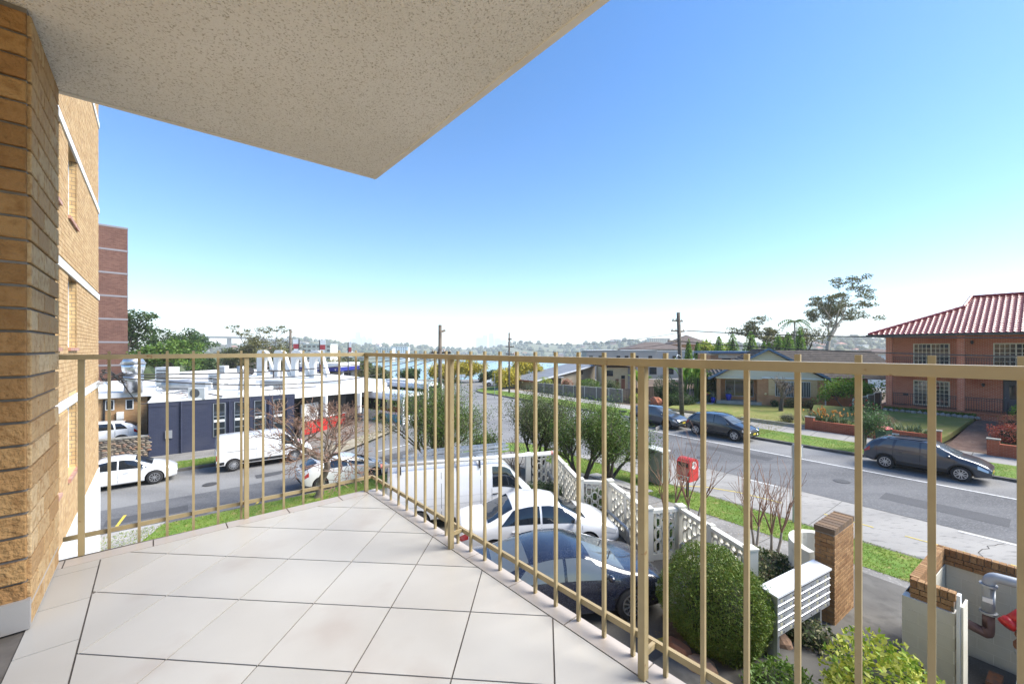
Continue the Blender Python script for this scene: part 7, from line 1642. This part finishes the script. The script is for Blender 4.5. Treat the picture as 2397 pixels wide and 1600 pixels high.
x = lx(282, 39, OB1); MB().box(x-0.18, x+0.18, -0.2, -0.001, 2.1, 2.6).build('meter_box', M_white, b1); MB().tube([(x-0.8, -0.08, 0), (x-0.8, -0.08, 3.5)], 0.06, 6).build('downpipe', M_black, b1); MB().tube([(x, -0.06, 0.5), (x, -0.06, 2.1)], 0.025, 6).build('conduit', M_black, b1)
# rubble wall in front with loose stones, and the platform behind it
OS = LL(-13, 34.2); rbw = thing('rubble_wall', 'mixed rubble stone wall left of the navy building', 'wall', (OS.x, OS.y, 0), rz_of(HL)); RLn = (ON-OS).dot(dL)-0.02
MB().box(0, RLn, 0.03, 0.4, -0.2, 1.45).build('core', mat('rubble_mortar', (0.10, 0.085, 0.07), 0.95), rbw); MB().box(0, RLn, -0.02, 0.42, 1.451, 1.53).build('coping', M_cap, rbw)
M_st = vary('rubble_stone', [(0.10, 0.085, 0.07), (0.19, 0.16, 0.13), (0.30, 0.25, 0.19), (0.26, 0.14, 0.09), (0.14, 0.13, 0.125)], 0.9, bump=0.7, bscale=20, per='object')
rng = random.Random(8); z = 0.0
st_me = [MB().blob((0, 0, 0), (0.5, 0.5, 0.5), 1, 0.10, rng=rng).mesh('stone', M_st) for _ in range(5)]
x_lo = lx(215, 34.2, OS)
while z < 1.42:
    hh = rng.uniform(0.10, 0.16); x = x_lo
    while x < RLn-0.05:
        w = rng.uniform(0.16, 0.40); o = link('stone', rng.choice(st_me), rbw, (x+w/2, 0.04, 0.10+z)); o.scale = (w*1.02, 0.14, hh*1.02); o.rotation_euler = (0, rng.uniform(-0.1, 0.1), 0); x += w+0.01
    z += hh
patch('parking_platform', [LL(-16, 34.6), LL(-1.9, 34.6), LL(-1.9, 38.9), LL(-16, 38.9)], M_concrete, 0.0, 2.0, 0.8, zf=lambda x, y: 0.60)
def ac_unit(pos, h, w, d, hh, label, fan=True, legs=0.0):
    t = thing('air_conditioner', label, 'air conditioner', pos, rz_of(h), 'air conditioning units'); MB().box(0, w, 0, d, legs, legs+hh).build('casing', mat('ac_white', (0.66, 0.66, 0.64), 0.5, c2=(0.58, 0.58, 0.56), scale=3), t)
    if fan: MB().lathe([(hh*0.40, -0.012), (hh*0.40, 0.0)], 20, c=(w*0.40, -0.002, legs+hh*0.52), axis='y').build('fan_grille', mat('fan_dark', (0.10, 0.105, 0.11), 0.6), t)
    else:
        for k in range(5): MB().box(w*0.1, w*0.9, -0.012, -0.001, legs+hh*(0.12+0.16*k), legs+hh*(0.20+0.16*k)).build('louvre', MATS.get('fan_dark') or mat('fan_dark', (0.10, 0.105, 0.11), 0.6), t)
    if legs: MB().box(0.05, w-0.05, 0.05, d-0.05, 0.0, legs-0.002).build('stand', M_galv, t)
def onroof(px, py, z=3.6): return gp(px, py, z)
ac_unit(lt(333, 35.1)-Vector((0, 0, -0.62)), HL, 0.95, 0.35, 0.75, 'split system condenser on the platform behind the rubble wall')
ac_unit(onroof(363, 905, 3.96), 95, 1.2, 0.9, 1.35, 'tall white air conditioner near the big metal cowl', False, 0.2)
ac_unit(onroof(440, 934), 80, 1.0, 0.4, 0.75, 'round fan condenser at the front edge of the navy roof')
ac_unit(onroof(487, 902), 95, 1.25, 1.0, 0.9, 'dark louvred rooftop unit in the middle of the white roof', False, 0.15)
ac_unit(onroof(497, 911), 95, 0.6, 0.5, 0.85, 'slim louvred rooftop unit before the dark one', False, 0.1)
ac_unit(onroof(511, 884), 95, 0.8, 0.6, 1.1, 'small upright rooftop unit at the far edge', False, 0.3)
ac_unit(onroof(608, 911), 95, 2.2, 1.6, 0.8, 'wide plain rooftop plant box below the arches', False)
cl_ = thing('exhaust_cowl', 'large galvanised exhaust stack with flared cowl on the left roof', 'exhaust stack', onroof(312, 917, 3.96))
MB().lathe([(0.50, 0.0), (0.48, 0.7), (0.56, 0.75), (0.55, 1.2)], 20).build('stack', M_alu, cl_, True); MB().lathe([(0.50, 1.201), (0.62, 1.7), (0.64, 1.95)], 16).build('flare', mat('bright_zinc', (0.7, 0.73, 0.76), 0.25, 0.9), cl_, True); MB().lathe([(0.70, 1.96), (0.48, 2.35), (0.44, 2.36)], 16).build('cap', M_alu, cl_, True)
dk = thing('roof_duct', 'blue grey ventilation duct bending along the white roof', 'duct', onroof(385, 916, 3.7), rz_of(80)); MB().tube([(0, 0, 0.5), (1.6, 0, 0.5), (2.0, 0, 0.45), (2.3, 0, 0.1)], [0.4, 0.4, 0.4, 0.35], 12).build('pipe', M_galv, dk, True); MB().box(2.0, 3.0, -0.4, 0.4, 0.0, 0.7).build('hood', M_galv, dk)
vs_ = thing('vent_stack', 'slender metal vent stack with bucket cap on the roof', 'vent', onroof(565, 912)); MB().lathe([(0.22, 0), (0.20, 0.5), (0.14, 0.9), (0.14, 1.3), (0.32, 1.5), (0.32, 1.95)], 16).build('stack', M_galv, vs_, True)
sd_ = thing('satellite_dish', 'black satellite dish beside the leftmost rooftop arch', 'dish', onroof(585, 890), rz_of(40)); MB().tube([(0, 0, 0), (0, 0, 0.7)], 0.03, 6).build('mast', M_galv, sd_); MB().lathe([(0.42, 0.0), (0.3, 0.06), (0.1, 0.1), (0.01, 0.105)], 18, c=(0, 0, 0.95), axis='y').build('dish', M_black, sd_)
clt = thing('roof_clutter', 'tangle of pale cables and boards on the navy roof edge', 'debris', onroof(400, 930))
for k in range(12): a = random.uniform(-1.4, 1.4); b = random.uniform(-0.6, 0.6); MB().beam((a, b, 0.05+0.03*k), (a+random.uniform(-0.5, 0.5), b+random.uniform(-0.5, 0.5), 0.08+0.03*k), 0.12, 0.03).build('offcut', M_white if k % 3 else M_rust2, clt)
# brown brick tower
pr = yp(299, 52.0); tw_ = thing('brick_tower', 'tall red brown brick tower with pale floor bands at the far left', 'building', (pr.x, pr.y, 0), rz_of(44.5))
M_twb = brickmat('tower_brick', (0.115, 0.05, 0.036), (0.17, 0.085, 0.062), (0.22, 0.165, 0.135), bw=0.34, bh=0.12, dirt=(0.10, 0.05, 0.04), dscale=0.5)
MB().box(-16, 0, 0, 12, -1, 22.3).build('wall', M_twb, tw_)
M_bandt = mat('lilac_band', (0.22, 0.205, 0.215), 0.8)
for k in range(8): MB().box(-16.02, 0.03, -0.03, 12.02, 22.3-2.92*k-0.02, 22.3-2.92*k+0.20).build('floor_band', M_bandt, tw_)
# distant dark roof and red roofed cottage behind the shops
hiproof('dark_roofed_hall', 'broad dark roofed hall behind the white shop roofs', (*yp(455, 92)[:2], 0), 70, 26, 14, 2.5, 4.9, M_brn, M_gr1); hiproof('red_roofed_house', 'small red brick house with grey roof beyond the dark hall', (*yp(503, 130)[:2], 0), 95, 10, 8, 2.4, 4.4, M_brn, M_redbrick)
# service station with blue canopy and banner flags
sv = thing('service_station', 'service station with white canopy and blue fascia behind the arches', 'building', (*yp(672, 70)[:2], 0), rz_of(93))
MB().box(0, 9.4, 0, 8, 3.75, 4.4).build('canopy', M_white, sv); MB().box(-0.05, 9.45, -0.05, -0.002, 3.05, 3.74).build('fascia', mat('canopy_blue', (0.015, 0.02, 0.22), 0.35), sv); MB().box(0, 9.4, 0.0, 8, 3.05, 3.749).build('canopy_core', MATS['canopy_blue'], sv)
for x in (0.9, 2.3, 8.6): MB().add([(x-0.18, -0.06, 3.5), (x, -0.06, 3.38), (x+0.18, -0.06, 3.5), (x+0.05, -0.06, 3.3), (x+0.05, -0.06, 3.2), (x-0.05, -0.06, 3.2), (x-0.05, -0.06, 3.3)], [(0, 6, 5, 4, 2, 1)]).build('emblem', M_white, sv)
for k in range(2): MB().box(4.9+1.35*k, 6.0+1.35*k, -0.062, -0.052, 3.36, 3.52).build('lettering_bar', M_white, sv)
for x in (0.6, 4.4, 8.8): MB().box(x-0.15, x+0.15, 2, 2.3, -1, 3.05).build('column', M_white, sv)
MB().box(1.0, 9.0, 5.0, 8, -1, 3.04).build('kiosk', MATS['dark_shopfront'], sv)
for px, ztop, lab, c in ((700, 793, 'red and white banner flag beside the plain timber pole', 1), (748, 795, 'tall red and white banner flag above the third arch', 1), (815, 801, 'dark flag pole with small banner right of the last arch', 0)):
    Y = 62; p = yp(px, Y); t = thing('banner_flag', lab, 'flag', (p.x, p.y, 0), 0, 'banner flags at the service station'); h = zy(ztop, Y); MB().tube([(0, 0, -1), (0, 0, h)], 0.07, 6).build('pole', M_black, t)
    sx = -1 if px == 700 else 1
    for k in range(6 if c else 3): MB().box(sx*0.08, sx*(0.95-0.08*k if c else 0.5), -0.01, 0.01, h-0.75*(k+1), h-0.75*k-0.02).build('banner_cloth', (M_lidr if k % 2 else M_platew), t)
# buses at the corner
def bus(c, h, label, L=11.5, stripe=True):
    t = thing('city_bus', label, 'bus', c, rz_of(h)); W = 1.25; prof = [(-W, 0.35), (W, 0.35), (W, 2.6), (W-0.12, 2.95), (W-0.4, 3.05), (-W+0.4, 3.05), (-W+0.12, 2.95), (-W, 2.6)]
    MB().prismx(prof, -L/2, L/2).build('body', P_white, t)
    for sd in (-1, 1):
        MB().box(-L/2+0.2, L/2-0.3, sd*(W+0.004), sd*(W-0.05), 1.45, 2.45).build('side_windows', M_cglass, t)
        for k in range(6): x = -L/2+1.8*k+1.2; MB().box(x-0.04, x+0.04, sd*(W+0.006), sd*(W-0.02), 1.45, 2.45).build('window_pillar', M_black, t)
        for x in (L/2-2.7, -L/2+3.2):
            MB().lathe([(0.62, 0), (0.62, 0.012)], 20, c=(x, sd*(W+0.004) if sd > 0 else sd*(W+0.016), 0.62), axis='y').build('wheel_arch', M_under, t); MB().lathe([(0.2, -0.05), (0.45, -0.06), (0.48, 0), (0.45, 0.06), (0.2, 0.05)], 20, c=(x, sd*(W-0.02), 0.48), axis='y').build('wheel', M_rubber, t); MB().lathe([(0.26, 0), (0.26, 0.01)], 16, c=(x, sd*(W+0.045) if sd > 0 else sd*(W+0.055), 0.48), axis='y').build('hub', M_rim, t)
        if stripe: MB().prismy([(L/2-4.4, 0.4), (L/2-0.2, 0.4), (L/2-0.2, 1.25), (L/2-2.6, 1.25)], sd*(W+0.006), sd*(W-0.01)).build('livery_stripe', mat('sky_blue_livery', (0.08, 0.38, 0.52), 0.35), t)
    MB().box(L/2-0.02, L/2+0.01, -1.05, 1.05, 1.2, 2.75).build('windscreen', M_cglass, t); MB().box(-L/2, L/2, -W, W, 0.20, 0.349).build('skirt', M_black, t); MB().box(-2, 1.5, -0.8, 0.8, 3.051, 3.25).build('roof_pod', M_white, t)
    return t
bus((-13.2, 38.0, 0.14), 124, 'white city bus with a blue tail stripe at the corner'); bus((-13.0, 48.0, 0.1), 122, 'second white bus further back beyond the corner shop', 10.5)
# ================================================================ background trees
LT = dict(levels=3, kids=(4, 4, 3), angle=(42, 40, 36), shrink=0.68, trunk=4.0, r=0.35, n=5, wob=0.16, lift=0.1, up=0.12, leaves=90, clump=1.15, leaf=0.34, aspect=1.7, mid_tips=True, squash=0.55)
def bt(label, px, Y, pytop, cfg, seed, lm, bark=M_barkd, z0=0.0, name='background_tree', group='trees beyond the houses'):
    p = yp(px, Y, z0); return tree(name, label, p, cfg, seed, bark, lm, group, height=zy(pytop, Y)-z0)
bt('tall layered evergreen tree right of the brick tower', 318, 58, 728, {**LT, 'leaves': 130, 'r': 0.4}, 5, L_dark); bt('broad evergreen tree beside the layered tree over the shop roofs', 398, 64, 778, {**LT, 'leaves': 120, 'angle': (55, 45, 40), 'clump': 1.3}, 6, L_dark)
bt('low green tree under the layered evergreen behind the cowl', 372, 52, 800, {**LT, 'trunk': 2.2, 'leaves': 120}, 7, L_mid); bt('low green shrub tree at the edge of the white roof', 455, 70, 835, {**LT, 'trunk': 1.6, 'leaves': 100, 'clump': 1.2}, 8, L_dark)
bt('half bare spreading tree above the dark roofed hall', 602, 82, 764, {**LT, 'leaves': 16, 'levels': 4, 'kids': (3, 3, 3, 3), 'clump': 0.7, 'angle': (46, 40, 36, 30)}, 9, L_gum); bt('olive bushy tree under the half bare tree', 625, 76, 800, {**LT, 'leaves': 100, 'trunk': 2.6, 'angle': (58, 46, 40)}, 10, L_gum); bt('small bare tree left of the plain timber pole', 655, 84, 790, {**LT, 'leaves': 2}, 11, L_gum); bt('olive green tree behind the leftmost rooftop arch', 560, 80, 812, {**LT, 'trunk': 2.2, 'leaves': 100, 'angle': (58, 46, 40)}, 12, L_grey)
for k, (px, Y, py, lm, lab) in enumerate(((795, 78, 838, L_gum, 'olive tree seen through the last rooftop arch'), (842, 80, 846, L_grey, 'grey green tree right of the last rooftop arch'), (880, 84, 858, L_grey, 'low tree by the water left of the green bottlebrush'), (735, 82, 850, L_gum, 'olive tree behind the service station'), (1140, 74, 872, L_dark, 'dark green bush beside the far white car'), (960, 70, 868, L_dark, 'dark shrub tree on the near shore edge'))):
    bt(lab, px, Y, py, {**LT, 'trunk': 1.8, 'leaves': 70, 'clump': 1.1, 'angle': (55, 46, 40)}, 20+k, lm)
for k, (px, Y, py, lab) in enumerate(((1032, 72, 858, 'golden wattle tree left of the white street sign'), (1072, 74, 852, 'golden wattle tree behind the white street sign'), (1108, 73, 848, 'tallest golden wattle tree before the bay'), (1182, 60, 868, 'golden wattle beside the island power pole'), (1222, 66, 846, 'golden wattle tree above the beige house roof'))):
    bt(lab, px, Y, py, {**LT, 'trunk': 1.2, 'leaves': 120, 'clump': 0.95, 'leaf': 0.26, 'angle': (50, 46, 40), 'squash': 0.9, 'r': 0.15}, 40+k, L_yellow, z0=0.2, name='wattle_tree', group='golden wattle trees')
st_ = signpost((*yp(1080, 56)[:2], 0.5), 2.9, 'white street name blade on a thin post before the wattles', 0.035, name='street_sign'); MB().box(-0.55, 0.55, -0.02, 0.02, 2.5, 2.9).build('name_blade', M_white, st_)
signpost((*yp(1132, 58)[:2], 0.5), 2.6, 'thin white post beside the wattle hedge'); signpost((*yp(1158, 50)[:2], 0.7), 3.2, 'thin grey parking sign post on the island')
signpost((*yp(850, 31)[:2], 0.1), 2.3, 'thin grey post on the corner island in front of the bus')
GUM = dict(levels=4, kids=(3, 3, 3, 3), angle=(24, 34, 40, 36), shrink=0.70, trunk=8, r=0.55, n=6, wob=0.13, lift=0.15, up=0.10, leaves=75, clump=1.15, leaf=0.40, aspect=2.0, squash=0.5, mid_tips=True)
bt('tall pale trunked gum tree against the sky', 1925, 88, 655, GUM, 63, L_gum, M_barkp, z0=1.0, name='gum_tree'); bt('flat topped spreading tree left of the tall gum', 1765, 84, 745, {**GUM, 'angle': (50, 44, 36, 30), 'leaves': 44, 'trunk': 5, 'squash': 0.35, 'clump': 1.1}, 67, L_gum, z0=1.0); bt('round yellow green tree behind the flat roofed house', 1668, 70, 800, {**LT, 'trunk': 2, 'leaves': 80}, 69, L_lime, z0=1.0)
bt('dark leafy tree below the tall gum', 1890, 80, 770, {**LT, 'trunk': 3, 'leaves': 30}, 70, L_gum, z0=1.0)
for k, (px, py, r) in enumerate(((1612, 793, 1.0), (1632, 799, 1.0), (1624, 838, 1.1), (1652, 842, 1.0), (1683, 786, 1.5), (1715, 780, 1.9), (1757, 775, 2.1), (1788, 798, 1.2), (1822, 781, 1.9), (1845, 778, 1.9), (1872, 765, 1.6), (1800, 800, 1.0))):
    Y = 66+1.5*(k % 3); p = yp(px, Y, 1.0); H = zy(py, Y)-1.0; t = thing('conifer', ('narrow bright green conifer just right of the leaning pole', 'second narrow conifer from the leaning pole', 'low rounded conifer under the two narrow ones', 'small conifer beside the blue edged roof', 'slim pointed conifer over the flat blue edged roof', 'broad pointed conifer in the middle of the row', 'tallest broad conifer below the flat topped tree', 'short thin conifer right of the tallest one', 'bushy conifer left of the palm', 'dense conifer under the palm fronds', 'pointed conifer right of the palm', 'small conifer filling the gap in the row')[k], 'tree', p, 0, 'row of conifers behind the cottage')
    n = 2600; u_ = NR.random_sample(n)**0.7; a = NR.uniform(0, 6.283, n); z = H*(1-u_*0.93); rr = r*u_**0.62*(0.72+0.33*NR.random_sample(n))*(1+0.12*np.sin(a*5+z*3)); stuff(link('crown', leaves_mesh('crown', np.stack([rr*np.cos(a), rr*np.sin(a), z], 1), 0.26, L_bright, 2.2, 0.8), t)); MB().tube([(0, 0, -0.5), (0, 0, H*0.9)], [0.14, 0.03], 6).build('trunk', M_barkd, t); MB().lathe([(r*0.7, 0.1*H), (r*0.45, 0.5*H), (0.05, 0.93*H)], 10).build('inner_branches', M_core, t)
pm = thing('palm_tree', 'palm with feathery fronds behind the conifers', 'palm', yp(1860, 76, 1.0)); zt = zy(752, 76)-1.0; MB().tube([(0, 0, -0.5), (0.1, 0, zt*0.5), (0, 0, zt)], [0.2, 0.16, 0.12], 8).build('trunk', M_barkp, pm)
for k in range(15):
    a = k*2.4; b = Vector((math.cos(a), math.sin(a), 0)); e = 0.9-0.09*(k % 9); fr = MB(); prev = Vector((0, 0, zt)); sd = Vector((-b.y, b.x, 0))
    for i in range(1, 9):
        u_ = i/8; c = Vector((0, 0, zt))+b*(2.6*u_)+Vector((0, 0, 2.2*u_*e-2.4*u_*u_)); fr.beam(prev, c, 0.05, 0.05)
        for q in (-1, 1): fr.quad(c-b*0.09, c+b*0.09, c+sd*q*0.55*(1-0.5*u_)-Vector((0, 0, 0.25)), c+sd*q*0.55*(1-0.5*u_)-Vector((0, 0, 0.3))-b*0.05)
        prev = c
    fr.build('frond', L_mid, pm)
# ================================================================ the bay and the far shore
def ico(sub):
    bm = bmesh.new(); bmesh.ops.create_icosphere(bm, subdivisions=sub, radius=1.0); V = np.array([v.co[:] for v in bm.verts]); Fc = np.array([[v.index for v in f.verts] for f in bm.faces]); bm.free(); return V, Fc
def wood(name, label, pts, m, sub=2):
    V, Fc = ico(sub); nv, out, fo = len(V), [], []
    for k, (x, y, z, r, h) in enumerate(pts):
        j = 1+NR.uniform(-0.28, 0.28, (nv, 1)); out.append(V*j*np.array([r, r, h])+np.array([x, y, z+h*0.7])); fo.append(Fc+nv*k)
    return tag(stuff(link(name, fast_mesh(name, np.concatenate(out), np.concatenate(fo), m))), label, 'woodland')
L_far = vary('far_canopy', [(0.018, 0.035, 0.012), (0.035, 0.055, 0.018), (0.055, 0.075, 0.026), (0.085, 0.095, 0.04)], 0.9)
pts = []; rng = random.Random(77)
while len(pts) < 2600:
    k = rng.uniform(-1.3, 1.3); y = rng.uniform(380, 1700)**1.0; x = k*y; z = far_z(x, y)
    if z < WZ+1.5: continue
    r = rng.uniform(3.5, 8.5); pts.append((x, y, z-1, r, r*rng.uniform(0.8, 1.3)))
wood('far_woodland', 'hazy wooded hills on the far side of the bay', pts, L_far)
pts = []
while len(pts) < 420:
    k = rng.uniform(-1.2, 1.2); y = rng.uniform(110, 330); x = k*y
    if abs(k-0.02) < 0.22 and y < 320: continue
    z = far_z(x, y); r = rng.uniform(2.2, 4.2); pts.append((x, y, z-1, r, r*rng.uniform(0.8, 1.2)))
wood('near_shore_trees', 'dark tree tops on the slope down to the bay', pts, L_far, 2)
WM = [mat('far_white_wall', (0.74, 0.73, 0.70), 0.8), mat('far_cream_wall', (0.58, 0.52, 0.42), 0.8), mat('far_brick_wall', (0.34, 0.17, 0.12), 0.85)]
RM = [mat('far_terracotta_roof', (0.34, 0.14, 0.09), 0.85), mat('far_dark_roof', (0.09, 0.085, 0.09), 0.85), mat('far_pale_roof', (0.55, 0.54, 0.52), 0.7)]
hme = []
for w in range(3):
    for r in range(3):
        mb = MB(); L, W, h = 16, 11, 6.5; mb.box(-L/2, L/2, -W/2, W/2, -6, h, 0)
        if r < 2: mb.add([(-L/2-.6, -W/2-.6, h), (L/2+.6, -W/2-.6, h), (L/2+.6, W/2+.6, h), (-L/2-.6, W/2+.6, h), (-L/2+5, 0, h+3.2), (L/2-5, 0, h+3.2)], [(0, 1, 5, 4), (1, 2, 5), (2, 3, 4, 5), (3, 0, 4)], 1)
        else: mb.box(-L/2-.4, L/2+.4, -W/2-.4, W/2+.4, h, h+0.6, 1)
        for q in range(4): mb.box(-L/2+1.5+3.6*q, -L/2+3.5+3.6*q, -W/2-0.05, -W/2-0.01, 3.6, 5.4, 2); mb.box(-L/2+1.5+3.6*q, -L/2+3.5+3.6*q, -W/2-0.05, -W/2-0.01, 0.8, 2.4, 2)
        hme.append(mb.mesh('distant_house', [WM[w], RM[r], M_glass]))
n = 0
while n < 150:
    k = rng.uniform(-1.15, 1.1); y = rng.choice((rng.uniform(480, 900), rng.uniform(800, 1500))); x = k*y; z = far_z(x, y)
    if z < WZ+1.8: continue
    o = link('distant_house', rng.choice(hme), None, (x, y, z+1.5), rng.uniform(-0.5, 0.5)); s = rng.uniform(0.7, 1.15); o.scale = (s, s, s); tag(o, 'small house among the trees across the bay', 'house', 'houses on the far shore'); n += 1
for k, (px, Y, py, L, h, lab) in enumerate(((740, 330, 806, 24, 15, 'cream apartment block above the second rooftop arch'), (1545, 800, 792, 44, 24, 'white apartment block on the skyline near the leaning pole'), (935, 700, 812, 30, 12, 'white modern house at the water edge'), (900, 640, 815, 26, 9, 'pale waterfront house left of the corner pole'))):
    z = zy(py, Y); t = thing('apartment_block', lab, 'building', (*yp(px, Y)[:2], 0), rng.uniform(-0.2, 0.2)); MB().box(-L/2, L/2, 0, 12, z-h-12, z).build('wall', WM[k % 2 if k else 1], t); MB().box(-L/2-0.4, L/2+0.4, -0.4, 12.4, z, z+0.5).build('roof', RM[2], t); g_ = MB()
    for a in range(int(L/4)):
        for b in range(int(h/3.2)): g_.box(-L/2+1+4*a, -L/2+3.4+4*a, -0.1, -0.02, z-2.5-3.2*b, z-0.9-3.2*b)
    stuff(g_.build('windows', M_glass, t))
hull = MB().prism([(-4, -1.2), (2, -1.4), (5, 0), (2, 1.4), (-4, 1.2)], 0, 1.1); hull.box(-2, 1.2, -0.8, 0.8, 1.1, 1.9); bo_h = hull.mesh('hull', M_white); bo_m = MB().tube([(0.6, 0, 1), (0.6, 0, 12.5)], [0.16, 0.1], 5); bo_m.tube([(0.6, 0, 2.6), (-3.6, 0, 2.6)], 0.2, 5); bo_mm = bo_m.mesh('mast', M_alu)
for k in range(22):
    px, py = rng.uniform(960, 1310), rng.choice((rng.uniform(846, 856), rng.uniform(850, 872))); p = gp(px, py, WZ); t = thing('moored_boat', 'small white boat moored on the bay', 'boat', (p.x, p.y, WZ-0.3), rng.uniform(0, 6.28), 'boats moored on the bay'); link('hull', bo_h, t); link('mast', bo_mm, t)
br = thing('road_bridge', 'long pale concrete bridge on the skyline beside the evergreen trees', 'bridge')
pa, pb_ = yp(405, 1050, zy(789, 1050)), yp(720, 1050, zy(806, 1050)); dm_ = MB(); prev = None
pts = [pa.lerp(pb_, i/12)+Vector((0, 0, 8*math.sin(math.pi*i/12*0.9))) for i in range(13)]
for a, b in zip(pts[:-1], pts[1:]): MB().beam(a, b, 14, 5).build('deck', M_concrete, br)
for p in pts[1::2]: MB().beam((p.x, p.y, -25), (p.x, p.y, p.z-2), 6, 8).build('pier', M_concrete, br)
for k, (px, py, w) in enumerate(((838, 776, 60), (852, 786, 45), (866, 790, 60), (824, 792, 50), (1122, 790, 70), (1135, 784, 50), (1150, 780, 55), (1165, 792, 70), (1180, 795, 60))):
    Y = 4350; p = yp(px, Y); tag(MB().box(-w/2, w/2, 0, 50, -25, zy(py, Y)).build('city_tower', mat('tower_haze_pale', (0.75, 0.78, 0.82), 0.6), loc=(p.x, p.y, 0)), 'faint hazy office tower on the city skyline', 'tower', 'towers of the distant city')  # wall colour whitened so haze fading is partly in the paint
# ---- the air between
hzm = bpy.data.materials.new('haze_air'); hzm.use_nodes = True; hn = hzm.node_tree.nodes; hn.remove(hn['Principled BSDF']); pv = hn.new('ShaderNodeVolumePrincipled')
pv.inputs['Color'].default_value = (0.97, 0.985, 1.0, 1); pv.inputs['Density'].default_value = 0.00028; pv.inputs['Anisotropy'].default_value = 0.0; hzm.node_tree.links.new(pv.outputs[0], hn['Material Output'].inputs['Volume'])
hb = MB().box(-4560, 4560, -360, 4560, -29, 190).build('haze', hzm); hb['kind'] = 'stuff'
